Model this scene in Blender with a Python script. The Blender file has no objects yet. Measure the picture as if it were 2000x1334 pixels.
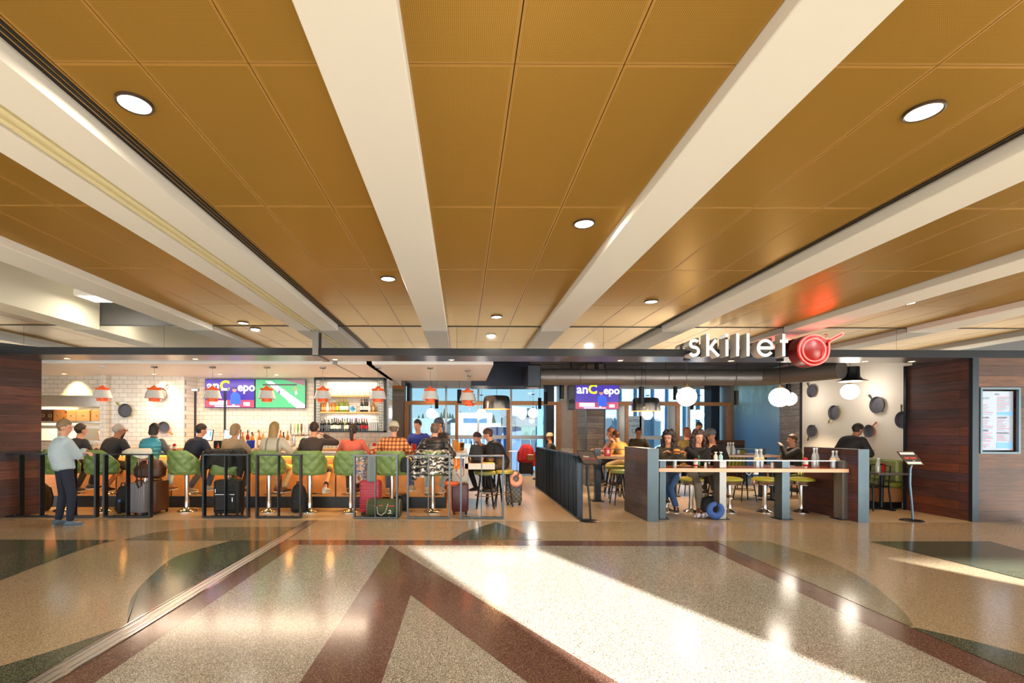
import bpy, math, random
from mathutils import Vector, Matrix
random.seed(7)
PI=math.pi
S=bpy.context.scene
COL=S.collection
F=944.0; X0=904.0; Y0=842.0; CH=1.45; TH=0.0035
# ---------- pixel <-> world (photo measured as 2000x1334) ----------
def uv(px,py):
    xr=px-X0; yr=py-Y0
    return xr+TH*yr, yr-TH*xr
def P(px,py,d):
    u,v=uv(px,py); return Vector((u*d/F,d,CH-v*d/F))
def G(px,py,z=0.0):
    u,v=uv(px,py); d=(CH-z)*F/v; return Vector((u*d/F,d,z))
def C(px,py,z): return G(px,py,z)
def XD(px,d): return (px-X0)*d/F
def ZD(py,d): return CH-(py-Y0)*d/F
ORD=['first','second','third','fourth','fifth','sixth','seventh','eighth','ninth','tenth','eleventh','twelfth','thirteenth','fourteenth','fifteenth','sixteenth','seventeenth','eighteenth','nineteenth','twentieth','twenty-first','twenty-second','twenty-third','twenty-fourth']
# ---------- materials ----------
MATS={}
def newmat(name):
    m=bpy.data.materials.new(name); m.use_nodes=True
    nt=m.node_tree; b=nt.nodes['Principled BSDF']; MATS[name]=m
    return m,nt,b
def N(nt,t,**k):
    n=nt.nodes.new(t)
    for a,v in k.items():
        if a.startswith('i_'):
            n.inputs[a[2:].replace('_',' ')].default_value=v
        else: setattr(n,a,v)
    return n
def rgb(h):
    if isinstance(h,str):
        c=[int(h[i:i+2],16)/255 for i in (0,2,4)]
        return tuple(((x/12.92) if x<=.04045 else ((x+.055)/1.055)**2.4) for x in c)+(1,)
    return tuple(h)+(1,)
def mat(name,col,rough=.5,metal=0,spec=None,noise=0,nscale=40,bump=0,bscale=60,emit=None,estr=0,trans=0,alpha=1,coat=0,ior=None):
    if name in MATS: return MATS[name]
    m,nt,b=newmat(name)
    c=rgb(col); b.inputs['Base Color'].default_value=c
    b.inputs['Roughness'].default_value=rough; b.inputs['Metallic'].default_value=metal
    if spec is not None: b.inputs['Specular IOR Level'].default_value=spec
    if coat: b.inputs['Coat Weight'].default_value=coat; b.inputs['Coat Roughness'].default_value=.08
    if trans: b.inputs['Transmission Weight'].default_value=trans
    if ior: b.inputs['IOR'].default_value=ior
    if alpha<1: b.inputs['Alpha'].default_value=alpha
    if emit is not None:
        b.inputs['Emission Color'].default_value=rgb(emit); b.inputs['Emission Strength'].default_value=estr
    if noise or bump:
        tc=N(nt,'ShaderNodeTexCoord')
    if noise:
        n=N(nt,'ShaderNodeTexNoise'); n.inputs['Scale'].default_value=nscale; n.inputs['Detail'].default_value=4
        nt.links.new(tc.outputs['Object'],n.inputs['Vector'])
        hs=N(nt,'ShaderNodeMixRGB',blend_type='MULTIPLY'); hs.inputs['Color1'].default_value=c
        hs.inputs['Fac'].default_value=noise
        nt.links.new(n.outputs['Fac'],hs.inputs['Color2']); 
        g=N(nt,'ShaderNodeGamma'); 
        mx=N(nt,'ShaderNodeMath',operation='MULTIPLY'); mx.inputs[1].default_value=1.9
        nt.links.new(n.outputs['Fac'],mx.inputs[0]); nt.links.new(mx.outputs[0],hs.inputs['Color2'])
        nt.links.new(hs.outputs[0],b.inputs['Base Color'])
    if bump:
        n2=N(nt,'ShaderNodeTexNoise'); n2.inputs['Scale'].default_value=bscale; n2.inputs['Detail'].default_value=5
        nt.links.new(tc.outputs['Object'],n2.inputs['Vector'])
        bp=N(nt,'ShaderNodeBump'); bp.inputs['Strength'].default_value=bump; bp.inputs['Distance'].default_value=.01
        nt.links.new(n2.outputs['Fac'],bp.inputs['Height']); nt.links.new(bp.outputs['Normal'],b.inputs['Normal'])
    return m
def vecmap(nt,plane):
    """object coordinates laid on a wall: plane 'xz','yz','xy'"""
    tc=N(nt,'ShaderNodeTexCoord'); sp=N(nt,'ShaderNodeSeparateXYZ'); cb=N(nt,'ShaderNodeCombineXYZ')
    nt.links.new(tc.outputs['Object'],sp.inputs[0])
    nt.links.new(sp.outputs[plane[0].upper()],cb.inputs[0]); nt.links.new(sp.outputs[plane[1].upper()],cb.inputs[1])
    return cb.outputs[0]
def plank(name,cols,plane='xz',rowh=.15,length=1.9,rough=.55,grain=1.0,mortar='0b0705',off=0.37):
    m,nt,b=newmat(name); v=vecmap(nt,plane)
    br=N(nt,'ShaderNodeTexBrick'); br.offset=off; br.inputs['Scale'].default_value=1
    br.inputs['Brick Width'].default_value=length; br.inputs['Row Height'].default_value=rowh
    br.inputs['Mortar Size'].default_value=.0035; br.inputs['Bias'].default_value=0
    br.inputs['Color1'].default_value=(0,0,0,1); br.inputs['Color2'].default_value=(1,1,1,1); br.inputs['Mortar'].default_value=(.5,.5,.5,1)
    nt.links.new(v,br.inputs['Vector'])
    cr=N(nt,'ShaderNodeValToRGB'); nt.links.new(br.outputs['Color'],cr.inputs[0])
    cr.color_ramp.interpolation='LINEAR'
    el=cr.color_ramp.elements
    el[0].color=rgb(cols[0]); el[1].color=rgb(cols[-1])
    for i,c in enumerate(cols[1:-1]):
        e=el.new((i+1)/(len(cols)-1)); e.color=rgb(c)
    mp=N(nt,'ShaderNodeMapping'); mp.inputs['Scale'].default_value=(2.0,34,1); nt.links.new(v,mp.inputs[0])
    no=N(nt,'ShaderNodeTexNoise'); no.inputs['Scale'].default_value=1; no.inputs['Detail'].default_value=7; no.inputs['Roughness'].default_value=.65; no.inputs['Distortion'].default_value=1.2
    nt.links.new(mp.outputs[0],no.inputs['Vector'])
    r2=N(nt,'ShaderNodeMapRange'); r2.inputs[1].default_value=.3; r2.inputs[2].default_value=.7; r2.inputs[3].default_value=1-.62*grain; r2.inputs[4].default_value=1+.35*grain
    nt.links.new(no.outputs['Fac'],r2.inputs[0])
    n3=N(nt,'ShaderNodeTexNoise'); n3.inputs['Scale'].default_value=1.3; n3.inputs['Detail'].default_value=2; nt.links.new(v,n3.inputs['Vector'])
    r3=N(nt,'ShaderNodeMapRange'); r3.inputs[1].default_value=.3; r3.inputs[2].default_value=.7; r3.inputs[3].default_value=.7; r3.inputs[4].default_value=1.3
    nt.links.new(n3.outputs['Fac'],r3.inputs[0])
    mm=N(nt,'ShaderNodeMath',operation='MULTIPLY'); nt.links.new(r2.outputs[0],mm.inputs[0]); nt.links.new(r3.outputs[0],mm.inputs[1])
    mu=N(nt,'ShaderNodeVectorMath',operation='SCALE'); nt.links.new(cr.outputs[0],mu.inputs[0]); nt.links.new(mm.outputs[0],mu.inputs['Scale'])
    mx=N(nt,'ShaderNodeMixRGB'); nt.links.new(br.outputs['Fac'],mx.inputs[0]); nt.links.new(mu.outputs[0],mx.inputs[1]); mx.inputs[2].default_value=rgb(mortar)
    nt.links.new(mx.outputs[0],b.inputs['Base Color']); b.inputs['Roughness'].default_value=rough
    bp=N(nt,'ShaderNodeBump'); bp.inputs['Strength'].default_value=.35; bp.inputs['Distance'].default_value=.004
    nt.links.new(no.outputs['Fac'],bp.inputs['Height']); nt.links.new(bp.outputs['Normal'],b.inputs['Normal'])
    return m
def tile(name,plane='xz',w=.2,h=.1,c1='e9e4da',c2='dcd6cb',mort='9a948a',rough=.18,ms=.004):
    m,nt,b=newmat(name); v=vecmap(nt,plane)
    br=N(nt,'ShaderNodeTexBrick'); br.inputs['Scale'].default_value=1
    br.inputs['Brick Width'].default_value=w; br.inputs['Row Height'].default_value=h; br.inputs['Mortar Size'].default_value=ms; br.inputs['Mortar Smooth'].default_value=.3
    br.inputs['Color1'].default_value=rgb(c1); br.inputs['Color2'].default_value=rgb(c2); br.inputs['Mortar'].default_value=rgb(mort)
    nt.links.new(v,br.inputs['Vector']); nt.links.new(br.outputs['Color'],b.inputs['Base Color'])
    b.inputs['Roughness'].default_value=rough
    bp=N(nt,'ShaderNodeBump'); bp.invert=True; bp.inputs['Strength'].default_value=.6; bp.inputs['Distance'].default_value=.004
    nt.links.new(br.outputs['Fac'],bp.inputs['Height']); nt.links.new(bp.outputs['Normal'],b.inputs['Normal'])
    return m
def terrazzo(name,base,chips,scale=260,rough=.11,dens=.5,dark='2a2723'):
    m,nt,b=newmat(name); tc=N(nt,'ShaderNodeTexCoord')
    vo=N(nt,'ShaderNodeTexVoronoi'); vo.inputs['Scale'].default_value=scale; nt.links.new(tc.outputs['Object'],vo.inputs['Vector'])
    sp=N(nt,'ShaderNodeSeparateXYZ'); nt.links.new(vo.outputs['Color'],sp.inputs[0])
    cr=N(nt,'ShaderNodeValToRGB'); cr.color_ramp.interpolation='CONSTANT'
    el=cr.color_ramp.elements; el[0].color=rgb(base); el[1].position=.92; el[1].color=rgb(dark)
    e=el.new(dens); e.color=rgb(chips[0]); e=el.new((dens+.92)/2); e.color=rgb(chips[1])
    nt.links.new(sp.outputs[0],cr.inputs[0])
    n=N(nt,'ShaderNodeTexNoise'); n.inputs['Scale'].default_value=.8; n.inputs['Detail'].default_value=3; nt.links.new(tc.outputs['Object'],n.inputs['Vector'])
    r=N(nt,'ShaderNodeMapRange'); r.inputs[3].default_value=.88; r.inputs[4].default_value=1.1; nt.links.new(n.outputs['Fac'],r.inputs[0])
    mu=N(nt,'ShaderNodeVectorMath',operation='SCALE'); nt.links.new(cr.outputs[0],mu.inputs[0]); nt.links.new(r.outputs[0],mu.inputs['Scale'])
    nt.links.new(mu.outputs[0],b.inputs['Base Color']); b.inputs['Roughness'].default_value=rough
    b.inputs['IOR'].default_value=1.5
    return m
def glassm(name,col='ffffff',rough=0.0,ior=1.45):
    m,nt,b=newmat(name); b.inputs['Base Color'].default_value=rgb(col); b.inputs['Roughness'].default_value=rough
    b.inputs['Transmission Weight'].default_value=1; b.inputs['IOR'].default_value=ior; return m
def pane(name,tint='ffffff',refl=.08):
    """architectural pane: see-through plus a weak mirror"""
    m,nt,b=newmat(name); out=nt.nodes['Material Output']
    t=N(nt,'ShaderNodeBsdfTransparent'); t.inputs[0].default_value=rgb(tint)
    g=N(nt,'ShaderNodeBsdfGlossy'); g.inputs['Roughness'].default_value=.01
    lw=N(nt,'ShaderNodeFresnel'); lw.inputs[0].default_value=1.45
    mx=N(nt,'ShaderNodeMixShader'); nt.links.new(lw.outputs[0],mx.inputs[0]); nt.links.new(t.outputs[0],mx.inputs[1]); nt.links.new(g.outputs[0],mx.inputs[2])
    nt.links.new(mx.outputs[0],out.inputs[0]); return m
# ---------- mesh builder ----------
class MB:
    def __init__(s): s.v=[]; s.f=[]; s.m=[]; s.mi=0; s.sm=[]; s.smooth=False
    def mat(s,i): s.mi=i; return s
    def add(s,vs,fs,M=None):
        o=len(s.v)
        for p in vs: s.v.append(tuple(M@Vector(p)) if M is not None else tuple(p))
        for f in fs: s.f.append(tuple(i+o for i in f)); s.m.append(s.mi); s.sm.append(s.smooth)
        return s
    def box(s,x0,x1,y0,y1,z0,z1,M=None):
        vs=[(x,y,z) for z in (z0,z1) for y in (y0,y1) for x in (x0,x1)]
        return s.add(vs,[(0,2,3,1),(4,5,7,6),(0,1,5,4),(2,6,7,3),(0,4,6,2),(1,3,7,5)],M)
    def cbox(s,c,sx,sy,sz,M=None):
        return s.box(c[0]-sx/2,c[0]+sx/2,c[1]-sy/2,c[1]+sy/2,c[2]-sz/2,c[2]+sz/2,M)
    def bbox(s,x0,x1,y0,y1,z0,z1,b=.01,M=None):
        """box with chamfered edges"""
        vs=[];fs=[]
        X=(x0,x1);Y=(y0,y1);Z=(z0,z1); idx={}
        for i in (0,1):
            for j in (0,1):
                for k in (0,1):
                    sx=b if i==0 else -b; sy=b if j==0 else -b; sz=b if k==0 else -b
                    for a,p in enumerate([(X[i],Y[j]+sy,Z[k]+sz),(X[i]+sx,Y[j],Z[k]+sz),(X[i]+sx,Y[j]+sy,Z[k])]):
                        idx[(i,j,k,a)]=len(vs); vs.append(p)
        for i in (0,1): fs.append([idx[(i,0,0,0)],idx[(i,1,0,0)],idx[(i,1,1,0)],idx[(i,0,1,0)]][::(-1 if i==0 else 1)])
        for j in (0,1): fs.append([idx[(0,j,0,1)],idx[(1,j,0,1)],idx[(1,j,1,1)],idx[(0,j,1,1)]][::(1 if j==0 else -1)])
        for k in (0,1): fs.append([idx[(0,0,k,2)],idx[(1,0,k,2)],idx[(1,1,k,2)],idx[(0,1,k,2)]][::(-1 if k==0 else 1)])
        for j in (0,1):
            for k in (0,1): 
                q=[idx[(0,j,k,1)],idx[(1,j,k,1)],idx[(1,j,k,2)],idx[(0,j,k,2)]]; fs.append(q[::(-1 if j==k else 1)])
        for i in (0,1):
            for k in (0,1):
                q=[idx[(i,0,k,0)],idx[(i,1,k,0)],idx[(i,1,k,2)],idx[(i,0,k,2)]]; fs.append(q[::(1 if i==k else -1)])
        for i in (0,1):
            for j in (0,1):
                q=[idx[(i,j,0,0)],idx[(i,j,1,0)],idx[(i,j,1,1)],idx[(i,j,0,1)]]; fs.append(q[::(-1 if i==j else 1)])
        for i in (0,1):
            for j in (0,1):
                for k in (0,1):
                    q=[idx[(i,j,k,0)],idx[(i,j,k,1)],idx[(i,j,k,2)]]; fs.append(q[::(1 if (i+j+k)%2==0 else -1)])
        return s.add(vs,fs,M)
    def lathe(s,prof,c=(0,0,0),n=24,M=None,cap=True,sx=1,sy=1):
        sm=s.smooth; s.smooth=True
        vs=[];fs=[]
        for r,z in prof:
            for i in range(n):
                a=2*PI*i/n; vs.append((c[0]+r*math.cos(a)*sx,c[1]+r*math.sin(a)*sy,c[2]+z))
        for k in range(len(prof)-1):
            for i in range(n):
                j=(i+1)%n; fs.append((k*n+i,k*n+j,(k+1)*n+j,(k+1)*n+i))
        if cap:
            if prof[0][0]>1e-5: fs.append(tuple(range(n))[::-1])
            if prof[-1][0]>1e-5: fs.append(tuple((len(prof)-1)*n+i for i in range(n)))
        s.add(vs,fs,M); s.smooth=sm; return s
    def cyl(s,c,r,z0,z1,n=20,M=None): return s.lathe([(r,z0),(r,z1)],c,n,M)
    def rod(s,a,b,r,r2=None,n=10):
        a=Vector(a);b=Vector(b); r2=r if r2 is None else r2
        d=(b-a); L=d.length
        if L<1e-6: return s
        M=Matrix.Translation(a)@d.to_track_quat('Z','Y').to_matrix().to_4x4()
        return s.lathe([(r,0),(r2,L)],(0,0,0),n,M)
    def tube(s,pts,r,n=8,closed=False):
        pts=[Vector(p) for p in pts]; K=len(pts); vs=[];fs=[]
        up=None
        for i,p in enumerate(pts):
            if closed: t=(pts[(i+1)%K]-pts[i-1])
            else: t=pts[min(i+1,K-1)]-pts[max(i-1,0)]
            t.normalize()
            if up is None:
                up=Vector((0,0,1)) if abs(t.z)<.9 else Vector((1,0,0))
            x=t.cross(up)
            if x.length<1e-4: x=t.cross(Vector((0,1,0)))
            x.normalize(); y=x.cross(t); y.normalize(); up=y
            rr=r[i] if isinstance(r,(list,tuple)) else r
            for k in range(n):
                a=2*PI*k/n; q=p+(x*math.cos(a)+y*math.sin(a))*rr; vs.append(tuple(q))
        R=K if closed else K-1
        for i in range(R):
            for k in range(n):
                a=i*n+k;b=i*n+(k+1)%n;c=((i+1)%K)*n+(k+1)%n;d=((i+1)%K)*n+k; fs.append((a,b,c,d))
        if not closed: fs.append(tuple(range(n))[::-1]); fs.append(tuple((K-1)*n+k for k in range(n)))
        sm=s.smooth; s.smooth=True; s.add(vs,fs); s.smooth=sm; return s
    def sph(s,c,rx,ry=None,rz=None,n=16,m=10,M=None):
        ry=rx if ry is None else ry; rz=rx if rz is None else rz
        prof=[(max(math.sin(PI*i/m),1e-4 if i in (0,m) else 0),-math.cos(PI*i/m)) for i in range(m+1)]
        vs=[];fs=[]
        for q,z in prof:
            for i in range(n):
                a=2*PI*i/n; vs.append((c[0]+rx*q*math.cos(a),c[1]+ry*q*math.sin(a),c[2]+rz*z))
        for k in range(m):
            for i in range(n):
                j=(i+1)%n; fs.append((k*n+i,k*n+j,(k+1)*n+j,(k+1)*n+i))
        fs.append(tuple(range(n))[::-1]); fs.append(tuple(m*n+i for i in range(n)))
        sm=s.smooth; s.smooth=True; s.add(vs,fs,M); s.smooth=sm; return s
    def loft(s,rings,n=20,p=2.0):
        """rings: (centre, right, fwd, a, b)"""
        vs=[];fs=[]
        for c,R,Fw,a,b in rings:
            c=Vector(c)
            for i in range(n):
                t=2*PI*i/n; ct=math.cos(t); st=math.sin(t)
                q=c+Vector(R)*(a*math.copysign(abs(ct)**(2/p),ct))+Vector(Fw)*(b*math.copysign(abs(st)**(2/p),st)); vs.append(tuple(q))
        for k in range(len(rings)-1):
            for i in range(n):
                j=(i+1)%n; fs.append((k*n+i,k*n+j,(k+1)*n+j,(k+1)*n+i))
        fs.append(tuple(range(n))[::-1]); fs.append(tuple((len(rings)-1)*n+i for i in range(n)))
        sm=s.smooth; s.smooth=True; s.add(vs,fs); s.smooth=sm; return s
    def poly(s,pts,z0=None,z1=None,M=None):
        """extruded polygon in xy"""
        n=len(pts)
        ar=sum(pts[i][0]*pts[(i+1)%n][1]-pts[(i+1)%n][0]*pts[i][1] for i in range(n))
        if ar<0: pts=pts[::-1]
        if z1 is None: return s.add([(p[0],p[1],z0) for p in pts],[tuple(range(n))],M)
        vs=[(p[0],p[1],z0) for p in pts]+[(p[0],p[1],z1) for p in pts]
        fs=[tuple(range(n))[::-1],tuple(range(n,2*n))]+[(i,(i+1)%n,n+(i+1)%n,n+i) for i in range(n)]
        return s.add(vs,fs,M)
    def quad(s,a,b,c,d): return s.add([a,b,c,d],[(0,1,2,3)])
    def build(s,name,mats,parent=None,loc=None):
        me=bpy.data.meshes.new(name); me.from_pydata(s.v,[],s.f)
        if not isinstance(mats,(list,tuple)): mats=[mats]
        for m in mats: me.materials.append(m)
        if len(mats)>1: me.polygons.foreach_set('material_index',s.m)
        me.polygons.foreach_set('use_smooth',s.sm)
        me.update(); me.validate()
        if any(s.sm):
            try: me.set_sharp_from_angle(angle=math.radians(42))
            except Exception: pass
        o=bpy.data.objects.new(name,me); COL.objects.link(o)
        if parent is not None: o.parent=parent
        if loc is not None: o.location=loc
        return o
def root(name,loc=(0,0,0),rz=0):
    o=bpy.data.objects.new(name,None); o.empty_display_size=.1; COL.objects.link(o); o.location=loc; o.rotation_euler=(0,0,rz); return o
def tag(o,label,cat,group=None,kind=None):
    o['label']=label; o['category']=cat
    if group: o['group']=group
    if kind: o['kind']=kind
    return o
def struct(o,label=None):
    o['kind']='structure'
    if label: o['label']=label
    return o
def copy_tree(o,parent=None):
    c=o.copy(); COL.objects.link(c)
    if parent is not None: c.parent=parent
    for ch in [x for x in o.children]: copy_tree(ch,c)
    return c
def rotm(rx=0,ry=0,rz=0): return Matrix.Rotation(rz,4,'Z')@Matrix.Rotation(ry,4,'Y')@Matrix.Rotation(rx,4,'X')
def T(x,y,z): return Matrix.Translation((x,y,z))
def text(body,size,ext,m,parent,name,M,align='CENTER',sx=1,bold=0):
    cu=bpy.data.curves.new('tmp','FONT'); cu.body=body; cu.size=size; cu.extrude=ext; cu.align_x=align; cu.align_y='CENTER'; cu.resolution_u=3; cu.offset=bold
    o=bpy.data.objects.new('tmp',cu); COL.objects.link(o)
    dg=bpy.context.evaluated_depsgraph_get(); me=bpy.data.meshes.new_from_object(o.evaluated_get(dg)); 
    bpy.data.objects.remove(o); me.transform(M@Matrix.Scale(sx,4,(1,0,0))); me.materials.clear(); me.materials.append(m)
    o=bpy.data.objects.new(name,me); COL.objects.link(o); o.parent=parent; return o
def area(name,loc,sx,sy,power,col,rot=(0,0,0),parent=None,spread=None,disk=False):
    l=bpy.data.lights.new(name,'AREA'); l.shape='DISK' if disk else 'RECTANGLE'; l.size=sx
    if not disk: l.size_y=sy
    l.energy=power; l.color=rgb(col)[:3]
    if spread: l.spread=spread
    o=bpy.data.objects.new(name,l); COL.objects.link(o); o.location=loc; o.rotation_euler=rot
    if parent is not None: o.parent=parent
    return o
def spot(name,loc,power,col,ang=1.6,blend=.8,rad=.05,rot=(0,0,0),parent=None):
    l=bpy.data.lights.new(name,'SPOT'); l.energy=power; l.color=rgb(col)[:3]; l.spot_size=ang; l.spot_blend=blend; l.shadow_soft_size=rad
    o=bpy.data.objects.new(name,l); COL.objects.link(o); o.location=loc; o.rotation_euler=rot
    if parent is not None: o.parent=parent
    return o
def aim(loc,to):
    return (Vector(to)-Vector(loc)).to_track_quat('-Z','Y').to_euler()
# ---------- camera ----------
cd=bpy.data.cameras.new('camera'); cam=bpy.data.objects.new('camera',cd); COL.objects.link(cam); S.camera=cam
cd.sensor_width=36; cd.lens=F/2000*36; cd.shift_x=(1000-X0)/2000; cd.shift_y=(Y0-667)/2000; cd.clip_start=.05; cd.clip_end=2000
cam.location=(0,0,CH); cam.rotation_euler=(PI/2,-TH,0)
S.view_settings.view_transform='Standard'; S.view_settings.look='None'; S.view_settings.gamma=1; S.view_settings.exposure=0.32
S.cycles.use_denoising=True; S.cycles.max_bounces=8; S.cycles.diffuse_bounces=4; S.cycles.glossy_bounces=4; S.cycles.transmission_bounces=6; S.cycles.transparent_max_bounces=12
S.cycles.sample_clamp_indirect=8; S.cycles.caustics_refractive=False
# ---------- world ----------
w=bpy.data.worlds.new('sky'); S.world=w; w.use_nodes=True; nt=w.node_tree; bg=nt.nodes['Background']
tc=N(nt,'ShaderNodeTexCoord'); sp=N(nt,'ShaderNodeSeparateXYZ'); nt.links.new(tc.outputs['Generated'],sp.inputs[0])
cr=N(nt,'ShaderNodeValToRGB'); el=cr.color_ramp.elements
mr=N(nt,'ShaderNodeMapRange'); mr.inputs[1].default_value=-1; mr.inputs[2].default_value=1; nt.links.new(sp.outputs['Z'],mr.inputs[0]); nt.links.new(mr.outputs[0],cr.inputs[0])
el[0].position=0; el[0].color=(.55,.52,.47,1); el[1].position=1; el[1].color=(.16,.42,.80,1)
for p,c in ((.49,(.62,.60,.56,1)),(.503,(.62,.82,.92,1)),(.55,(.42,.74,.90,1)),(.62,(.27,.62,.86,1))):
    e=el.new(p); e.color=c
n=N(nt,'ShaderNodeTexNoise'); n.inputs['Scale'].default_value=2.4; n.inputs['Detail'].default_value=5
mp=N(nt,'ShaderNodeMapping'); mp.inputs['Scale'].default_value=(1,1,5); nt.links.new(tc.outputs['Generated'],mp.inputs[0]); nt.links.new(mp.outputs[0],n.inputs['Vector'])
mr3=N(nt,'ShaderNodeMapRange'); mr3.inputs[1].default_value=.52; mr3.inputs[2].default_value=.72; mr3.inputs[4].default_value=.55; nt.links.new(n.outputs['Fac'],mr3.inputs[0])
mxs=N(nt,'ShaderNodeMixRGB'); nt.links.new(mr3.outputs[0],mxs.inputs[0]); nt.links.new(cr.outputs[0],mxs.inputs[1]); mxs.inputs[2].default_value=(.9,.93,.95,1)
mr2=N(nt,'ShaderNodeMapRange'); mr2.inputs[1].default_value=.1; mr2.inputs[2].default_value=-.7; mr2.inputs[3].default_value=3.4; mr2.inputs[4].default_value=5.6
nt.links.new(sp.outputs['Y'],mr2.inputs[0])
warm=N(nt,'ShaderNodeMixRGB',blend_type='MIX'); 
mr4=N(nt,'ShaderNodeMapRange'); mr4.inputs[1].default_value=.1; mr4.inputs[2].default_value=-.5; nt.links.new(sp.outputs['Y'],mr4.inputs[0])
mr5=N(nt,'ShaderNodeMath',operation='MULTIPLY'); mr5.inputs[1].default_value=.75; nt.links.new(mr4.outputs[0],mr5.inputs[0])
nt.links.new(mr5.outputs[0],warm.inputs[0]); nt.links.new(mxs.outputs[0],warm.inputs[1]); warm.inputs[2].default_value=(.78,.78,.74,1)
nt.links.new(warm.outputs[0],bg.inputs['Color']); nt.links.new(mr2.outputs[0],bg.inputs['Strength'])
sl=bpy.data.lights.new('sun','SUN'); sl.energy=50; sl.angle=.012; sl.color=(1,.975,.94)
so=bpy.data.objects.new('sun',sl); COL.objects.link(so); sdir=Vector((-.45,1,-.2695)); so.rotation_euler=sdir.to_track_quat('-Z','Y').to_euler(); so.location=(10,-20,8)
# ================= materials =================
ZC=3.166; ZB=3.086; YM=7.92; YT=7.79
beamM=mat('beam_paint','cecabf',.85,spec=.2)
beamS=mat('groove_paint','cfc49a',.6)
def perf(name,c1,c2):
    m,nt,b=newmat(name); tc=N(nt,'ShaderNodeTexCoord'); sp=N(nt,'ShaderNodeSeparateXYZ'); nt.links.new(tc.outputs['Object'],sp.inputs[0])
    outs=[]
    for ax in 'XY':
        a=N(nt,'ShaderNodeMath',operation='MULTIPLY'); a.inputs[1].default_value=2*PI/.0085; nt.links.new(sp.outputs[ax],a.inputs[0])
        s_=N(nt,'ShaderNodeMath',operation='SINE'); nt.links.new(a.outputs[0],s_.inputs[0]); outs.append(s_)
    mu=N(nt,'ShaderNodeMath',operation='ADD'); nt.links.new(outs[0].outputs[0],mu.inputs[0]); nt.links.new(outs[1].outputs[0],mu.inputs[1])
    r=N(nt,'ShaderNodeMapRange'); r.inputs[1].default_value=.55; r.inputs[2].default_value=1.1; nt.links.new(mu.outputs[0],r.inputs[0])
    mx=N(nt,'ShaderNodeMixRGB'); nt.links.new(r.outputs[0],mx.inputs[0]); mx.inputs[1].default_value=rgb(c1); mx.inputs[2].default_value=rgb(c2)
    nt.links.new(mx.outputs[0],b.inputs['Base Color']); b.inputs['Roughness'].default_value=.34; b.inputs['Metallic'].default_value=.5; b.inputs['Specular Tint'].default_value=(.62,.5,.3,1); b.inputs['Specular IOR Level'].default_value=.2
    n=N(nt,'ShaderNodeTexNoise'); n.inputs['Scale'].default_value=.9; nt.links.new(tc.outputs['Object'],n.inputs['Vector'])
    bp=N(nt,'ShaderNodeBump'); bp.inputs['Strength'].default_value=.25; bp.inputs['Distance'].default_value=.02; nt.links.new(n.outputs['Fac'],bp.inputs['Height']); nt.links.new(bp.outputs['Normal'],b.inputs['Normal'])
    return m
gold=perf('perforated_gold','ae8840','83642a')
goldT=mat('gold_trim','a9803c',.45,.3)
blackM=mat('black_paint','0c0c0e',.45)
slotM=mat('slot_dark','070604',.7)
headM=mat('header_steel','1d2227',.32,.35,noise=.25,nscale=3)
soffM=mat('soffit_metal','6f686c',.28,.6)
m,nt,b=newmat('mirror'); b.inputs['Base Color'].default_value=(.62,.62,.62,1); b.inputs['Metallic'].default_value=1; b.inputs['Roughness'].default_value=.045
n=N(nt,'ShaderNodeTexNoise'); n.inputs['Scale'].default_value=1.1; tc=N(nt,'ShaderNodeTexCoord'); nt.links.new(tc.outputs['Object'],n.inputs['Vector'])
bp=N(nt,'ShaderNodeBump'); bp.inputs['Strength'].default_value=.12; bp.inputs['Distance'].default_value=.02; nt.links.new(n.outputs['Fac'],bp.inputs['Height']); nt.links.new(bp.outputs['Normal'],b.inputs['Normal'])
mirM=m
tb=terrazzo('terrazzo_beige','a08d70',('84745b','bfae8f'),300,.15,.45,'4a3c2a')
tg=terrazzo('terrazzo_grey','8c8678',('6e685c','bfb9aa'),230,.15,.5,'3a362f')
tm=terrazzo('terrazzo_maroon','5c4036',('6a4c40','8d7a66'),260,.14,.72,'3a2218')
tgr=terrazzo('terrazzo_green','3e4436',('525845','7d8068'),260,.14,.62,'20261e')
tol=terrazzo('terrazzo_olive','756b50',('5f5a42','9a8e6d'),260,.14,.5,'38352a')
steel=mat('brushed_steel','c4c0ba',.28,1,noise=.15,nscale=30)
chrome=mat('chrome','d8d8d8',.09,1)
dsteel=mat('dark_steel','2f363b',.36,.7)
wood_dk=plank('reclaimed_planks_xz',['3a1e15','5c2e1c','3e2822','6e381f','36282c','7a4224'],'xz',.155,2.7)
wood_dky=plank('reclaimed_planks_yz',['3c201a','5a2e20','422c30','68361f','3e2e38','743c22'],'yz',.155,2.7)
wood_br=plank('brown_planks_xz',['4c2e1c','5e3c24','3e2616','704828','462e20'],'xz',.17,2.0)
wood_gr=plank('grey_planks_yz',['8a817c','9d948c','7b716d','a59c95'],'yz',.17,1.5)
wood_gx=plank('grey_planks_xz',['4f4a46','66605b','57504b','6f6963','4a3328'],'xz',.2,1.5)
wood_py=plank('partition_planks_yz',['5a5c60','433b3d','5a3a30','4a4246','64473a'],'yz',.235,2.6,.4)
wood_col=plank('column_planks',['7a746c','6a635a','8a837a','5c5048','7e7568','4c382c'],'xz',.155,1.2)
tilX=tile('subway_tile_xz','xz'); tilY=tile('subway_tile_yz','yz')
white=mat('white_wall','efe9de',.6); cream=mat('cream_wall','e8e0c8',.6)
dkceil=mat('dark_ceiling','303036',.8); barceil=mat('bar_ceiling','f4f0ea',.5)
greyw=mat('taupe_wall','8b8078',.6); plas=mat('plaster_wall','b8afa6',.7,noise=.15,nscale=8)
frameW=mat('window_frame_white','cfd3d6',.35,.2); frameB=mat('oak_frame','b07c50',.45,noise=.3,nscale=12)
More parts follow.
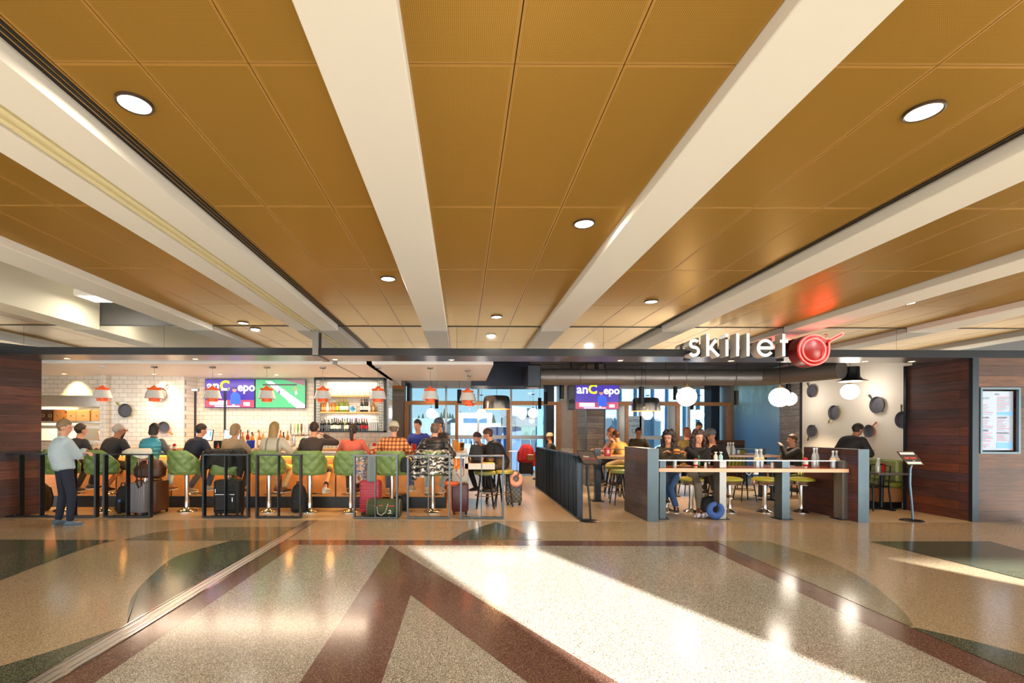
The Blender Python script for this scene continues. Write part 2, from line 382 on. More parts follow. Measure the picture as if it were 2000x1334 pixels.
orangeM=mat('orange_band','e07a22',.5); navy=mat('navy_reveal','141c30',.5)
paneM=pane('window_glass','b4babc'); 
# restaurant floor
m,nt,b=newmat('restaurant_tile'); v=vecmap(nt,'xy')
br=N(nt,'ShaderNodeTexBrick'); br.offset=.5; br.inputs['Scale'].default_value=1; br.inputs['Brick Width'].default_value=1.22; br.inputs['Row Height'].default_value=2.4; br.inputs['Mortar Size'].default_value=.004
for k,c in (('Color1','ab9b82'),('Color2','a4937a'),('Mortar','4c4236')): br.inputs[k].default_value=rgb(c)
nt.links.new(v,br.inputs['Vector']); no=N(nt,'ShaderNodeTexNoise'); no.inputs['Scale'].default_value=25; nt.links.new(v,no.inputs['Vector'])
r=N(nt,'ShaderNodeMapRange'); r.inputs[3].default_value=.85; r.inputs[4].default_value=1.12; nt.links.new(no.outputs['Fac'],r.inputs[0])
mu=N(nt,'ShaderNodeVectorMath',operation='SCALE'); nt.links.new(br.outputs['Color'],mu.inputs[0]); nt.links.new(r.outputs[0],mu.inputs['Scale']); nt.links.new(mu.outputs[0],b.inputs['Base Color'])
b.inputs['Roughness'].default_value=.3; rfloor=m
rfl2=mat('restaurant_tile_light','b7a27c',.3,noise=.1,nscale=60)
# ================= floor =================
def cat(pts,n=6):
    out=[]
    for i in range(len(pts)-1):
        p0=pts[max(i-1,0)];p1=pts[i];p2=pts[i+1];p3=pts[min(i+2,len(pts)-1)]
        for k in range(n):
            t=k/n
            out.append(tuple(.5*((2*p1[j])+(-p0[j]+p2[j])*t+(2*p0[j]-5*p1[j]+4*p2[j]-p3[j])*t*t+(-p0[j]+3*p1[j]-3*p2[j]+p3[j])*t**3) for j in (0,1)))
    out.append(tuple(pts[-1])); return out
def gp(*a): return [tuple(G(x,y)[:2]) for x,y in a]
XS0,XS1=-2.494,-2.327
fl=MB(); fl.box(-14,14,-5,YT,-.12,0)
lay=[0]
def inlay(mi,pts):
    lay[0]+=1; fl.mat(mi).poly(pts,.0003*lay[0])
YB0,YB1=6.127,6.41
inlay(1,[(-2.107,-5),(3.05,-5),(3.05,YB0),(-2.107,YB0)])
inlay(2,[(XS1,YB0),(-2.0,YB0),(3.2,YB0),(3.34,YB0),(3.34,YB1),(XS1,YB1)])
inlay(2,[(XS1,-5),(-2.107,-5),(-2.107,YB0+.01),(XS1,YB0+.01)])
inlay(2,[(3.05,-5),(3.34,-5),(3.34,YB0+.01),(3.05,YB0+.01)])
def ext(a,b,y):  # extend line a->b in world to depth y
    t=(y-a[1])/(b[1]-a[1]); return (a[0]+(b[0]-a[0])*t,y)
A_=gp((762,1066))[0]; B_=gp((802,1162))[0]
l0=gp((585,1334))[0]; l1=gp((745,1334))[0]; r0=gp((1208,1334))[0]; r1=gp((1031,1334))[0]
inlay(2,[A_,ext(A_,l0,1.2),ext(B_,l1,1.2),B_])
inlay(2,[A_,ext(A_,r0,1.2),ext(B_,r1,1.2),B_])
# left green lens beside the strip, corner wedges
lens=cat(gp((452,1056),(350,1085),(300,1120),(262,1160),(250,1195),(249,1221)))
inlay(3,lens+[(XS0,lens[-1][1]),(XS0,lens[0][1])])
w1=cat(gp((247,1222),(100,1272),(0,1302))); e=w1[-1]
inlay(3,w1+[(e[0]-.8,e[1]-.5),(e[0]-.8,1.5),(XS0,1.5),(XS0,w1[0][1])])
t1=cat(gp((227,1055),(170,1070),(75,1105),(0,1134)))
e=t1[-1]; inlay(3,t1+[(e[0]-3,e[1]-1.2),(e[0]-6,t1[0][1]),])
ol=cat(gp((240,1055),(300,1041),(360,1034),(430,1030))); inlay(4,ol+[(XS0,ol[-1][1]+.05),(XS0,ol[0][1])])
inlay(4,gp((880,1054),(968,1020),(1060,1054))) 
inlay(3,gp((882,1055),(905,1040),(968,1020),(1012,1035),(1035,1055)))
rl=cat(gp((1496,1057),(1604,1090),(1688,1132),(1742,1174),(1772,1204),(1784,1223)))
inlay(4,rl+[(3.34,rl[-1][1]),(3.34,rl[0][1])])
rt=cat(gp((1700,1058),(1844,1093),(2000,1132))); e=rt[-1]
inlay(3,rt+[(e[0]+3,e[1]-1.6),(e[0]+5,rt[0][1]-.3),tuple(G(2000,1076)[:2]),tuple(G(1935,1058)[:2])])
rb=cat(gp((1790,1227),(1900,1253),(2000,1279))); e=rb[-1]
inlay(3,rb+[(e[0]+2,e[1]-.9),(3.34,1.0),(3.34,rb[0][1])])
struct(fl.build('floor',[tb,tg,tm,tgr,tol]),'polished terrazzo concourse floor with maroon bands and green curves')
g=MB(); 
g.box(XS0,XS1,-5,YT,.0,.004); g.mat(1).box(XS0+.0,XS0+.012,-5,YT,.004,.008).box(XS1-.014,XS1,-5,YT,.004,.008).box(XS0+.05,XS0+.056,-5,YT,.004,.006).box(XS1-.056,XS1-.05,-5,YT,.004,.006)
struct(g.build('trim_1',[steel,chrome]),'metal expansion joint strip running across the terrazzo floor')
g=MB(); g.box(-14,14,YT,17.9,-.12,0); g.mat(1).poly([(XS0-.12,YT),(XS1+.2,YT),(XS1+.2,9.1),(XS0-.12,9.1)],.0006)
struct(g.build('floor',[rfloor,rfl2]),'tan tiled floor of the restaurant')
# ================= ceiling =================
joints=[2.259+1.435*k for k in range(-5,4)]+[YM]; joints=[-5]+[j for j in joints if j>-4.9]
bays=[((-9.6,-9.05,-8.5,-8.0,-6.9,-6.38),0),((-4.10,-3.65,-3.13,-2.62),0),((-1.92,-1.52,-1.008,-.5),0),((-.27,.237,.749,1.275),0),((1.60,2.212,2.74,3.13),0),((3.55,4.1,4.68,5.23),0),((5.6,6.15,6.7,7.25),0),((7.7,8.25,8.8,9.35),0)]
g=MB()
for xs,_ in bays:
    for i in range(len(xs)-1):
        for j in range(len(joints)-1):
            x0,x1,y0,y1=xs[i]+.0025,xs[i+1]-.0025,joints[j]+.0025,joints[j+1]-.0025
            g.mat(1).box(x0,x1,y0,y1,ZC,ZC+.02); t=.014
            g.mat(0).box(x0+t,x1-t,y0+t,y1-t,ZC-.001,ZC+.01)
for x0 in (-1.93,3.145):
    g.mat(1).box(x0 if x0>0 else x0-.075,x0+.075 if x0>0 else x0,-5,YM,ZC+.004,ZC+.02)
    for o in (.012,.044):
        xx=x0+o if x0>0 else x0-o-.018
        g.mat(2).box(xx,xx+.018,-5,YM,ZC-.002,ZC+.02)
g.mat(2).box(-14,-5.98,-5,YM,ZC+.02,ZC+.03); g.box(-4.5,14,-5,YM,ZC+.02,ZC+.03)
struct(g.build('ceiling',[gold,goldT,slotM]),'perforated gold metal ceiling panels over the concourse')
tn=[2]
def trim(g,m,label,name=None):
    o=g.build(name or 'trim_%d'%tn[0],m); tn[0]+=1; return struct(o,label)
beams=[(-.658,-.26,'pale ceiling beam left of the picture centre'),(1.275,1.669,'pale ceiling beam right of the picture centre'),(3.247,3.637,'pale ceiling beam ending above the lit sign'),(5.25,5.674,'pale ceiling beam right of the lit pan'),(7.26,7.755,'pale ceiling beam near the right edge'),(-4.504,-4.10,'pale ceiling beam right of the raised pocket'),(9.4,9.85,'outermost pale ceiling beam on the right'),(-8.45,-8.02,'outermost pale ceiling beam on the left')]
for a,b,l in beams:
    g=MB(); g.bbox(a,b,-5,YM-.005,ZB,ZC+.05,.006); trim(g,beamM,l)
g=MB(); g.box(-2.735,-2.50,-5,YM-.005,ZB,ZC+.05).box(-2.33,-2.05,-5,YM-.005,ZB,ZC+.05); g.mat(1).box(-2.5,-2.33,-5,YM-.006,ZB+.02,ZC+.05).box(-2.47,-2.44,-5,YM-.006,ZB+.002,ZB+.02).box(-2.39,-2.36,-5,YM-.006,ZB+.002,ZB+.02)
trim(g,[beamM,beamS],'wide grooved pale ceiling beam with a central joint cover')
g=MB(); g.box(-6.38,-5.952,-5,YM-.005,ZB,ZC+.05).box(-6.1,-5.952,-5,YM-.005,ZC+.05,4.15); trim(g,cream,'pale beam with a tall cream side rising into the raised pocket')
g=MB(); g.box(-5.952,-4.504,-5,YM,4.1,4.15); g.box(-4.504,-4.40,-5,YM,ZC+.05,4.15); trim(g,mat('pocket_grey','5b5a58',.6),'dark grey raised ceiling pocket')
g=MB(); g.box(-14,14,-5,17.9,4.16,4.3); struct(g.build('ceiling_sun_block',dkceil),'unseen roof slab added above the ceilings to block the sun')  # unseen slab, added so low sun cannot enter over the ceilings
# ---- mirror band, bulkhead, header
g=MB(); g.box(-14,14,YM+.012,YM+.12,2.78,ZC+.02); g.box(-14,14,YM+.012,YM+.12,ZC+.02,4.16); 
struct(g.build('wall_front_upper',mat('bulkhead_grey','4a4947',.55)),'bulkhead above the restaurant opening')
g=MB()
seams=[-9.6,-7.2,-4.9,-2.44,-.1,2.3,4.7,7.1,9.9]
for a,b in zip(seams[:-1],seams[1:]): g.box(a+.002,b-.002,YM,YM+.012,2.793,ZC-.012)
g.mat(1).box(-9.6,9.9,YM-.01,YM+.012,ZC-.012,ZC-.001)
trim(g,[mirM,blackM],'mirror-polished fascia band reflecting the ceiling')
g=MB(); g.box(-9.6,10.4,7.85,8.48,2.70,2.793); g.mat(1).box(-9.6,10.4,7.852,8.48,2.672,2.70)
g.mat(0).box(-9.6,10.4,7.85,7.852,2.672,2.70)
trim(g,[headM,soffM],'dark steel header beam across the whole storefront')
g=MB(); g.box(-2.44,-2.345,7.82,7.85,2.66,3.07).box(-2.44,-2.345,7.82,8.48,2.655,2.672); trim(g,mat('joint_cover','8b8a88',.35,.8),'grey metal joint cover crossing the header')
g=MB(); g.add([(-8.6,7.84,2.793),(-6.9,7.84,2.793),(-8.6,7.84,2.98),(-8.6,7.91,2.793),(-6.9,7.91,2.793),(-8.6,7.91,2.98)],[(0,1,2),(3,5,4),(0,3,4,1),(1,4,5,2),(0,2,5,3)]); trim(g,blackM,'black wedge-shaped fascia panel above the header at far left')
# ================= walls =================
# left splayed wood wall
a=Vector((-7.53,8.5,0)); d=Vector((-.47,-.88,0)).normalized()
M=Matrix.Translation(a)@Matrix.Rotation(math.atan2(d.y,d.x),4,'Z')
g=MB(); g.box(0,3.2,0,.25,0,2.75); o=struct(g.build('wall_left',wood_dk),'dark reclaimed plank wall at the left edge'); o.matrix_world=M
g=MB(); g.box(-7.545,-7.50,8.44,8.60,0,2.72); trim(g,blackM,'black steel edge on the left plank wall')
# kitchen back wall + tile
YK=11.1; YTV=11.55; ZBC=2.689
xa,xb=XD(201,YK),XD(359,YK); xc=XD(386,YTV); xd=XD(757,YTV)
zp1=ZD(775,YK); 
g=MB(); g.box(-10.5,xa,YK,YK+.1,zp1,2.9)          # above the pass
g.box(-10.5,xa,YK,YK+.1,1.0,ZD(866,YK)); g.box(-10.5,xa,YK,YK+.1,0,1.0)
g.box(xa,xa+.14,YK-.1,YK+.1,0,2.9); g.box(xa+.14,xb,YK,YK+.1,0,2.9)
g.add([(xb,YK,0),(xc,YTV,0),(xc,YTV,2.9),(xb,YK,2.9),(xb-.05,YK+.1,0),(xc-.05,YTV+.1,0),(xc-.05,YTV+.1,2.9),(xb-.05,YK+.1,2.9)],[(0,1,2,3),(5,4,7,6),(4,0,3,7),(3,2,6,7)])
g.box(xc,xd,YTV,YTV+.5,0,2.9)
struct(g.build('wall_kitchen',tilX),'white subway tile wall behind the bar')
g=MB(); g.box(xd-.0,xd+.03,YTV-.02,YTV+.55,0,2.9); struct(g.build('wall_bar_end',tilY),'white tiled end of the bar back wall')
g=MB(); g.box(-10.5,xa+.1,13.2,13.3,0,2.9); struct(g.build('wall_kitchen_back',mat('kitchen_steel_wall','8f8c88',.3,.8)),'steel lined wall inside the kitchen')
g=MB(); g.box(-10.5,xd+.1,9.0,13.3,ZBC,ZBC+.13); g.box(xd,.5625,9.0,11.9,ZBC,ZBC+.13); g.mat(1).box(-2.40,-2.36,8.99,11.5,ZBC-.003,ZBC); g.box(-2.42,-2.34,8.97,9.0,ZBC-.01,ZBC+.14)
struct(g.build('ceiling_bar',[barceil,mat('seam_grey','8f8a84',.5)]),'white dropped ceiling over the bar')
g=MB(); g.box(-14,14,8.5,17.9,3.25,3.3); 
for x in range(-2,10,1): g.mat(1).box(x*1.2,x*1.2+.02,8.5,17.2,3.24,3.25)
for y in range(9,17,1): g.box(-2,9.5,y,y+.02,3.24,3.25)
struct(g.build('ceiling_dining',[dkceil,mat('ceil_line','34343a',.6)]),'dark ceiling over the dining room')
# right side
g=MB(); g.box(8.46,8.58,9.10,12.05,0,3.25); struct(g.build('wall_right',white),'white wall hung with skillets')
g=MB(); g.box(8.42,8.58,12.05,12.09,0,3.25); trim(g,blackM,'black edge trim between white wall and grey planks')
def wallseg(name,p,q,z0,z1,m,th=.1):
    p=Vector(p+(0,));q=Vector(q+(0,)); L=(q-p).length; g=MB(); g.box(0,th,0,L,z0,z1)
    o=g.build(name,m); a=math.atan2(q.y-p.y,q.x-p.x)-PI/2; o.matrix_world=Matrix.Translation(p)@Matrix.Rotation(a,4,'Z'); return struct(o)
wallseg('wall_right_planks',(8.44,12.09),(8.58,13.10),0,3.25,wood_gr)['label']='weathered grey plank wall beside the mural'
# mural
m,nt,b=newmat('forest_mural'); v=vecmap(nt,'yz')
sp=N(nt,'ShaderNodeSeparateXYZ'); nt.links.new(v,sp.inputs[0])
r=N(nt,'ShaderNodeMapRange'); r.inputs[1].default_value=.3; r.inputs[2].default_value=3.1; nt.links.new(sp.outputs[1],r.inputs[0])
cr=N(nt,'ShaderNodeValToRGB'); el=cr.color_ramp.elements; el[0].color=rgb('4a86cc'); el[1].color=rgb('74b4c8'); e=el.new(.45); e.color=rgb('5f9ad8'); e=el.new(.75); e.color=rgb('80b8d8')
nt.links.new(r.outputs[0],cr.inputs[0])
mp=N(nt,'ShaderNodeMapping'); mp.inputs['Scale'].default_value=(4.5,1.3,1); nt.links.new(v,mp.inputs[0])
no=N(nt,'ShaderNodeTexNoise'); no.inputs['Scale'].default_value=1.6; no.inputs['Detail'].default_value=9; no.inputs['Roughness'].default_value=.7; nt.links.new(mp.outputs[0],no.inputs['Vector'])
ad=N(nt,'ShaderNodeMath',operation='ADD'); nt.links.new(no.outputs['Fac'],ad.inputs[0])
r2=N(nt,'ShaderNodeMapRange'); r2.inputs[1].default_value=1.0; r2.inputs[2].default_value=3.0; r2.inputs[3].default_value=-.25; r2.inputs[4].default_value=.12; nt.links.new(sp.outputs[1],r2.inputs[0]); nt.links.new(r2.outputs[0],ad.inputs[1])
r3=N(nt,'ShaderNodeMapRange'); r3.inputs[1].default_value=.5; r3.inputs[2].default_value=.6; r3.inputs[4].default_value=.7; nt.links.new(ad.outputs[0],r3.inputs[0])
mx=N(nt,'ShaderNodeMixRGB'); nt.links.new(r3.outputs[0],mx.inputs[0]); nt.links.new(cr.outputs[0],mx.inputs[1]); mx.inputs[2].default_value=rgb('a8dcd8'); nt.links.new(mx.outputs[0],b.inputs['Base Color']); b.inputs['Roughness'].default_value=.35
wallseg('wall_right_mural',(8.60,13.12),(9.32,16.6),0,3.25,m)['label']='blue forest mural wall'
g=MB(); g.box(8.33,8.41,7.93,9.09,0,2.70); struct(g.build('wall_divider_right',wood_dky),'dark reclaimed plank divider wall at the right')
g=MB(); g.box(8.30,8.40,7.87,7.93,0,2.70).box(8.30,8.36,9.06,9.11,0,2.70); trim(g,dsteel,'dark steel edges of the right plank divider')
g=MB()
mz0,mz1=ZD(886-3.5,7.89),ZD(757-3.5,7.89); mx0,mx1=XD(1913,7.89),XD(1991,7.89)
g.box(8.41,mx0,7.89,8.1,0,2.70).box(mx1,11.2,7.89,8.1,0,2.70).box(mx0,mx1,7.89,8.1,0,mz0).box(mx0,mx1,7.89,8.1,mz1,2.70).box(mx0,mx1,8.05,8.1,mz0,mz1)
struct(g.build('wall_front_right',wood_br),'brown plank wall panel holding the menu screen')
g=MB(); g.box(3.30,3.78,12.9,13.95,0,3.25); g.mat(1).box(3.285,3.31,12.885,12.93,0,3.25).box(3.77,3.795,12.885,12.93,0,3.25)
struct(g.build('wall_column',[wood_col,dsteel]),'square column clad in grey and brown reclaimed planks')
# ---- far window wall
YW=16.6; YG=17.2
x=lambda p,d=YW:XD(p,d)
g=MB(); g.box(x(757),x(790),YW,YW+.5,0,3.25); 
g.mat(1).box(x(768),x(789),YW-.01,YW,ZD(759,YW),ZD(755,YW)); g.mat(2).box(x(768),x(789),YW-.01,YW,ZD(765,YW),ZD(762,YW)); g.mat(3).box(x(768),x(789),YW-.01,YW,ZD(773,YW),ZD(770,YW))
struct(g.build('wall_back_left',[greyw,orangeM,mat('olive_band','6f6b3a',.5),mat('pale_band','a89a95',.5)]),'taupe pier with coloured stripes left of the windows')
g=MB(); g.box(x(1095),x(1120),YW,YW+.8,0,3.25); g.mat(1).box(x(1095),x(1120),YW-.01,YW,0,ZD(875,YW)); g.mat(2).box(x(1096),x(1102),YW-.01,YW,ZD(756,YW),ZD(753,YW))
struct(g.build('wall_back_centre',[plas,tilX,orangeM]),'pale plaster pier between the window bays')
g=MB(); g.box(x(1427),x(1434),YW,YW+.9,0,3.25); struct(g.build('wall_back_right',greyw),'narrow pier beside the mural')
g=MB(); g.box(x(757),x(1434),YW,YW+.1,ZD(743,YW),3.25); struct(g.build('wall_back_head',orangeM),'orange band above the windows')
g=MB(); g.box(x(757),x(1434),YG,YG+.1,3.05,3.3); struct(g.build('wall_back_lintel',frameW))
fz0,fz1=ZD(791,YW),ZD(784,YW)
def winbay(idx,xl,xr,brown,whites,wides,lab,dark):
    g=MB(); zt=3.05
    # outer white frame
    gl,gr=XD(xl,YG),XD(xr,YG)
    g.box(gl,gl+.07,YG-.05,YG+.05,0,zt).box(gr-.07,gr,YG-.05,YG+.05,0,zt).box(gl,gr,YG-.05,YG+.05,zt-.08,zt).box(gl,gr,YG-.05,YG+.05,0,.06)
    g.box(gl,gr,YG-.06,YG+.05,ZD(857,YG),ZD(850,YG)).box(gl,gr,YG-.06,YG+.05,ZD(791,YG),ZD(783,YG))
    for w_ in whites: g.box(XD(w_,YG)-.035,XD(w_,YG)+.035,YG-.05,YG+.05,0,zt)
    for a,b_ in wides: g.box(XD(a,YG),XD(b_,YG),YG-.08,YG+.05,0,fz1)
    o=struct(g.build('window_%d'%idx,frameW),lab)
    g=MB(); g.box(gl,gr,YG+.01,YG+.016,.05,zt-.05); q=g.build('glass_pane',paneM,o); 
    g=MB()
    for a,b_ in brown: g.box(XD(a,YW),XD(b_,YW),YW-.04,YW+.06,0,fz0)
    g.box(XD(brown[0][0],YW),XD(brown[-1][1],YW),YW-.04,YW+.06,fz0,fz1); g.build('oak_surround',frameB,o)
    g=MB()
    for a,b_ in dark: g.box(XD(a,YW+.1),XD(b_,YW+.1),YW+.06,YG-.05,0,3.1)
    g.build('dark_reveal',navy,o)
winbay(1,801,1066,[(790,798),(889,895),(989,996),(1086,1095)],[871,934,998],[],'large window bay behind the end of the bar',[(794,800),(1066,1082)])
winbay(2,1127,1404,[(1120,1127),(1221,1227),(1320,1327),(1419,1427)],[1250,1345],[(1205,1219),(1304,1318)],'large window bay behind the communal table',[(1388,1404)])
# unseen shell: ends left open for sky light, rear openings shaped for the sun
g=MB(); g.box(-14,14,-5.15,-5,2.0,4.16)
g2=MB()
piers=[-14+2.8*i for i in range(11)]
g=MB()
def seg(x0,x1,z0,z1): g.box(x0,x1,-5.15,-5,z0,z1)
seg(-14,4.33,2.0,4.16); seg(4.33,5.92,3.0,4.16); seg(5.92,9.65,2.0,4.16); seg(9.65,12.2,2.85,4.16); seg(12.2,14,2.0,4.16)
for p in piers: 
    if not (4.2<p<6 or 9.6<p<12.3): seg(p-.08,p+.08,0,2.0)
seg(4.25,4.33,0,3.0); seg(5.92,6.0,0,3.0); seg(9.57,9.65,0,2.85); seg(12.2,12.28,0,2.85)
struct(g.build('wall_rear',white),'unseen concourse window wall behind the photographer, openings shaped for the sunlight')
g=MB(); g.box(-14.1,-14,-5,17.9,2.9,4.2); g.box(14,14.1,-5,17.9,2.9,4.2); struct(g.build('wall_sides_upper',white))  # unseen upper ends, added with the roof slab to close off the sun
g=MB(); g.box(-10.6,-10.5,8.2,17.9,0,4.2); struct(g.build('wall_far_left',white))
g=MB(); g.box(9.5,14,YW,YW+.1,0,4.2); g.box(-10.6,x(757),YW,YW+.1,0,4.2); struct(g.build('wall_back_solid',greyw))
g=MB(); g.box(11.2,11.3,8.0,17.0,0,4.2); g.box(11.2,14,7.95,8.1,0,4.2); struct(g.build('wall_far_right',white))
# ================= lamps =================
lens=mat('lamp_lens','fff4e0',.4,emit='ffe9c8',estr=9)
warmem=mat('warm_bulb','ffe2b0',.4,emit='ffcf8a',estr=14)
ringM=mat('lamp_ring','4a4038',.4,.6)
dl=root('ceiling_downlight')
g=MB(); g.lathe([(.074,.012),(.075,0),(.082,-.004),(.088,0),(.088,.012)],n=32,cap=False); g.build('trim_ring',ringM,dl)
g=MB(); g.lathe([(0.0001,.008),(.075,.002)],n=32,cap=False); g.build('lens',lens,dl)
area('lamp',(0,0,-.012),.12,.12,20,'fff0de',parent=dl,disk=True)
spots=[(263,200,'nearest the left edge, between two long beams'),(1804,215,'nearest the right edge'),(1141,435,'in the middle bay over the floor, largest there'),(758,543,'just left of the centre beam'),(475,630,'above the left part of the bar, by the mirror band'),(970,618,'in the middle bay beside the mirror band'),(1272,588,'right of the centre bay, near the mirror band'),(1773,591,'right of the red sign')]
for i,(a,b_,l) in enumerate(spots):
    o=dl if i==0 else copy_tree(dl)
    p=C(a,b_,ZC); o.location=(p.x,p.y,ZC-.014); tag(o,'round recessed ceiling downlight '+l,'ceiling light','recessed downlights in the gold ceiling')
LX=[(-7.3,1.0),(-3.4,-.6),(-1.2,-.6),(.5,-.6),(2.5,-.6),(4.5,-.6),(-3.4,-3),(.5,-3),(4.5,-3),(-7.3,-2.5),(7.8,1),(8.2,-2.5)]  # unseen downlights, added to light the concourse
for k,(a,b_) in enumerate(LX):
    o=copy_tree(dl); o.location=(a,b_,ZC-.014); o['label']='unseen recessed ceiling downlight added behind the photographer'
# pocket fixture
o=root('linear_light_fixture',(-5.45,7.35,3.44)); tag(o,'rectangular lit fixture in the raised ceiling pocket','ceiling light')
g=MB(); g.bbox(-.33,.33,-.2,.22,0,.10,.012); g.box(-.03,.03,-.03,.03,.1,.66); g.build('housing',mat('fixture_white','e8e6e0',.4),o)
g=MB(); g.box(-.28,.28,-.16,.18,-.004,.004); g.build('diffuser',mat('fixture_lens','ffffff',.4,emit='fff6e6',estr=5),o)
area('lamp',(0,0,-.02),.5,.3,9,'fff2dd',parent=o)
area('lamp_up',(-.1,0,.2),.4,.3,14,'fff0d8',rot=(PI,0,0),parent=o)
# ================= sign =================
letM=mat('letter_white','f2f0ee',.35,emit='ffffff',estr=.25); letS=mat('letter_side','b9b4aa',.35,.3)
YL0,YL1=7.66,7.845
def SP(cx,cy): 
    p=P(1300+cx*.2,630+cy*.2,YL0); return (p.x,p.z)
def ribbon(g,pts,w,y0,y1,closed=False):
    n=len(pts); L=[];R=[]
    for i in range(n):
        if closed: a=pts[i-1];c=pts[(i+1)%n]
        else: a=pts[max(i-1,0)];c=pts[min(i+1,n-1)]
        dx,dz=c[0]-a[0],c[1]-a[1]; l=math.hypot(dx,dz); nx,nz=-dz/l,dx/l
        L.append((pts[i][0]+nx*w/2,pts[i][1]+nz*w/2)); R.append((pts[i][0]-nx*w/2,pts[i][1]-nz*w/2))
    vs=[];fs=[]
    for p,q in zip(L,R): vs+=[(p[0],y0,p[1]),(q[0],y0,q[1]),(p[0],y1,p[1]),(q[0],y1,q[1])]
    K=n if closed else n-1
    for i in range(K):
        a=4*i;b_=4*((i+1)%n)
        g.mat(0); g.add([vs[a],vs[a+1],vs[b_+1],vs[b_]],[(0,1,2,3)])
        g.mat(1); g.add([vs[a+2],vs[a+3],vs[b_+3],vs[b_+2]],[(3,2,1,0)]); g.add([vs[a],vs[b_],vs[b_+2],vs[a+2]],[(0,1,2,3)]); g.add([vs[a+1],vs[a+3],vs[b_+3],vs[b_+1]],[(0,1,2,3)])
    if not closed:
        g.add([vs[0],vs[2],vs[3],vs[1]],[(0,1,2,3)]); a=4*(n-1); g.add([vs[a],vs[a+1],vs[a+3],vs[a+2]],[(0,1,2,3)])
def arc(cx,cy,rx,ry,a0,a1,n=24): return [(cx+rx*math.cos(math.radians(a0+(a1-a0)*i/n)),cy-ry*math.sin(math.radians(a0+(a1-a0)*i/n))) for i in range(n+1)]
sg=root('restaurant_sign',(0,0,0)); tag(sg,'white channel letters spelling skillet on the dark header','sign')
SW=.047
def letter(name,strokes):
    g=MB()
    for st in strokes: ribbon(g,[SP(*p) for p in st],SW,YL0,YL1)
    g.build(name,[letM,letS],sg)
letter('letter_s',[arc(283,208,40,34,35,270,14)[:]+arc(278,280,44,40,80,-150,16)[1:]])
letter('letter_k',[[(412,110),(412,328)],[(424,262),(492,168)],[(440,245),(520,328)]])
letter('letter_i',[[(600,165),(600,328)]])
g=MB(); p=SP(600,125); g.lathe([(.026,0),(.026,YL1-YL0)],n=20,M=Matrix.Translation((p[0],YL1,p[1]))@rotm(PI/2)); g.build('letter_i_dot',letM,sg)
letter('letter_l',[[(704,105),(704,328)]]); letter('letter_l',[[(806,105),(806,328)]])
letter('letter_e',[arc(975,248,70,72,0,325,30),[(910,248),(1048,248)]])
letter('letter_t',[[(1155,110),(1155,328)],[(1118,182),(1196,182)]])
# neon pan
redM=mat('sign_red','5e060c',.3); neon=mat('neon_red','ff4a48',.3,emit='ff3a34',estr=8)
pn=root('neon_skillet_sign',tuple(P(1588,684,7.62))); tag(pn,'red neon frying pan sign beside the letters','sign')
g=MB(); Mx=rotm(PI/2)
g.lathe([(.252,0),(.252,-.22)],n=48,M=Mx,cap=False); g.lathe([(.252,0),(.232,0),(.175,-.05),(.0001,-.05)],n=48,M=Mx,cap=False); g.lathe([(.252,-.22),(.0001,-.22)],n=48,M=Mx,cap=False)
hv=[(.19,.10),(.235,.155),(.42,.245),(.445,.27),(.455,.25),(.43,.225),(.25,.125),(.225,.06)]
g.poly([(a,b_) for a,b_ in hv],0,.06,M=Matrix(((1,0,0,0),(0,0,1,0),(0,1,0,0),(0,0,0,1))))
g.build('pan_body',redM,pn)
def ringpts(r,y,n=40,a0=0,a1=360): return [(r*math.cos(math.radians(a0+(a1-a0)*i/n)),y,r*math.sin(math.radians(a0+(a1-a0)*i/n))) for i in range(n+(0 if a1-a0==360 else 1))]
g=MB(); g.tube(ringpts(.178,-.03),.0085,8,True); g.build('inner_tube',neon,pn)
g=MB(); g.tube([(.235,-.03,.115)]+ringpts(.235,-.03,44,18,-306)[2:]+[(.165,-.03,.185),(.25,-.03,.17),(.40,-.03,.25),(.43,-.03,.275),(.455,-.03,.272),(.452,-.03,.245),(.42,-.03,.222),(.27,-.03,.145),(.235,-.03,.115)],.0085,8); g.build('outer_tube',neon,pn)
g=MB(); g.tube([(.10,-.03,.20),(.15,-.03,.19),(.19,-.03,.215),(.20,-.03,.24),(.175,-.03,.25),(.15,-.03,.23)],.006,6); g.build('hook_tube',mat('dim_tube','6a1014',.3),pn)
l=bpy.data.lights.new('glow','POINT'); l.energy=6; l.color=(1,.05,.03); l.shadow_soft_size=.15; lo=bpy.data.objects.new('glow',l); COL.objects.link(lo); lo.parent=pn; lo.location=(.05,-.16,.2)
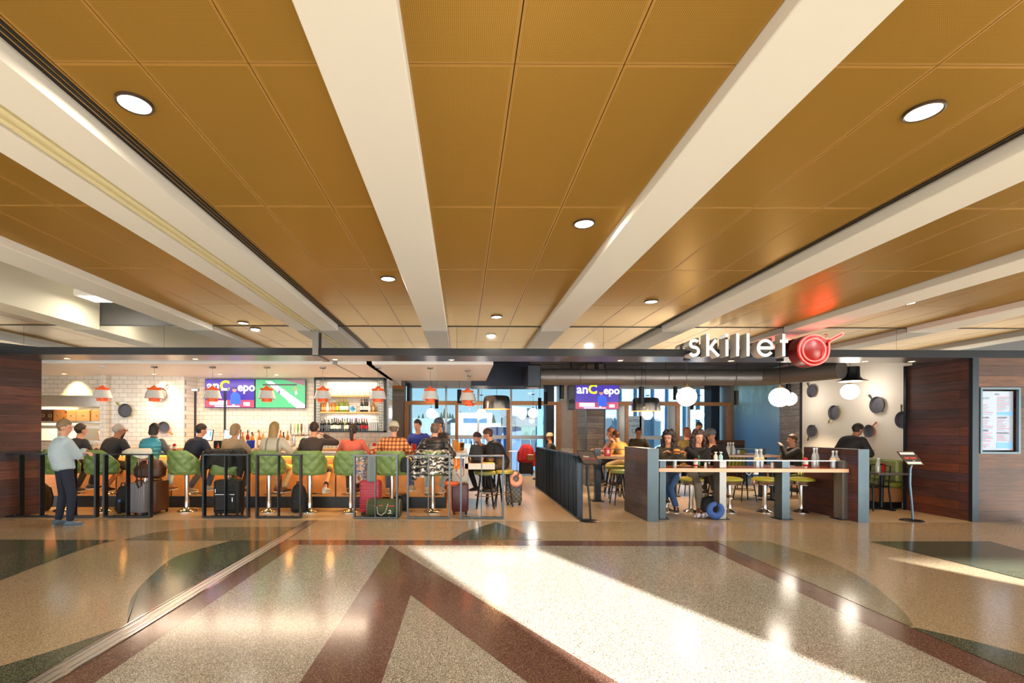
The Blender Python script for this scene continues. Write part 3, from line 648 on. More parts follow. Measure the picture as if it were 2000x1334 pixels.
# ================= railings =================
railLit=mat('rail_steel_lit','565b5e',.3,.85)
railD=mat('rail_black','2a2e33',.32,.75)
rails=[(-14,187,(38,78,142),'runs off the left edge of the picture, behind the standing man'),(201,293,(247,),'in front of the grey ribbed suitcase'),(395,485,(439,),'in front of the upright black suitcase'),(499,588,(543,),'right of the one before the black suitcase'),(690,777,(733,),'in front of the green duffel bag'),(795,880,(837,),'in front of the silver puffer jacket'),(899,985,(941,),'nearest the open entrance')]
YR=7.96; HR=1.054
for a,b_,mid,l in rails:
    xa_,xb_=XD(a,YR),XD(b_,YR); dk=a<300
    M_=railD if a<600 else railLit  # right-hand rails take a lighter copy, sun bounced off the floor painted in
    o=root('metal_railing',((xa_+xb_)/2,YR,0)); h=(xb_-xa_)/2
    tag(o,'steel bar railing panel '+l,'railing','steel railings along the front of the bar')
    for nm,bb in (('top_rail',(-h,h,0,.09,HR-.022,HR)),('bottom_rail',(-h,h,0,.09,.008,.03))):
        g=MB(); g.box(*bb); 
        if nm=='bottom_rail':
            for q in (-.6,.0,.6): g.cyl((q*h,.045,0),.018,.0,.042,10)
        g.build(nm,M_,o)
    for q in (-h,h-.028): g=MB(); g.box(q,q+.028,0,.09,.03,HR-.022); g.build('post',M_,o)
    for m_ in mid: q=XD(m_,YR)-o.location.x; g=MB(); g.box(q-.007,q+.007,0,.09,.03,HR-.022); g.build('post',M_,o)
dv=root('divider_railing')
for nm,bb in (('top_rail',(-.045,.045,0,1.5,HR-.02,HR)),('bottom_rail',(-.045,.045,0,1.5,.01,.03))):
    g=MB(); g.box(*bb); g.build(nm,dsteel,dv)
for k in range(9):
    g=MB(); y=.0+k*1.488/8; g.box(-.045,.045,y,y+.012,.03,HR-.02); g.build('slat',dsteel if k%2 else railD,dv)
for k,l in enumerate(('nearest the concourse','in the middle of the three','farthest from the concourse')):
    o=dv if k==0 else copy_tree(dv); o.location=(1.935,7.96+k*1.56,0); tag(o,'dark steel slatted divider panel beside the entrance aisle, '+l,'railing','slatted divider panels along the entrance aisle')
# ================= bar =================
maple=mat('maple_panel','dc9a4c',.4,noise=.35,nscale=6); brownM=mat('brown_laminate','4d3a31',.5); kickM=mat('kick_black','1f2327',.4,.3)
corian=mat('counter_grey','b5b6b4',.3,noise=.1,nscale=50); led=mat('led_strip','ffb040',.4,emit='ffa02c',estr=4)
XE=.09
bc=root('bar_counter',(-3.7,9.1,0)); tag(bc,'long wood fronted bar counter with grey top and glowing under-edge','bar counter')
bx=lambda g,x0,x1,y0,y1,z0,z1: g.box(x0+3.7,x1+3.7,y0-9.1,y1-9.1,z0,z1)
g=MB(); bx(g,-8.6,XE,8.86,9.5,.985,1.045); bx(g,-.52,XE,9.5,11.9,.985,1.045); g.build('countertop',corian,bc)
g=MB(); bx(g,-8.6,-.3,9.1,9.45,.13,.985)
g.build('carcass',brownM,bc)
for k in range(9):
    x0=-8.55+k*1.03; 
    if x0>-.5: break
    x1=min(x0+1.0,-.32)
    g=MB(); bx(g,x0,x1,9.075,9.1,.21,.81); g.build('front_panel',maple,bc)
g=MB(); bx(g,-8.6,-.3,9.06,9.1,0,.205); g.build('kick_plate',kickM,bc)
g=MB(); bx(g,-8.6,-.2,9.05,9.075,.955,.98); g.build('light_strip',led,bc)
for k in range(4): area('lamp',(-3.6+k*2.4,-.06,.955),2.2,.03,34,'ffb25a',rot=(0,0,0),parent=bc)
g=MB(); bx(g,-.36,XE-.1,9.5,11.8,0,.985); g.build('return_panel',maple,bc)
tt=mat('end_table_white','dcd8cc',.4); 
et=root('lowered_counter_table',(.3,9.5,0)); tag(et,'lower white-edged counter at the open end of the bar','counter')
g=MB(); g.box(-.26,.29,-.6,1.0,.745,.853); g.build('table_top',[tt],et)
g=MB(); g.box(-.257,.287,-.597,.997,.853,.858); g.build('wood_surface',mat('table_wood','9c6a42',.3,noise=.3,nscale=14),et)
g=MB(); g.box(-.27,-.2,-.6,1.0,.0,1.0); g.build('end_panel',tt,et)
g=MB(); g.box(.20,.26,.85,.95,0,.745); g.build('leg',dsteel,et)
# back counter
bk=root('back_counter',(-3.5,11.1,0)); tag(bk,'back bar counter along the tiled wall','counter')
g=MB(); g.box(-5.5,1.65,-.45,.44,1.0,1.05); g.build('countertop',mat('butcher_wood','c79a66',.4,noise=.2,nscale=9),bk)
g=MB(); g.box(-5.5,1.65,-.38,.44,0,1.0); g.build('cabinet',mat('cabinet_steel','8c8c8a',.35,.8),bk)
# ================= stools =================
greenL=mat('green_leather','728c50',.38,noise=.12,nscale=12); seatU=mat('stool_underside','1a1a1a',.5)
def tuft_stool():
    r_=root('bar_stool')
    g=MB(); g.lathe([(.16,0),(.16,.012),(.145,.028),(.11,.042),(.06,.055),(.045,.075),(.042,.1),(.045,.105)],n=28); g.build('base',chrome,r_)
    g=MB(); g.lathe([(.043,.1),(.043,.19),(.037,.2),(.037,.67)],n=20); g.build('column',steel,r_)
    g=MB(); pts=[(-.035,.0,.31),(-.12,.06,.30),(-.16,.2,.295)]+[(.16*math.cos(math.radians(t)),.22+.09*math.sin(math.radians(t)),.29) for t in range(180,-1,-20)]+[(.16,.2,.295),(.12,.06,.30),(.035,0,.31)]
    g.tube(pts,.011,8); g.build('footrest',chrome,r_)
    g=MB(); g.lathe([(.0001,.67),(.13,.67),(.20,.69),(.235,.705),(.235,.735),(.215,.765),(.15,.782),(.0001,.787)],n=32); g.build('seat',greenL,r_)
    g=MB(); g.box(-.1,.1,-.1,.1,.655,.675); g.build('seat_plate',seatU,r_)
    NA,NZ=64,26; vs=[];fs=[]; A=112
    def pt(i,j,side):
        th=math.radians(-A+2*A*i/NA); q=j/NZ
        at=abs(math.degrees(th)); top=1.10-(0 if at<48 else .27*((at-48)/(A-48))**1.3)
        z0=.672+.0*q; z=z0+(top-z0)*q
        R=.262+.018*q
        edge=min(1,min(q,1-q)*9,min(i,NA-i)/NA*22)
        if side==0:
            u=th*.27/.095; w=z/.1
            pf=math.sqrt(abs(math.sin(PI*(u+w)/2)*math.sin(PI*(u-w)/2))); rr=R+.030*pf*edge+.010*edge
        else: rr=R-.045*min(1,edge+.2)
        return (rr*math.sin(th),-rr*math.cos(th),z)
    for side in (0,1):
        for j in range(NZ+1):
            for i in range(NA+1): vs.append(pt(i,j,side))
    W=NA+1; O=W*(NZ+1)
    for j in range(NZ):
        for i in range(NA):
            a=j*W+i; fs.append((a,a+1,a+1+W,a+W)); fs.append((O+a,O+a+W,O+a+1+W,O+a+1))
    for i in range(NA):
        fs.append((i,O+i,O+i+1,i+1)); a=NZ*W+i; fs.append((a,a+1,O+a+1,O+a))
    for j in range(NZ):
        a=j*W; fs.append((a,a+W,O+a+W,O+a)); a=j*W+NA; fs.append((a,O+a,O+a+W,a+W))
    g=MB(); g.smooth=True; g.add(vs,fs)
    # buttons
    for ui in range(-7,8):
        for wi in range(6,12):
            if (ui+wi)%2: continue
            th=ui*.095/.27; z=wi*.1
            if abs(math.degrees(th))>85 or not .74<z<1.06-(.1 if abs(math.degrees(th))>60 else 0): continue
            g.sph((.275*math.sin(th),-.275*math.cos(th),z),.009,n=8,m=6)
    o=g.build('backrest',greenL,r_)
    return r_
st0=tuft_stool(); STX=[-7.11+.731*i for i in range(10)]; STY=8.62
SROT=[-14,-24,-20,-24,-4,-8,4,14,-8,0]
sl_=['mostly hidden behind the standing man','under the bald man in a dark jacket','under the woman in a teal vest','under the man in a navy hoodie','draped with a black jacket','under the woman in a cream jacket','under the man in a brown t-shirt','under the woman in a coral top','under the man in a plaid shirt','draped with a silver puffer jacket']
STOOLS=[]
for i in range(10):
    o=st0 if i==0 else copy_tree(st0); o.location=(STX[i],STY,0); o.rotation_euler=(0,0,math.radians(SROT[i])); STOOLS.append(o)
    tag(o,'green tufted bar stool on a chrome post, '+sl_[i],'bar stool','tufted stools along the bar')
# draped coats
def drape(name,m,i,ztop,zbot,lab,A=120,rot=0,wav=.012,nf=9,sleeves=True,smat=None,seed=1,rr0=.325,hemv=.05):
    rn=random.Random(seed); NA,NZ=70,24; vs=[];fs=[]; ph=[rn.uniform(0,6) for _ in range(4)]
    for side in (0,1):
        for j in range(NZ+1):
            for k in range(NA+1):
                th=math.radians(rot-A+2*A*k/NA); q=j/NZ
                hem=zbot+hemv*math.sin(2.3*th+ph[0])+.03*math.sin(5*th+ph[1])
                z=ztop+(hem-ztop)*q
                R=rr0+wav*(math.sin(nf*th+ph[2]+2*q)+.6*math.sin(17*th+ph[3]))*(.4+q)+.03*q-(0.06*(1-q)**6)
                if side: R-=.014
                if j==0: R=.235 if side==0 else .225; z=ztop+.012
                vs.append((R*math.sin(th),-R*math.cos(th),z))
    W=NA+1;O=W*(NZ+1)
    for j in range(NZ):
        for k in range(NA):
            a=j*W+k; fs.append((a,a+W,a+W+1,a+1)); fs.append((O+a,O+a+1,O+a+W+1,O+a+W))
    for k in range(NA): a=NZ*W+k; fs.append((a,O+a,O+a+1,a+1)); a=k; fs.append((a,a+1,O+a+1,O+a))
    g=MB(); g.smooth=True; g.add(vs,fs); g.smooth=False
    o=g.build(name,m); o.location=(STX[i],STY,0); o.rotation_euler=(0,0,math.radians(SROT[i]*.3)); 
    if sleeves:
        for s_ in (-1,1):
            g=MB(); g.tube([(s_*.20,-.28,ztop-.02),(s_*.30,-.22,ztop-.12),(s_*.33,-.20,ztop-.3),(s_*.31,-.21,ztop-.46),(s_*.30,-.20,zbot-.02)],[.05,.06,.055,.05,.045],10); g.build('sleeve',smat or m,o)
    return tag(o,lab,'jacket')
def weave(name,cols,plane='xz',sx=6,sz=8,thr=None,rough=.8):
    m,nt,b=newmat(name); v=vecmap(nt,plane); mp=N(nt,'ShaderNodeMapping'); mp.inputs['Scale'].default_value=(sx,sz,1); nt.links.new(v,mp.inputs[0])
    n=N(nt,'ShaderNodeTexNoise'); n.inputs['Scale'].default_value=1; n.inputs['Detail'].default_value=3; nt.links.new(mp.outputs[0],n.inputs['Vector'])
    cr=N(nt,'ShaderNodeValToRGB'); cr.color_ramp.interpolation='CONSTANT'; el=cr.color_ramp.elements; el[0].color=rgb(cols[0]); el[1].position=.7; el[1].color=rgb(cols[-1])
    for i,c in enumerate(cols[1:-1]): e=el.new(.38+.3*i/max(1,len(cols)-2)); e.color=rgb(c)
    nt.links.new(n.outputs['Fac'],cr.inputs[0]); nt.links.new(cr.outputs[0],b.inputs['Base Color']); b.inputs['Roughness'].default_value=rough; return m
blackF=mat('black_fabric','121316',.8,noise=.2,nscale=30)
drape('draped_jacket',blackF,4,1.115,.80,'black jacket hung over the back of a bar stool, both sleeves dangling',seed=3)
tap=weave('tapestry_fabric',['8a5b3a','c9a98a','5f6f93','d9c9b0','b98a5c'],'xz',9,12)
drape('draped_coat',tap,7,1.095,.62,'patterned tan and blue coat hanging from the stool under the woman in coral',A=34,rot=52,sleeves=False,seed=5,hemv=.1)
m,nt,b=newmat('silver_puffer'); v=vecmap(nt,'xz'); wv=N(nt,'ShaderNodeTexWave'); wv.bands_direction='Y'; wv.inputs['Scale'].default_value=3.6; wv.inputs['Distortion'].default_value=9; wv.inputs['Detail'].default_value=3; wv.inputs['Detail Scale'].default_value=2.5; nt.links.new(v,wv.inputs['Vector'])
cr=N(nt,'ShaderNodeValToRGB'); el=cr.color_ramp.elements; el[0].position=.2; el[0].color=rgb('4a4845'); el[1].position=.6; el[1].color=rgb('d8d6d0'); nt.links.new(wv.outputs['Fac'],cr.inputs[0]); nt.links.new(cr.outputs[0],b.inputs['Base Color']); b.inputs['Metallic'].default_value=.7; b.inputs['Roughness'].default_value=.28
bp=N(nt,'ShaderNodeBump'); bp.inputs['Strength'].default_value=1; bp.inputs['Distance'].default_value=.02; nt.links.new(wv.outputs['Fac'],bp.inputs['Height']); nt.links.new(bp.outputs['Normal'],b.inputs['Normal']); silver=m
drape('draped_jacket',silver,9,1.115,.64,'crinkled silver puffer jacket hung over the end bar stool',A=125,wav=.014,seed=8,hemv=.06)
drape('draped_jacket',mat('white_fabric','cfd0c6',.8),2,1.12,1.0,'pale jacket bunched over the stool back under the teal vest',A=55,sleeves=False,seed=9,hemv=.02)
# ================= pendants over bar =================
orP=mat('pendant_orange','e25a12',.35); whP=mat('pendant_white','cfcdc8',.45); cordM=mat('cord_white','c9c5bd',.6); cordB=mat('cord_black','151515',.5)
pd=root('pendant_lamp')
g=MB(); g.lathe([(.06,0),(.06,.03),(.0001,.03)],(0,0,.36+.0),n=20,cap=True); 
canopy=g
g=MB(); g.lathe([(.165,.155),(.123,.308)],n=36,cap=False); g.lathe([(.161,.153),(.119,.306)],n=36,cap=False); g.lathe([(.165,.155),(.161,.153)],n=36,cap=False); g.build('shade',whP,pd)
g=MB(); g.lathe([(.098,.300),(.125,.345),(.125,.350),(.060,.352),(.058,.375),(.036,.378),(.034,.395),(.012,.398),(.012,.41)],n=36); g.build('top_collar',orP,pd)
g=MB(); g.lathe([(.095,.095),(.095,.205)],n=36,cap=False); g.lathe([(.091,.205),(.091,.095),(.095,.095)],n=36,cap=False); g.build('lower_ring',orP,pd)
g=MB(); g.sph((0,0,.165),.045,n=16,m=10); g.build('bulb',warmem,pd)
spot('lamp',(0,0,.14),18,'ffc47a',2.2,.8,.05,parent=pd)
PX=[(200,9.4),(301,9.4),(415,9.4),(521,9.4),(630,9.4),(738,9.4),(840,9.4),(913,9.75),(917,10.7)]
pl_=['farthest left, before the kitchen opening','second from the left, below a bright wall light','overlapping the left television','overlapping the right television','beside the left edge of the bottle shelves','over the right end of the bottle shelves','against the left side of the window','nearer one of the overlapping pair at the window','farther one of the overlapping pair at the window']
for i,(px,d) in enumerate(PX):
    o=pd if i==0 else copy_tree(pd); zb=1.913
    o.location=(XD(px,d),d,zb); tag(o,'orange and white tiered pendant lamp, '+pl_[i],'pendant lamp','tiered pendants over the bar')
    g=MB(); g.rod((0,0,.39),(0,0,ZBC-zb-.02),.003,n=6); g.lathe([(.0001,ZBC-zb-.028),(.058,ZBC-zb-.028),(.058,ZBC-zb)],n=20,cap=False); g.build('cord_and_canopy',cordM,o)
# small ceiling downlights of bar
bd=root('small_downlight'); g=MB(); g.lathe([(.035,0),(.055,-.004),(.055,.002)],n=20,cap=False); g.build('trim_ring',whP,bd); g=MB(); g.lathe([(.0001,-.001),(.036,-.001)],n=20,cap=False); g.build('lens',warmem,bd)
for k,(px,py,l) in enumerate([(429,731,'above the left television'),(540,732,'above the right television')]):
    o=bd if k==0 else copy_tree(bd); p=C(px,py,ZBC); o.location=(p.x,p.y,ZBC-.002); tag(o,'small round downlight in the white bar ceiling '+l,'ceiling light')
    spot('lamp',(0,0,-.02),10,'ffd49a',1.9,.9,.04,parent=o)
for k,px in enumerate((127,302)):
    o=copy_tree(bd); 
    for ch in list(o.children):
        if ch.type=='LIGHT': bpy.data.objects.remove(ch)
    xx=XD(px,10.75); o.location=(xx,10.72,ZBC-.002); tag(o,['small downlight washing the tile above the kitchen pass','small downlight washing the tile behind the second pendant'][k],'ceiling light')
    s_=spot('lamp',(0,.1,-.03),110,'ffcf8e',1.5,.9,.04,parent=o); s_.rotation_euler=(math.radians(28),0,0)
area('lamp',(-4.5,10.2,ZBC-.03),5,.5,110,'ffe2c4')  # added fill panel below the bar ceiling, no fixture of its own
area('lamp',(-9,12.2,2.6),1.2,1.2,150,'ffe8c8')  # added fill to brighten the kitchen, no fixture
# ================= globe pendants =================
globeM=mat('opal_globe','fff8ee',.4,emit='fff1df',estr=12)
gl=root('globe_pendant'); g=MB(); g.sph((0,0,0),.158,n=32,m=20); g.build('globe',globeM,gl)
g=MB(); g.lathe([(.05,.150),(.05,.17),(.012,.175),(.012,.21)],n=20); g.build('fitter',mat('brass','8a6a3a',.3,.9),gl)
gd=[(1341,775,8.1,2.67,'left of the two hanging from the header'),(1523,776,8.1,2.67,'right of the two hanging from the header'),(1542,779,11.6,3.25,'just behind the right one under the header'),(1660,765,9.95,3.25,'under the dark flanged hood by the white wall'),
 (842,807,16.2,3.25,'small and far, left of the window bays'),(940,808,16.2,3.25,'small and far, at the middle of the left window bay'),(1041,807,15.8,3.25,'small and far, at the right of the left window bay'),(1265,810,15.6,3.25,'small and far, below the right drum lamp'),(1365,810,15.6,3.25,'small and far, over the standing waiter')]
for i,(px,py,d,zt,lb) in enumerate(gd):
    o=gl if i==0 else copy_tree(gl); p=P(px,py,d); o.location=p; tag(o,'round white globe pendant lamp, '+lb,'pendant lamp','white globe pendants in the dining room')
    g=MB(); g.rod((0,0,.2),(0,0,zt-p.z-.02),.0045,n=6); g.lathe([(.055,zt-p.z-.025),(.055,zt-p.z)],n=16); g.build('cord_and_canopy',cordB,o)
# drums
galv=mat('galvanised','9a9a98',.22,.95,noise=.3,nscale=9); orI=mat('drum_inside','ff5a14',.5,emit='ff5a14',estr=1.2)
dr=root('drum_pendant')
g=MB(); g.lathe([(.305,0),(.298,.16),(.275,.26),(.24,.288),(.0001,.295)],n=48,cap=False); g.build('shade',galv,dr)
g=MB(); g.lathe([(.300,.002),(.292,.16),(.268,.25),(.0001,.28)],n=48,cap=False); g.build('inner_lining',orI,dr)
g=MB(); g.sph((0,0,.12),.05); g.build('bulb',warmem,dr)
area('lamp',(0,0,.06),.3,.3,40,'ffc890',parent=dr,disk=True)
for i,(px,py,l) in enumerate([(970,799,'near the entrance aisle'),(1261,803,'above the left partition')]):
    o=dr if i==0 else copy_tree(dr); p=P(px,py,10.7); o.location=p; tag(o,'wide galvanised drum pendant with orange lining, '+l,'pendant lamp','galvanised drum pendants')
    g=MB(); g.rod((0,0,.29),(0,0,3.25-p.z),.005,n=6); g.build('cord',cordB,o)
cy=root('cylinder_pendant'); g=MB(); g.lathe([(.055,0),(.055,.36),(.0001,.36)],n=20,cap=False); g.lathe([(.05,.02),(.0001,.02)],n=20,cap=False); g.build('shade',mat('cylinder_black','17181b',.4,.5),cy)
g=MB(); g.lathe([(.0001,.012),(.048,.012)],n=20,cap=False); g.build('lens',warmem,cy)
spot('lamp',(0,0,-.01),170,'ffe0bc',1.7,.7,.04,parent=cy)
cyl_=[(1097,779,11.6,'left of the hanging television'),(1066,790,14.0,'at the right side of the left window bay'),(1054,799,15.5,'lowest one in front of the left window bay'),(897,788,12.5,'between the orange pendants and the left window'),(853,798,15.0,'below the orange pendant at the window'),(1253,789,10.2,'in front of the right drum lamp'),(1319,781,13.2,'left of the big globe'),(1351,800,15,'below the big globe'),(1438,791,12.2,'in front of the blue mural'),(1540,780,11.3,'in front of the weathered grey planks')]
for i,(px,py,d,l) in enumerate(cyl_):
    o=cy if i==0 else copy_tree(cy); p=P(px,py,d); o.location=p; tag(o,'slim black cylinder pendant lamp, '+l,'pendant lamp','black cylinder pendants in the dining room')
    g=MB(); g.rod((0,0,.36),(0,0,3.25-p.z),.004,n=6); g.build('cord',cordB,o)
# soffit spots washing threshold
for k,xx in enumerate([-6.8,-4.6,-2.2,-.2,2.7,4.6,6.9,7.7]):
    o=copy_tree(bd)
    for ch in list(o.children):
        if ch.type=='LIGHT': bpy.data.objects.remove(ch)
    o.location=(xx,8.3,2.670); tag(o,'small downlight set in the header soffit, '+ORD[k]+' from the left','ceiling light','downlights in the header soffit'); spot('lamp',(0,0,-.02),60,'ffcc90',1.5,.8,.04,parent=o)
# ================= partitions and communal table =================
capM=mat('partition_steel','4d5a60',.38,.6,noise=.2,nscale=6)
def partition(x0,x1,y0,y1,lab,m=wood_py,h=1.178):
    o=root('partition_wall',((x0+x1)/2,(y0+y1)/2,0)); w=(x1-x0)/2; L=(y1-y0)/2
    tag(o,lab,'partition')
    g=MB(); g.box(-w,w,-L+.012,L-.01,0,h-.012); g.build('plank_cladding',m,o)
    g=MB(); g.box(-w-.003,w+.003,-L-.006,-L+.012,0,h); g.box(-w-.003,w+.003,-L,L,h-.012,h); g.box(-w-.003,w+.003,L-.012,L+.003,0,h); g.build('steel_edging',capM,o); return o
partition(2.98,3.155,7.79,8.89,'low plank partition with blue-grey steel end, left end of the communal table')
partition(6.375,6.545,7.79,9.03,'low plank partition with bright steel end, right end of the communal table',wood_dky)
tabW=mat('table_light_edge','d9b08a',.35); tabT=mat('table_orange_top','b8642e',.25,noise=.3,nscale=10)
o=root('communal_table',(4.76,8.2,0)); tag(o,'long wooden communal table on steel posts between the two partitions','table')
g=MB(); g.bbox(-1.59,1.58,-.27,.3,.79,.848,.004); g.build('table_top',tabW,o)
g=MB(); g.box(-1.588,1.578,-.262,.298,.848,.853); g.build('top_veneer',tabT,o)
g=MB(); g.box(-1.59,1.60,-.18,.04,.968,.984); g.build('upper_shelf',mat('shelf_glass_edge','a8a6a2',.15,.6),o)
for k,(a,b_) in enumerate(((1289,1301),(1406,1419),(1528,1543),(1646,1658))):
    xa_=XD(a,8.0)-4.76; xb_=XD(b_,8.0)-4.76
    g=MB(); g.box(xa_,xb_,-.2,-.19,0,.968).box(xa_,xa_+.012,-.19,0,0,.968).box(xb_-.012,xb_,-.19,0,0,.968).box(xa_,xb_,-.01,0,0,.968)
    g.build('post',[capM,mat('post_steel','8f8c88',.42,.9),capM,mat('post_steel','8f8c88',.42,.9)][k],o)
    g=MB(); g.box(xa_-.05,xb_+.05,-.22,.02,0,.012)
    for q in (xa_-.03,xb_+.03): g.cyl((q,-.16,0),.012,.012,.03,8)
    g.build('foot_plate',railD,o)
def chrome_stool():
    r_=root('diner_stool')
    g=MB(); g.lathe([(.135,0),(.135,.01),(.11,.03),(.06,.05),(.045,.07)],n=28); g.build('base',chrome,r_)
    g=MB(); g.lathe([(.043,.05),(.043,.16),(.036,.17),(.036,.51)],n=20); g.build('column',steel,r_)
    g=MB(); g.lathe([(.17,.505),(.205,.505)]+[(.205+(.006 if k%2 else 0),.51+.011*k) for k in range(7)]+[(.2,.585)],n=40); g.build('chrome_band',chrome,r_)
    g=MB(); g.lathe([(.205,.575),(.215,.59),(.212,.61),(.17,.632),(.09,.642),(.0001,.644)],n=40); g.build('seat',mat('olive_seat','b4b43c',.4),r_); return r_
cs=chrome_stool(); CSX=[XD(p,8.75) for p in (1350,1425,1494,1565)]
for i,l in enumerate(['under the woman in grey trousers','left of the middle post','between the middle and right posts','nearest the right partition']):
    o=cs if i==0 else copy_tree(cs); o.location=(CSX[i],8.75,0); tag(o,'round olive diner stool with ribbed chrome band, '+l,'stool','chrome diner stools at the communal table')
# woman with glasses sits on the first one too: a fifth stool hidden by partition
o=copy_tree(cs); o.location=(XD(1302,8.85),8.85,0); tag(o,'round olive diner stool under the woman with glasses','stool','chrome diner stools at the communal table')
# ---- wooden legged stools
def leg_stool(h=.70):
    r_=root('counter_stool'); bl=mat('stool_black','18191b',.35,.5)
    g=MB(); g.lathe([(.19,h-.07),(.195,h-.06),(.195,h-.01),(.18,h),(.0001,h+.004)],n=32); g.build('seat',mat('sage_seat','7f8546',.45),r_)
    for k in range(4):
        a=PI/4+k*PI/2; g=MB(); g.rod((.23*math.cos(a),.23*math.sin(a),0),(.12*math.cos(a),.12*math.sin(a),h-.07),.011,.015,8); g.build('leg',bl,r_)
    g=MB(); zz=.24; q=.23-.11*zz/(h-.07); g.tube([(q*math.cos(2*PI*k/24),q*math.sin(2*PI*k/24),zz) for k in range(24)],.009,8,True); g.build('foot_ring',mat('ring_brass','8c7a55',.3,.8),r_)
    g=MB(); g.lathe([(.0001,h-.09),(.13,h-.09),(.13,h-.07)],n=24,cap=False); g.lathe([(.02,h-.3),(.02,h-.09)],n=12); g.build('swivel',bl,r_); return r_
ls=leg_stool()
LS=[(948,9.15,'nearer one at the open bar end'),(966,9.75,'farther one at the open bar end'),(1212,9.6,'nearer one left of the left partition'),(1200,10.6,'farther one left of the left partition'),(1455,10.2,'in front of the far high table'),(1385,10.6,'behind the crossed-legged woman')]
for i,(px,d,l) in enumerate(LS):
    o=ls if i==0 else copy_tree(ls); o.location=(XD(px,d),d,0); tag(o,'round sage stool on splayed black legs, '+l,'stool','black legged stools')
# ---- tables
def ped_table(name,px,d,w,dep,h,m,lab,th=.035):
    o=root(name,(XD(px,d),d,0)); g=MB(); g.bbox(-w/2,w/2,-dep/2,dep/2,h-th,h,.004); g.build('table_top',m,o)
    g=MB(); g.rod((0,0,.03),(0,0,h-th),.032,n=14); g.build('pedestal',railD,o)
    g=MB(); g.box(-.27,.27,-.035,.035,0,.03).box(-.035,.035,-.27,.27,0,.03); g.build('base',railD,o); return tag(o,lab,'table')
gtop=mat('grey_table_top','55565a',.25)
ped_table('bistro_table',1722,9.2,.62,.6,.70,gtop,'small dark bistro table by the banquette and white wall')
ped_table('bistro_table',1508,10.3,.6,.55,.76,mat('taupe_table_top','8c8078',.3),'taupe bistro table in front of the man who is drinking')
def high_table(x,y,w,dep,lab,h=.95,ang=0):
    o=root('high_table',(x,y,0),ang); tag(o,lab,'table')
    g=MB(); g.bbox(-w/2,w/2,-dep/2,dep/2,h-.05,h,.004); g.build('table_top',mat('high_table_wood','b98d66',.22,noise=.25,nscale=9),o)
    for q in (-1,1): c=q*(w/2-.14); g=MB(); g.box(c-.06,c+.06,-.06,.06,0,h-.05).box(c-.12,c+.12,-.14,.14,0,.012); g.build('post',railD,o)
    g=MB(); g.box(-w/2+.08,w/2-.08,-.02,.1,h+.12,h+.135).box(-w/2+.08,-w/2+.2,-.02,.06,h,h+.12).box(w/2-.2,w/2-.08,-.02,.06,h,h+.12); g.build('raised_shelf',capM,o); return o
high_table(3.35,10.1,1.35,.75,'high wooden table behind the left partition')
high_table(5.75,10.9,2.3,.8,'high wooden table with bottles behind the communal table')
# booth + banquette
o=root('booth_bench',(7.35,13.6,0)); tag(o,'dark wood booth back with olive bench in front of the mural','booth')
g=MB(); g.box(-.55,.55,-.05,.05,0,1.22); g.build('wood_back',wood_dk,o)
g=MB(); g.box(-.6,-.55,-.06,.06,0,1.23); g.build('end_cap',capM,o)
olL=mat('olive_banquette','8a8a3c',.45)
g=MB(); g.bbox(-.5,.55,-.55,-.06,.40,.50,.02).bbox(-.5,.55,-.16,-.06,.5,.95,.02); g.build('cushions',olL,o)
o=root('banquette',(8.17,11.0,0)); tag(o,'long sage banquette with wooden base along the white wall','banquette')
g=MB(); g.bbox(-.22,.28,-1.75,1.7,.38,.5,.03); g.build('seat',olL,o)
g=MB(); 
for k in range(4): g.bbox(.14,.28,-1.75+k*.865,-1.75+(k+1)*.865-.01,.5,.92,.03)
g.build('backrest',mat('sage_banquette','8b9a5c',.4),o)
g=MB(); g.box(-.2,.28,-1.74,1.7,.12,.38); g.build('wood_base',mat('banq_wood','a5734a',.4,noise=.3,nscale=9),o)
g=MB(); g.box(-.12,.28,-1.7,1.7,0,.12); g.build('plinth',blackM,o)
def metal_chair(x,y,rz,lab):
    o=root('metal_chair',(x,y,0),rz); bl=MATS['stool_black']
    g=MB(); g.bbox(-.2,.2,-.2,.2,.43,.46,.01); g.build('seat',bl,o)
    for a in (-1,1):
        for b_ in (-1,1): g=MB(); g.rod((a*.21,b_*.21,0),(a*.18,b_*.18,.43),.013,n=8); g.build('leg',bl,o)
    g=MB(); g.tube([(-.18,.18,.45),(-.18,.22,.82),(0,.23,.85),(.18,.22,.82),(.18,.18,.45)],.012,8)
    for q in (-.09,0,.09): g.rod((q,.19,.46),(q,.23,.84),.008,n=6)
    g.build('backrest',bl,o); return tag(o,lab,'chair','black metal chairs')
metal_chair(XD(1697,9.2),9.15,-PI/2+.2,'black metal chair partly hidden behind the bright steel partition end')
metal_chair(6.9,12.3,PI,'black metal chair with rod back in front of the booth')
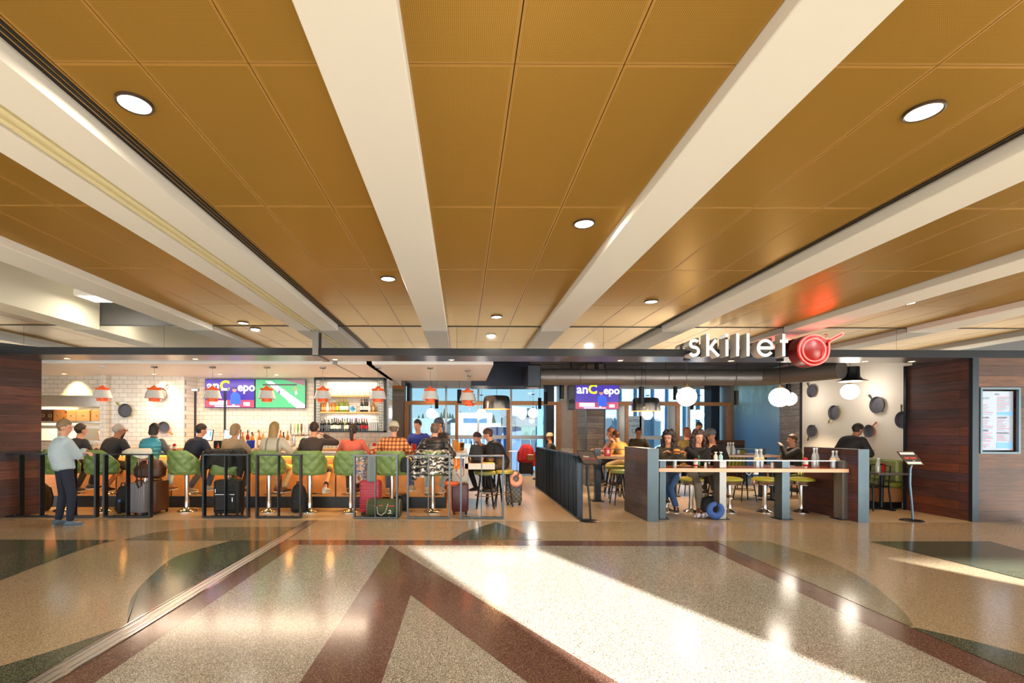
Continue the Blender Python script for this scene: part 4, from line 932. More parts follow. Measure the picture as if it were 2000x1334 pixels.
# ================= skillets =================
castI=mat('cast_iron','5a5a64',.5,.3); 
def skillet(r,outM,ang):
    """pan facing -Y at origin, handle toward angle (deg, 0=+x, 90=up)"""
    o=root('hanging_skillet'); M_=rotm(PI/2)
    g=MB(); g.lathe([(.0001,0),(r*.82,0),(r*.88,.008),(r,.05),(r*1.02,.055)],n=40,M=M_,cap=False); g.build('outside',outM,o)
    g=MB(); g.lathe([(r*1.02,.055),(r*.96,.053),(r*.84,.012),(.0001,.010)],n=40,M=M_,cap=False); g.build('cooking_surface',castI,o)
    a=math.radians(ang); c,s_=math.cos(a),math.sin(a)
    g=MB(); g.tube([(c*r*.97,-.045,s_*r*.97),(c*r*1.2,-.04,s_*r*1.2),(c*r*1.55,-.03,s_*r*1.55),(c*r*1.75,-.025,s_*r*1.75)],[.016,.011,.015,.013],10)
    g.tube([(c*r*1.75+.018*math.cos(t),-.025,s_*r*1.75+.018*math.sin(t)) for t in [k*PI/6 for k in range(12)]],.006,6,True); g.build('handle',outM,o)
    g=MB(); g.tube([(-c*r*.98+s_*.03,-.045,-s_*r*.98-c*.03),(-c*(r+.03),-.045,-s_*(r+.03)),(-c*r*.98-s_*.03,-.045,-s_*r*.98+c*.03)],.007,6); g.build('helper_handle',outM,o)
    return o
pans=[('L',247,802,.155,'9aa03c',140,'olive-handled black skillet on the white tile left of the orange one'),('L',322,835,.135,'d9752e',-40,'small black skillet with orange handle on the white tile'),('L',315,770,.155,'2c2422',55,'black skillet partly behind the second pendant lamp'),
('R',1590,764,.15,'6c6455',130,'grey skillet high on the white wall near the grey planks'),('R',1590,842,.15,'5f5a4c',-125,'grey skillet low on the white wall near the grey planks'),('R',1634,806,.165,'9a9048',-130,'olive-rimmed skillet left of the lit globe by the white wall'),('R',1718,791,.17,'4a4640',135,'largest dark skillet on the white wall, right of the lit globe'),('R',1703,842,.13,'b5602e',50,'copper coloured skillet behind the leaning man'),('R',1769,820,.16,'5b6040',100,'skillet cut off by the dark plank divider')]
for w_,px,py,r,c,ang,l in pans:
    o=skillet(r,mat('skillet_'+c,c,.4,.2),ang); tag(o,l,'skillet','skillets hung on the walls')
    if w_=='L': o.location=P(px,py,11.09)
    else:
        d=8.45*F/(px-X0-2); p=P(px,py,d); o.location=(8.455,p.y,p.z); o.rotation_euler=(0,0,-PI/2)
# ================= televisions =================
scrP=mat('screen_purple','2a1a66',.2,emit='4a3aa8',estr=.9); tvB=mat('tv_bezel','0b0b0d',.3)
def em(name,c,s=.9): return mat('screen_'+name,c,.3,emit=c,estr=s)
def tv(x0,x1,z0,z1,y,lab,kind,th=.05):
    o=root('television',((x0+x1)/2,y,(z0+z1)/2)); w=(x1-x0)/2; h=(z1-z0)/2; tag(o,lab,'television')
    g=MB(); g.bbox(-w,w,0,th,-h,h,.004); g.build('housing',tvB,o)
    def rect(nm,a,b_,c,d_,m,yy): g=MB(); g.box(a*w,b_*w,yy-.0008,yy,c*h,d_*h); return g
    g=MB(); g.box(-w+.012,w-.012,-.002,0,-h+.012,h-.012); sc=g.build('screen',scrP if kind=='A' else em('green','3f9a6c',.8),o)
    if kind=='A':
        Mt=rotm(PI/2)
        text('an',.95*h,.0005,em('white','ffffff',1.1),sc,'caption',T(-.66*w,-.006,.5*h)@Mt,bold=.006)
        text('C',.95*h,.0005,em('yellow','dfe81c',1.0),sc,'caption',T(-.2*w,-.007,.5*h)@Mt,bold=.012)
        text('epo',.8*h,.0005,em('white','ffffff',1.1),sc,'caption',T(.66*w,-.0062,.42*h)@Mt,bold=.006)
        g=MB(); g.box(-.97*w,.97*w,-.004,-.003,-.95*h,-.45*h); g.build('red_band',em('red','b03a52',.8),sc)
        g=MB(); g.box(-.8*w,-.1*w,-.006,-.005,-.8*h,-.5*h); g.box(.1*w,.2*w,-.006,-.005,-.85*h,-.4*h); g.box(-.6*w,.4*w,-.0065,-.0055,-.93*h,-.84*h); g.box(.55*w,.8*w,-.006,-.005,-.85*h,-.6*h); g.build('graphics',em('pale','b8c8f0',1),sc)
        g=MB(); g.poly([(.02*w,-.6*h),(.04*w,-.1*h),(.12*w,.08*h),(.28*w,.08*h),(.42*w,-.1*h),(.46*w,-.75*h),(.05*w,-.75*h)],.0075,.0085,M=Matrix(((1,0,0,0),(0,0,-1,0),(0,1,0,0),(0,0,0,1)))); g.build('player',em('blue','2a55c8',.9),sc)
        g=MB(); g.lathe([(.0001,-.0015),(.15*h,-.0015)],(0,0,0),20,M=T(.19*w,-.0075,.24*h)@rotm(PI/2),cap=False); g.build('player_head',em('skin','b07a70',.9),sc)
        g=MB(); g.box(.10*w,.29*w,-.0095,-.009,.31*h,.44*h); g.build('player_cap',em('navyb','1c2a6a',.8),sc)
    else:
        Mx_=Matrix(((1,0,0,0),(0,0,-1,0),(0,1,0,0),(0,0,0,1)))
        g=MB(); g.poly([(-.6*w,.85*h),(-.35*w,.85*h),(.97*w,-.75*h),(.97*w,-.97*h),(.62*w,-.97*h)],.004,.005,M=Mx_); g.build('white_sideline',em('line','e6eef2',.9),sc)
        g=MB(); g.poly([(.1*w,.97*h),(.97*w,.97*h),(.97*w,.55*h)],.003,.004,M=Mx_); g.build('crowd',em('crowd','7a5a66',.8),sc)
        g=MB(); g.box(-.7*w,.65*w,-.0068,-.0058,.56*h,.66*h); g.build('score_bar',em('bar','30383c',.7),sc)
        for k,(a,b_,c_) in enumerate([(-.05,.1,'5a5a7a'),(.62,.05,'b8c8d8'),(.35,-.5,'c8d4f0'),(.6,.28,'d07848')]):
            g=MB(); g.sph((a*w,-.006,b_*h),.045*w,.002,.14*h,10,8); g.sph((a*w,-.006,b_*h+.17*h),.02*w,.002,.05*h,8,6); g.build('player',em('pl%d'%k,c_,.9),sc)
    return o
YT_=11.44
q0=P(400,740,YT_);q1=P(498,797,YT_);q2=P(597,798,YT_)
tv(q0.x,q1.x-.004,q1.z,q0.z,YT_,'left wall television over the bar, purple broadcast with large white letters','A')
tv(q1.x+.004,q2.x,q1.z,q0.z,YT_,'right wall television over the bar, green playing field','B')
q0=P(1123,748,12.35);q1=P(1209,800,12.35)
o=tv(q0.x,q1.x,q1.z,q0.z,12.35,'television hanging over the entrance aisle, purple broadcast','A')
g=MB(); g.box(-.05,.05,.02,.06,.3,3.25-o.location.z-.01); g.box(-.15,.15,.05,.07,-.1,.32); g.build('ceiling_mount',tvB,o)
o=root('loudspeaker',tuple(P(1116,777,12.0))); tag(o,'black box loudspeaker left of the hanging television','speaker'); g=MB(); g.bbox(-.09,.07,-.1,.12,-.3,.3,.008); g.build('cabinet',blackM,o); g=MB(); g.lathe([(.0001,.002),(.06,.004),(.065,0)],n=20,M=T(-.01,-.1,-.1)@rotm(PI/2),cap=False); g.build('driver',mat('speaker_cone','26262a',.7),o); g=MB(); g.rod((0,.05,.3),(0,.05,3.25-o.location.z),.015); g.build('pole',blackM,o)
# ================= bar back details =================
sx0,sx1=XD(613,11.25),XD(751,11.25); z0_,z1_=ZD(845,11.25),ZD(739,11.25)
o=root('bottle_shelf_unit',((sx0+sx1)/2,11.4,z0_)); W_=(sx1-sx0)/2; H_=z1_-z0_; tag(o,'steel framed bottle shelf unit with lit white tiled back','shelving')
g=MB(); g.box(-W_,W_,-.15,.14,0,.035).box(-W_,W_,-.15,.14,H_-.04,H_).box(-W_,-W_+.02,-.15,.14,0,H_).box(W_-.02,W_,-.15,.14,0,H_); g.build('frame',dsteel,o)
g=MB(); g.box(-W_+.02,W_-.02,.12,.135,.03,H_-.04); g.build('tile_back',tilX,o)
perfM=mat('perforated_standard','9a9c98',.4,.6)
for s_ in (-1,1):
    g=MB(); c=s_*(W_-.09); g.box(c-.045,c+.045,-.15,-.14,.04,H_-.05); g.mat(1)
    for k in range(18):
        for t in (-.022,.022): g.box(c+t-.009,c+t+.009,-.152,-.1505,.07+k*.066,.095+k*.066)
    g.build('perforated_standard',[perfM,blackM],o)
shW=mat('shelf_oak','d9a868',.4); zm=ZD(808,11.25)-z0_; zt_=ZD(776,11.25)-z0_
for nm,z in (('shelf',zm),('shelf',zt_)):
    g=MB(); g.box(-W_+.1,W_-.12,-.14,.12,z,z+.035); g.build(nm,shW,o)
area('shelf_light',((sx0+sx1)/2,11.36,z0_+zm-.01),1.1,.02,5,'fff2dd'); area('shelf_light',((sx0+sx1)/2,11.36,z1_-.05),1.2,.03,4,'fff6ea')
gB=mat('bottle_dark','0c120c',.08,spec=.8); gG=mat('bottle_green','6f7a1c',.08,spec=.8); gA=mat('bottle_amber','a86a20',.1); gC=mat('bottle_clear','b9beb6',.06,spec=.8); labW=mat('label_white','e8e4da',.6); labR=mat('label_red','b01c2e',.5); labK=mat('label_tan','c8a878',.6)
CAP={'w':mat('cap_silver','c8c8c8',.3,.7),'r':mat('cap_red','a81c2c',.4),'k':mat('cap_black','101010',.4),'b':mat('cap_blue','22407a',.4),'y':mat('cap_gold','c8a040',.3,.5),'g':mat('cap_green','1c8a3a',.4),'o':mat('cap_orange','d9642a',.4)}
def bottle(x,y,z,h,r,body,lab,cap,label,grp,shape='wine'):
    g=MB()
    if shape=='wine': pr=[(.0001,0),(r,0),(r,.55*h),(r*.85,.64*h),(r*.38,.76*h),(r*.36,.86*h)]; top=[(r*.38,.84*h),(r*.38,h),(.0001,h)]
    elif shape=='liquor': pr=[(.0001,0),(r,0),(r,.6*h),(r*.7,.72*h),(r*.35,.78*h),(r*.35,.9*h)]; top=[(r*.42,.88*h),(r*.42,h),(.0001,h)]
    else: pr=[(.0001,0),(r*.9,0),(r,.3*h),(r*.9,.6*h),(r*.4,.75*h),(r*.4,.85*h)]; top=[(r*.45,.85*h),(r*.45,h),(.0001,h)]
    g.mat(0).lathe(pr,n=14,cap=False); g.mat(2).lathe(top,n=12,cap=False)
    g.mat(1).lathe([(r*1.015,.16*h),(r*1.015,.45*h)],n=14,cap=False)
    o=g.build('bottle',[body,lab,CAP[cap]]); o.location=(x,y,z); return tag(o,label,'bottle',grp)
def sx(cx): return XD(590+cx*.135,11.36)
zS=[z0_+.035,z0_+zm+.035,z0_+zt_+.035]
low=[(285,'k','w'),(325,'k','w'),(385,'k','w'),(428,'W','k'),(466,'W','k'),(490,'W','r'),(522,'W','k'),(548,'W','w'),(582,'k','k'),(612,'g','k'),(655,'W','k'),(690,'k','b'),(722,'W','k'),(765,'R','r'),(790,'k','k'),(820,'k','r'),(865,'R','r'),(895,'R','r'),(935,'R','r')]
for k,(cx,b_,c) in enumerate(low):
    bottle(sx(cx),11.36+.03*(k%2),zS[0],.30-.02*(k%3==0),.036,gG if b_=='g' else gB,{'k':mat('label_dark','5a6470',.5),'W':labW,'R':labR,'g':labW}[b_],c,'dark wine bottle on the lowest bar shelf, '+ORD[k]+' from the left','wine bottles on the lowest bar shelf')
mid=[(290,'A'),(325,'A'),(368,'C'),(412,'A'),(455,'A'),(468,'A'),(512,'Y'),(556,'G'),(585,'G'),(612,'G'),(652,'G'),(858,'K'),(905,'K'),(932,'K'),(975,'C'),(1030,'A')]
for k,(cx,b_) in enumerate(mid):
    body,lab,cap,sh,h,tx={'A':(gA,labK,'w','liquor',.27,'amber whiskey bottle'),'C':(gC,labW,'w','liquor',.25,'clear spirit bottle'),'Y':(gG,mat('label_yellow','d8d020',.5),'y','wine',.3,'green bottle with yellow label'),'G':(gG,labW,'y','wine',.31,'green wine bottle with white label'),'K':(gB,labW,'r' if k==11 else 'k','wine',.31,'dark bottle with pale label')}[b_]
    bottle(sx(cx),11.36+.02*(k%2),zS[1],h,.036,body,lab,cap,tx+' on the middle bar shelf, '+ORD[k]+' from the left','bottles on the middle bar shelf',sh)
mug=root('mug'); g=MB(); g.lathe([(.0001,0),(.038,0),(.04,.1),(.035,.1),(.034,.01),(.0001,.01)],n=20,cap=False); g.build('cup',mat('mug_white','f2f0ea',.3),mug); g=MB(); g.tube([(-.038,0,.085),(-.068,0,.075),(-.07,0,.04),(-.038,0,.025)],.006,6); g.build('handle',MATS['mug_white'],mug)
for k,cx in enumerate((475,552,638,718,798,882,965)):
    o=mug if k==0 else copy_tree(mug); o.location=(sx(cx),11.36,zS[2]); tag(o,'white mug on the top bar shelf, '+ORD[k]+' from the left','mug','white mugs on the top bar shelf')
# round blue emblem card
def emblem(loc,r,lab):
    o=root('round_emblem_sign',loc); tag(o,lab,'sign')
    g=MB(); g.box(-r*1.15,r*1.15,0,.008,-r*1.15,r*1.1); g.build('card',mat('card_white','f4f4f2',.5),o)
    g=MB(); g.lathe([(.0001,0),(r,0),(r,.006)],n=32,M=rotm(PI/2)@T(0,0,.002),cap=False); g.build('blue_disc',mat('emblem_blue','2a9acb',.4),o)
    g=MB(); Mx_=Matrix(((1,0,0,0),(0,0,-1,0),(0,1,0,0),(0,0,0,1)))
    g.poly([(-.1*r,.1*r),(.2*r,.75*r),(.7*r,.85*r),(1.0*r,.45*r),(.45*r,.3*r),(.9*r,.15*r),(.3*r,-.05*r)],.009,.012,M=Mx_); g.build('emblem_shape',mat('emblem_navy','16406e',.4),o)
    g=MB(); g.poly([(.35*r,.55*r),(1.0*r,.4*r),(.9*r,.2*r),(.4*r,.35*r)],.0125,.014,M=Mx_); g.build('emblem_beak',MATS['card_white'],o)
emblem((sx(735),11.34,zS[1]+.075),.062,'white card with a blue round emblem between the bottles on the middle shelf')
emblem(tuple(P(522.5,864,10.75)),.055,'small card with a blue round emblem on the back counter')
# tumblers
glM=pane('tumbler_glass','d8dedc')
tg_=mat('tumbler_solid','aab4b0',.08,spec=.9)
def tumbler(x,y,z,h,r,label,grp): g=MB(); g.lathe([(.0001,0),(r*.85,0),(r,h),(r*.93,h),(r*.8,.012),(.0001,.012)],n=14,cap=False); o=g.build('glass_tumbler',tg_); o.location=(x,y,z); return tag(o,label,'glass',grp)
for k,cx in enumerate((985,1018,1048,1080)): tumbler(sx(cx),11.36,zS[0],.2,.032,'tall empty glass on the lowest bar shelf, '+ORD[k]+' of four','tall glasses on the lowest bar shelf')
for k in range(14): tumbler(XD(634+k*7.4 if k<8 else 712+(k-8)*7,10.85),10.85,1.052,.11,.034,'clear tumbler lined up on the back counter, '+ORD[k]+' from the left','tumblers on the back counter')
# back bar liquor
bb=[(478,'A','o'),(484,'R','b'),(490,'A','k'),(496,'A','k'),(505,'C','k'),(511,'C','w'),(517,'A','w'),(506,'A','o'),(536,'O','r'),(542,'O','k'),(548,'O','r'),(531,'C','k'),(557,'K','k'),(562,'A','y'),(566,'Y','y'),(571,'C','k')]
for k,(px,b_,c) in enumerate(bb):
    body={'A':gA,'R':mat('bottle_red','7a1c1c',.1),'C':gC,'O':mat('bottle_orange','c8501c',.15),'K':gB,'Y':mat('bottle_yellow','e0a010',.2)}[b_]
    h=.36+.05*math.sin(k*2.1)
    bottle(XD(px,10.95),10.85+.1*(k%3),1.052,h,.04,body,labW if k%2 else labK,c,{'A':'amber','R':'red','C':'clear','O':'orange','K':'black','Y':'yellow'}[b_]+' liquor bottle on the back counter behind the bar guests, '+ORD[k]+' of the row','liquor bottles on the back counter','liquor')
tw=root('beer_tap_tower',(XD(583,10.6),10.75,1.052)); tag(tw,'chrome beer tap tower with six assorted handles','beer tap')
g=MB(); g.rod((-.2,0,.3),(.2,0,.3),.035,n=16); g.rod((-.15,0,0),(-.15,0,.3),.03); g.rod((.15,0,0),(.15,0,.3),.03); g.build('tower',chrome,tw)
for k,c in enumerate(('8a8a8a','c8b890','6a9a2c','5a3a24','c0c0c4','8c8c90')):
    g=MB(); xx=-.2+k*.08; g.rod((xx,-.04,.3),(xx,-.09,.33),.012); g.lathe([(.008,0),(.022,.08),(.02,.2),(.005,.22)],(xx,-.07,.34),n=12); g.build('tap_handle',mat('tap_'+c,c,.4),tw)
# registers
scrW=mat('register_screen','dfe8f2',.3,emit='dfe8f2',estr=.8)
def pos(px,d,lab):
    o=root('cash_register_screen',(XD(px,d),d,1.052)); tag(o,lab,'screen')
    Mt=T(0,0,.29)@rotm(-.25)
    g=MB(); g.bbox(-.19,.19,0,.03,-.13,.13,.006,M=Mt); g.build('housing',tvB,o)
    g=MB(); g.box(-.175,.175,-.002,0,-.115,.115,M=Mt); s_=g.build('screen',scrW,o)
    g=MB(); 
    for k in range(5): g.box(-.12+k*.045,-.09+k*.045,-.004,-.002,-.07,-.05,M=Mt)
    g.box(.12,.16,-.004,-.002,-.03,.09,M=Mt); g.build('icons',mat('icon_blue','3a9ad8',.4,emit='3a9ad8',estr=.5),s_)
    g=MB(); g.rod((0,.03,.02),(0,.05,.25),.02); g.box(-.1,.1,-.05,.1,0,.02); g.build('stand',tvB,o)
pos(399,10.75,'cash register screen left of the woman in tan'); pos(453,10.75,'cash register screen behind the woman in tan')
for px,py,l in ((381,763,'customer display on a tall pole at left, above the first register'),(439,762,'customer display on a tall pole, above the second register')):
    z=ZD(py,11.0); o=root('customer_display',(XD(px,11.0),11.0,1.052)); tag(o,l,'display')
    g=MB(); g.box(-.02,.02,-.01,.02,0,z-1.052-.03); g.box(-.06,.06,-.05,.06,0,.015); g.build('pole',tvB,o)
    g=MB(); g.bbox(-.085,.085,-.03,.02,z-1.052-.04,z-1.052+.03,.005); g.build('display_head',mat('display_grey','6c7078',.4),o)
    g=MB(); g.box(-.065,.065,-.032,-.03,z-1.052-.025,z-1.052+.015); g.build('display_screen',scrW,o)
o=root('receipt_printer',(XD(427,10.7),10.75,1.052)); tag(o,'black receipt printer between the two registers','printer'); g=MB(); g.bbox(-.1,.1,-.09,.1,0,.17,.015); g.mat(1).box(-.07,.07,-.092,-.02,.171,.175); g.build('housing',[tvB,labW],o)
# kitchen pass
o=root('kitchen_pass_shelf',(-8.6,11.35,0)); tag(o,'stainless two-tier pass shelf under a hood in the kitchen opening','shelf')
zs=ZD(825.5,11.3); g=MB(); g.box(-1.4,.82,-.2,.25,zs-.04,zs); g.build('upper_shelf',steel,o); g=MB(); g.box(-1.4,.6,-.2,.25,zs-.17,zs-.10); g.build('heat_lamp_rail',mat('rail_light','c9c4bb',.3,.6),o)
g=MB(); g.box(-1.4,.82,-.15,.8,ZD(797,11.3),2.3); g.build('hood',steel,o)
g=MB(); g.box(-1.4,.82,-.2,.4,1.08,1.13); g.box(-1.4,.82,-.15,-.12,1.13,1.2); g.build('lower_counter',steel,o)
for q in (-.9,.6): g=MB(); g.rod((q,.0,1.13),(q,.0,zs-.04),.018); g.build('support_post',steel,o)
kraft=mat('kraft_paper','b07c48',.8,noise=.15,nscale=20); kd=mat('kraft_dark','5a3a22',.8)
bagl=[(68,16,1,'dark kraft bag at the far left of the pass shelf'),(84,18,1,'kraft bag with round mark, second from the left on the pass shelf'),(98,14,1,'dark kraft bag, third from the left on the pass shelf'),(112,20,0,'tall plain kraft bag on the pass shelf'),(125,8,0,'short yellow kraft bag on the pass shelf'),(139,18,2,'pale takeaway box left of the larger one'),(162,26,2,'largest pale takeaway box on the pass shelf'),(189,22,2,'pale takeaway bag at the right end of the pass shelf')]
for px,wp,k,l in bagl:
    w=wp*11.2/F; h=.25 if wp>10 else .15; o=root('takeaway_bag' if k<2 else 'takeaway_box',(XD(px+1,11.2),11.25,zs)); tag(o,l,'bag' if k<2 else 'box','takeaway orders on the pass shelf')
    mm_=[kraft,kd,mat('kraft_pale','cfa877',.8)][[0,1,2][k]]
    g=MB(); g.bbox(-w/2,w/2,-.07,.07,0,h,.006); g.build('body',mm_,o)
    g=MB(); g.box(-w/2+.01,w/2-.01,-.02,.02,h,h+.02); g.build('folded_top',mm_,o)
    g=MB(); r=.035 if k==1 else .012
    g.tube([(r*math.cos(t),-.072,h*.5+r*math.sin(t)) for t in [q*PI/8 for q in range(16)]],.004,6,True); g.build('printed_mark',labK if k==1 else kd,o)
# ================= menu screen + stands =================
o=root('menu_display',((mx0+mx1)/2,7.89,(mz0+mz1)/2)); w=(mx1-mx0)/2; h=(mz1-mz0)/2; tag(o,'framed vertical menu screen on the brown plank wall','menu screen')
g=MB(); fr=mat('menu_frame','5d7480',.4,.3); t=.03; g.box(-w,w,-.02,.02,h-t,h).box(-w,w,-.02,.02,-h,-h+t).box(-w,-w+t,-.02,.02,-h+t,h-t).box(w-t,w,-.02,.02,-h+t,h-t); g.build('frame',fr,o)
g=MB(); g.box(-w+t,w-t,.14,.15,-h+t,h-t); g.build('recess_back',blackM,o)
sw,sh=w-.045,h-.055; g=MB(); g.box(-sw,sw,.05,.08,-sh,sh); sc=g.build('screen',mat('menu_screen','98a4b4',.15,emit='c4cfdf',estr=.16),o)
Mt=rotm(PI/2); ink=mat('menu_ink','2c2f4a',.6); rd=mat('menu_red','d8506a',.6); bl_=mat('menu_blue','6aa2d8',.5,emit='6aa2d8',estr=.3); gy=mat('menu_grey','7f93a8',.6)
def mt(b_,x,z,s_,m,al='LEFT'): text(b_,s_,.0004,m,sc,'menu_text',T(x*sw,.048,z*sh)@Mt,al,.8)
mt('skillet',.05,.90,.045,gy,'CENTER'); mt('ALL DAY',-.95,.76,.05,gy)
mt('BURGERS',-.95,.10,.045,ink); mt('SAMMIES',-.95,-.34,.045,ink); mt('GREENERY',.04,.10,.045,ink); mt('SHAREABLES',.02,-.42,.045,ink)
g=MB(); g.box(.04*sw,.93*sw,.047,.049,.18*sh,.31*sh).box(.02*sw,.92*sw,.047,.049,-.93*sh,-.73*sh); g.build('blue_box',bl_,sc)
mt('SIDES',.08,.245,.035,ink); mt('KIDS',.05,-.79,.03,ink); mt('MENU',.05,-.87,.03,ink)
g=MB(); rn=random.Random(4)
def rows(x0,z0,z1,n):
    for k in range(n):
        z=z0+(z1-z0)*k/max(n-1,1); L=rn.uniform(.3,.8); g.mat(0 if k%3==0 else 1).box(x0*sw,(x0+L)*sw,.0475,.049,z*sh-.004,z*sh+.003)
rows(-.93,.55,.2,9); rows(-.93,.02,-.26,9); rows(-.93,-.42,-.70,10); rows(-.93,-.80,-.9,4); rows(.04,.8,.36,13); rows(.04,.03,-.34,12); rows(.04,-.48,-.68,8); g.mat(0); rows(.3,.285,.2,2); rows(.3,-.76,-.9,4)
g.build('menu_lines',[rd,gy],sc)
def stand(px,d,lab,variant):
    o=root('sign_stand',(XD(px,d),d,0)); tag(o,lab,'sign stand'); bl=mat('stand_black','1b1c1f',.35,.4)
    g=MB(); g.lathe([(.16,0),(.16,.008),(.14,.018),(.04,.03)],n=36,sx=1.0); g.build('base',bl,o)
    pole=[(.02,0,.02),(.0,0,.3),(-.03,0,.6),(-.025,0,.85),(.0,0,.93)]
    g=MB(); g.tube(pole,.017,10); g.build('pole',bl if variant==0 else mat('stand_blue_steel','5f7484',.3,.7),o)
    # tilted board, leaning back and skewed to the right
    M_=T(.015,0,1.02)@Matrix.Rotation(math.radians(-18),4,'Z')@Matrix.Rotation(math.radians(-42),4,'X')
    M_=T(-.02,0,1.03)@Matrix(((1,0,-.48,0),(0,1,0,0),(0,0,1,0),(0,0,0,1)))@rotm(-.35)
    w=.135;h=.115
    g=MB(); g.box(-w,w,0,.012,-h,h,M=M_); b_=g.build('board',mat('board_brown','3a2b22',.5),o)
    g=MB(); fm=mat('board_frame','6e5a44',.4,.5) if variant else bl
    for bb in ((-w,w,-.006,.014,h-.01,h),(-w,w,-.006,.014,-h,-h+.01),(-w,-w+.01,-.006,.014,-h,h),(w-.01,w,-.006,.014,-h,h)): g.box(*bb,M=M_)
    g.build('frame',fm,o)
    cw=mat('stand_white','f0ece0',.5); ro=mat('stand_red','e8502c',.5,emit='e8502c',estr=.25)
    if variant:
        g=MB(); g.box(-w+.018,w-.018,-.003,0,h*.55,h*.86,M=M_).box(-w+.018,w-.018,-.003,0,-h*.86,-h*.55,M=M_); g.build('white_band',cw,b_)
        text('EXIT ONLY',.045,.0005,ro,b_,'lettering',M_@T(0,-.003,.0)@Mt,'CENTER',.85,.001); text('skillet',.02,.0005,cw,b_,'lettering',M_@T(.02,-.003,-.045)@Mt)
    else:
        text('Please',.035,.0005,cw,b_,'lettering',M_@T(-.03,-.003,.015)@Mt); text('WAIT HERE',.045,.0005,mat('stand_darkred','b8402e',.5),b_,'lettering',M_@T(0,-.003,-.022)@Mt,'CENTER',.85)
stand(1152,7.82,'black sign stand by the entrance aisle with a dark tilted board',0)
stand(1781,7.95,'sign stand with white-banded board and orange lettering before the dark plank divider',1)
# ================= duct, hood =================
ductM=mat('spiral_duct','77726e',.45,.6)
zc=2.69; o=root('round_duct',(0,0,zc)); tag(o,'dark round spiral duct below the dining room ceiling','duct')
pth=[(XD(1052,11),11,0),(XD(1250,11),11,0),(XD(1460,11),11,0),(XD(1500,10.9),10.85,0),(XD(1560,10.3),10.2,0),(XD(1655,9.35),9.5,0)]
g=MB(); g.tube(cat([p[:2] for p in pth],8) and [(a,b_,0) for a,b_ in cat([p[:2] for p in pth],8)],.185,28); g.build('duct_run',ductM,o)
g=MB()
for px in (1085,1130,1180,1235,1300,1370,1430): g.tube([(XD(px,11),11+.19*math.cos(t),.19*math.sin(t)) for t in [k*PI/12 for k in range(24)]],.006,6,True)
g.build('seam_ring',ductM,o)
g=MB(); g.bbox(XD(1026,11),XD(1052,11),10.7,11.3,-.26,.24,.02); g.build('end_box',mat('duct_box','3c4048',.4,.6),o)
g=MB(); 
for q in (1120,1300,1440): g.rod((XD(q,11),11,.18),(XD(q,11),11,3.25-zc),.008,n=6)
g.build('hanger',blackM,o)
o=root('rectangular_duct',(XD(990,12.2),12.4,2.7)); tag(o,'wide navy rectangular duct behind the edge of the white bar ceiling','duct'); g=MB(); g.bbox(-.9,.55,-.5,.5,-.13,.45,.01); g.build('duct_body',mat('navy_duct','232b3c',.45,.4),o); g=MB(); g.rod((0,0,.4),(0,0,.55),.01); g.build('hanger',blackM,o)
o=root('exhaust_hood',tuple(P(1664,745,9.65))); tag(o,'black flanged exhaust drop hanging over the leaning man','hood'); o_z=o.location.z
g=MB(); g.lathe([(.26,0),(.25,.012),(.17,.04),(.13,.09),(.125,.2),(.125,2.71-o_z+.05)],n=36,cap=False); g.build('flared_duct',mat('hood_black','1d1c1e',.45,.4),o)
g=MB(); g.lathe([(.26,0),(.2,.004),(.0001,.004)],n=36,cap=False); g.build('grille',mat('hood_grille','b0aaa0',.4,.5),o)
# ================= outside =================
apron=mat('apron_concrete','5f6d76',.8,noise=.2,nscale=.2); g=MB(); g.box(-220,260,17.9,520,-4.3,-4.2); struct(g.build('ground_apron',apron),'concrete airport apron outside the windows')
def ext_box(name,x0,x1,y0,y1,z0,z1,m,lab,cat_,win=None,wm=None):
    o=root(name,((x0+x1)/2,y0,z0)); tag(o,lab,cat_)
    cx=(x0+x1)/2; g=MB(); g.box(x0-cx,x1-cx,0,y1-y0,0,z1-z0); g.build('walls',m,o)
    if win:
        n,za,zb=win
        for k in range(n):
            a=x0-cx+(x1-x0)*(k+.15)/n; b_=x0-cx+(x1-x0)*(k+.85)/n; g=MB(); g.box(a,b_,-.05,0,za-z0,zb-z0); g.build('window',wm,o)
    return o
wB=mat('building_white','98a2aa',.6); bG=mat('building_grey_blue','5f7484',.6,noise=.15,nscale=.6); nB=mat('building_navy','2d4f86',.5); wn=mat('building_glass','3c5a78',.15,spec=.8)
def EX(px,py,d): p=P(px,py,d); return p
D=120
def fr_(x0,y0,x1,y1,d): a=P(x0,y0,d); b_=P(x1,y1,d); return a.x,b_.x,b_.z,a.z
a=fr_(806,817,900,852,D); ext_box('terminal_building',a[0],a[1],D,D+30,-4.2,a[3],bG,'long grey-blue terminal building left in the window view','building',(9,-2.2,-.6),wn)
a=fr_(895,806,961,826,105); ext_box('hangar_building',a[0],a[1],105,135,-4.2,a[3],wB,'white box-shaped building in the left window view','building',(1,a[3]-3,a[3]-1.2),wn)
a=fr_(880,826,1000,852,95); ext_box('concourse_building',a[0],a[1],95,100,-4.2,a[3],mat('building_pale','77858f',.6),'low pale concourse building with dark windows','building',(14,-1.0,.4),wn)
a=fr_(958,834,1018,852,70); ext_box('service_building',a[0],a[1],70,78,-4.2,a[3],nB,'navy service building right in the left window view','building',(4,.1,.8),wn)
o=root('jet_bridge',(XD(1035,60),60,0)); tag(o,'ribbed white boarding bridge seen through the left window bay','boarding bridge')
zz=P(1035,803,60).z; g=MB(); 
g.rod((-3.2,0,zz),(4,6,zz-.3),.75,n=20)
for k in range(22): t=k/21; g.tube([(-3.2+7.2*t,6*t+.8*math.sin(q)*0,zz-.3*t+0) for q in (0,)]*1+[(-3.2+7.2*t+.001,6*t,zz-.3*t)],.8,16) if False else None
g.build('tunnel',wB,o)
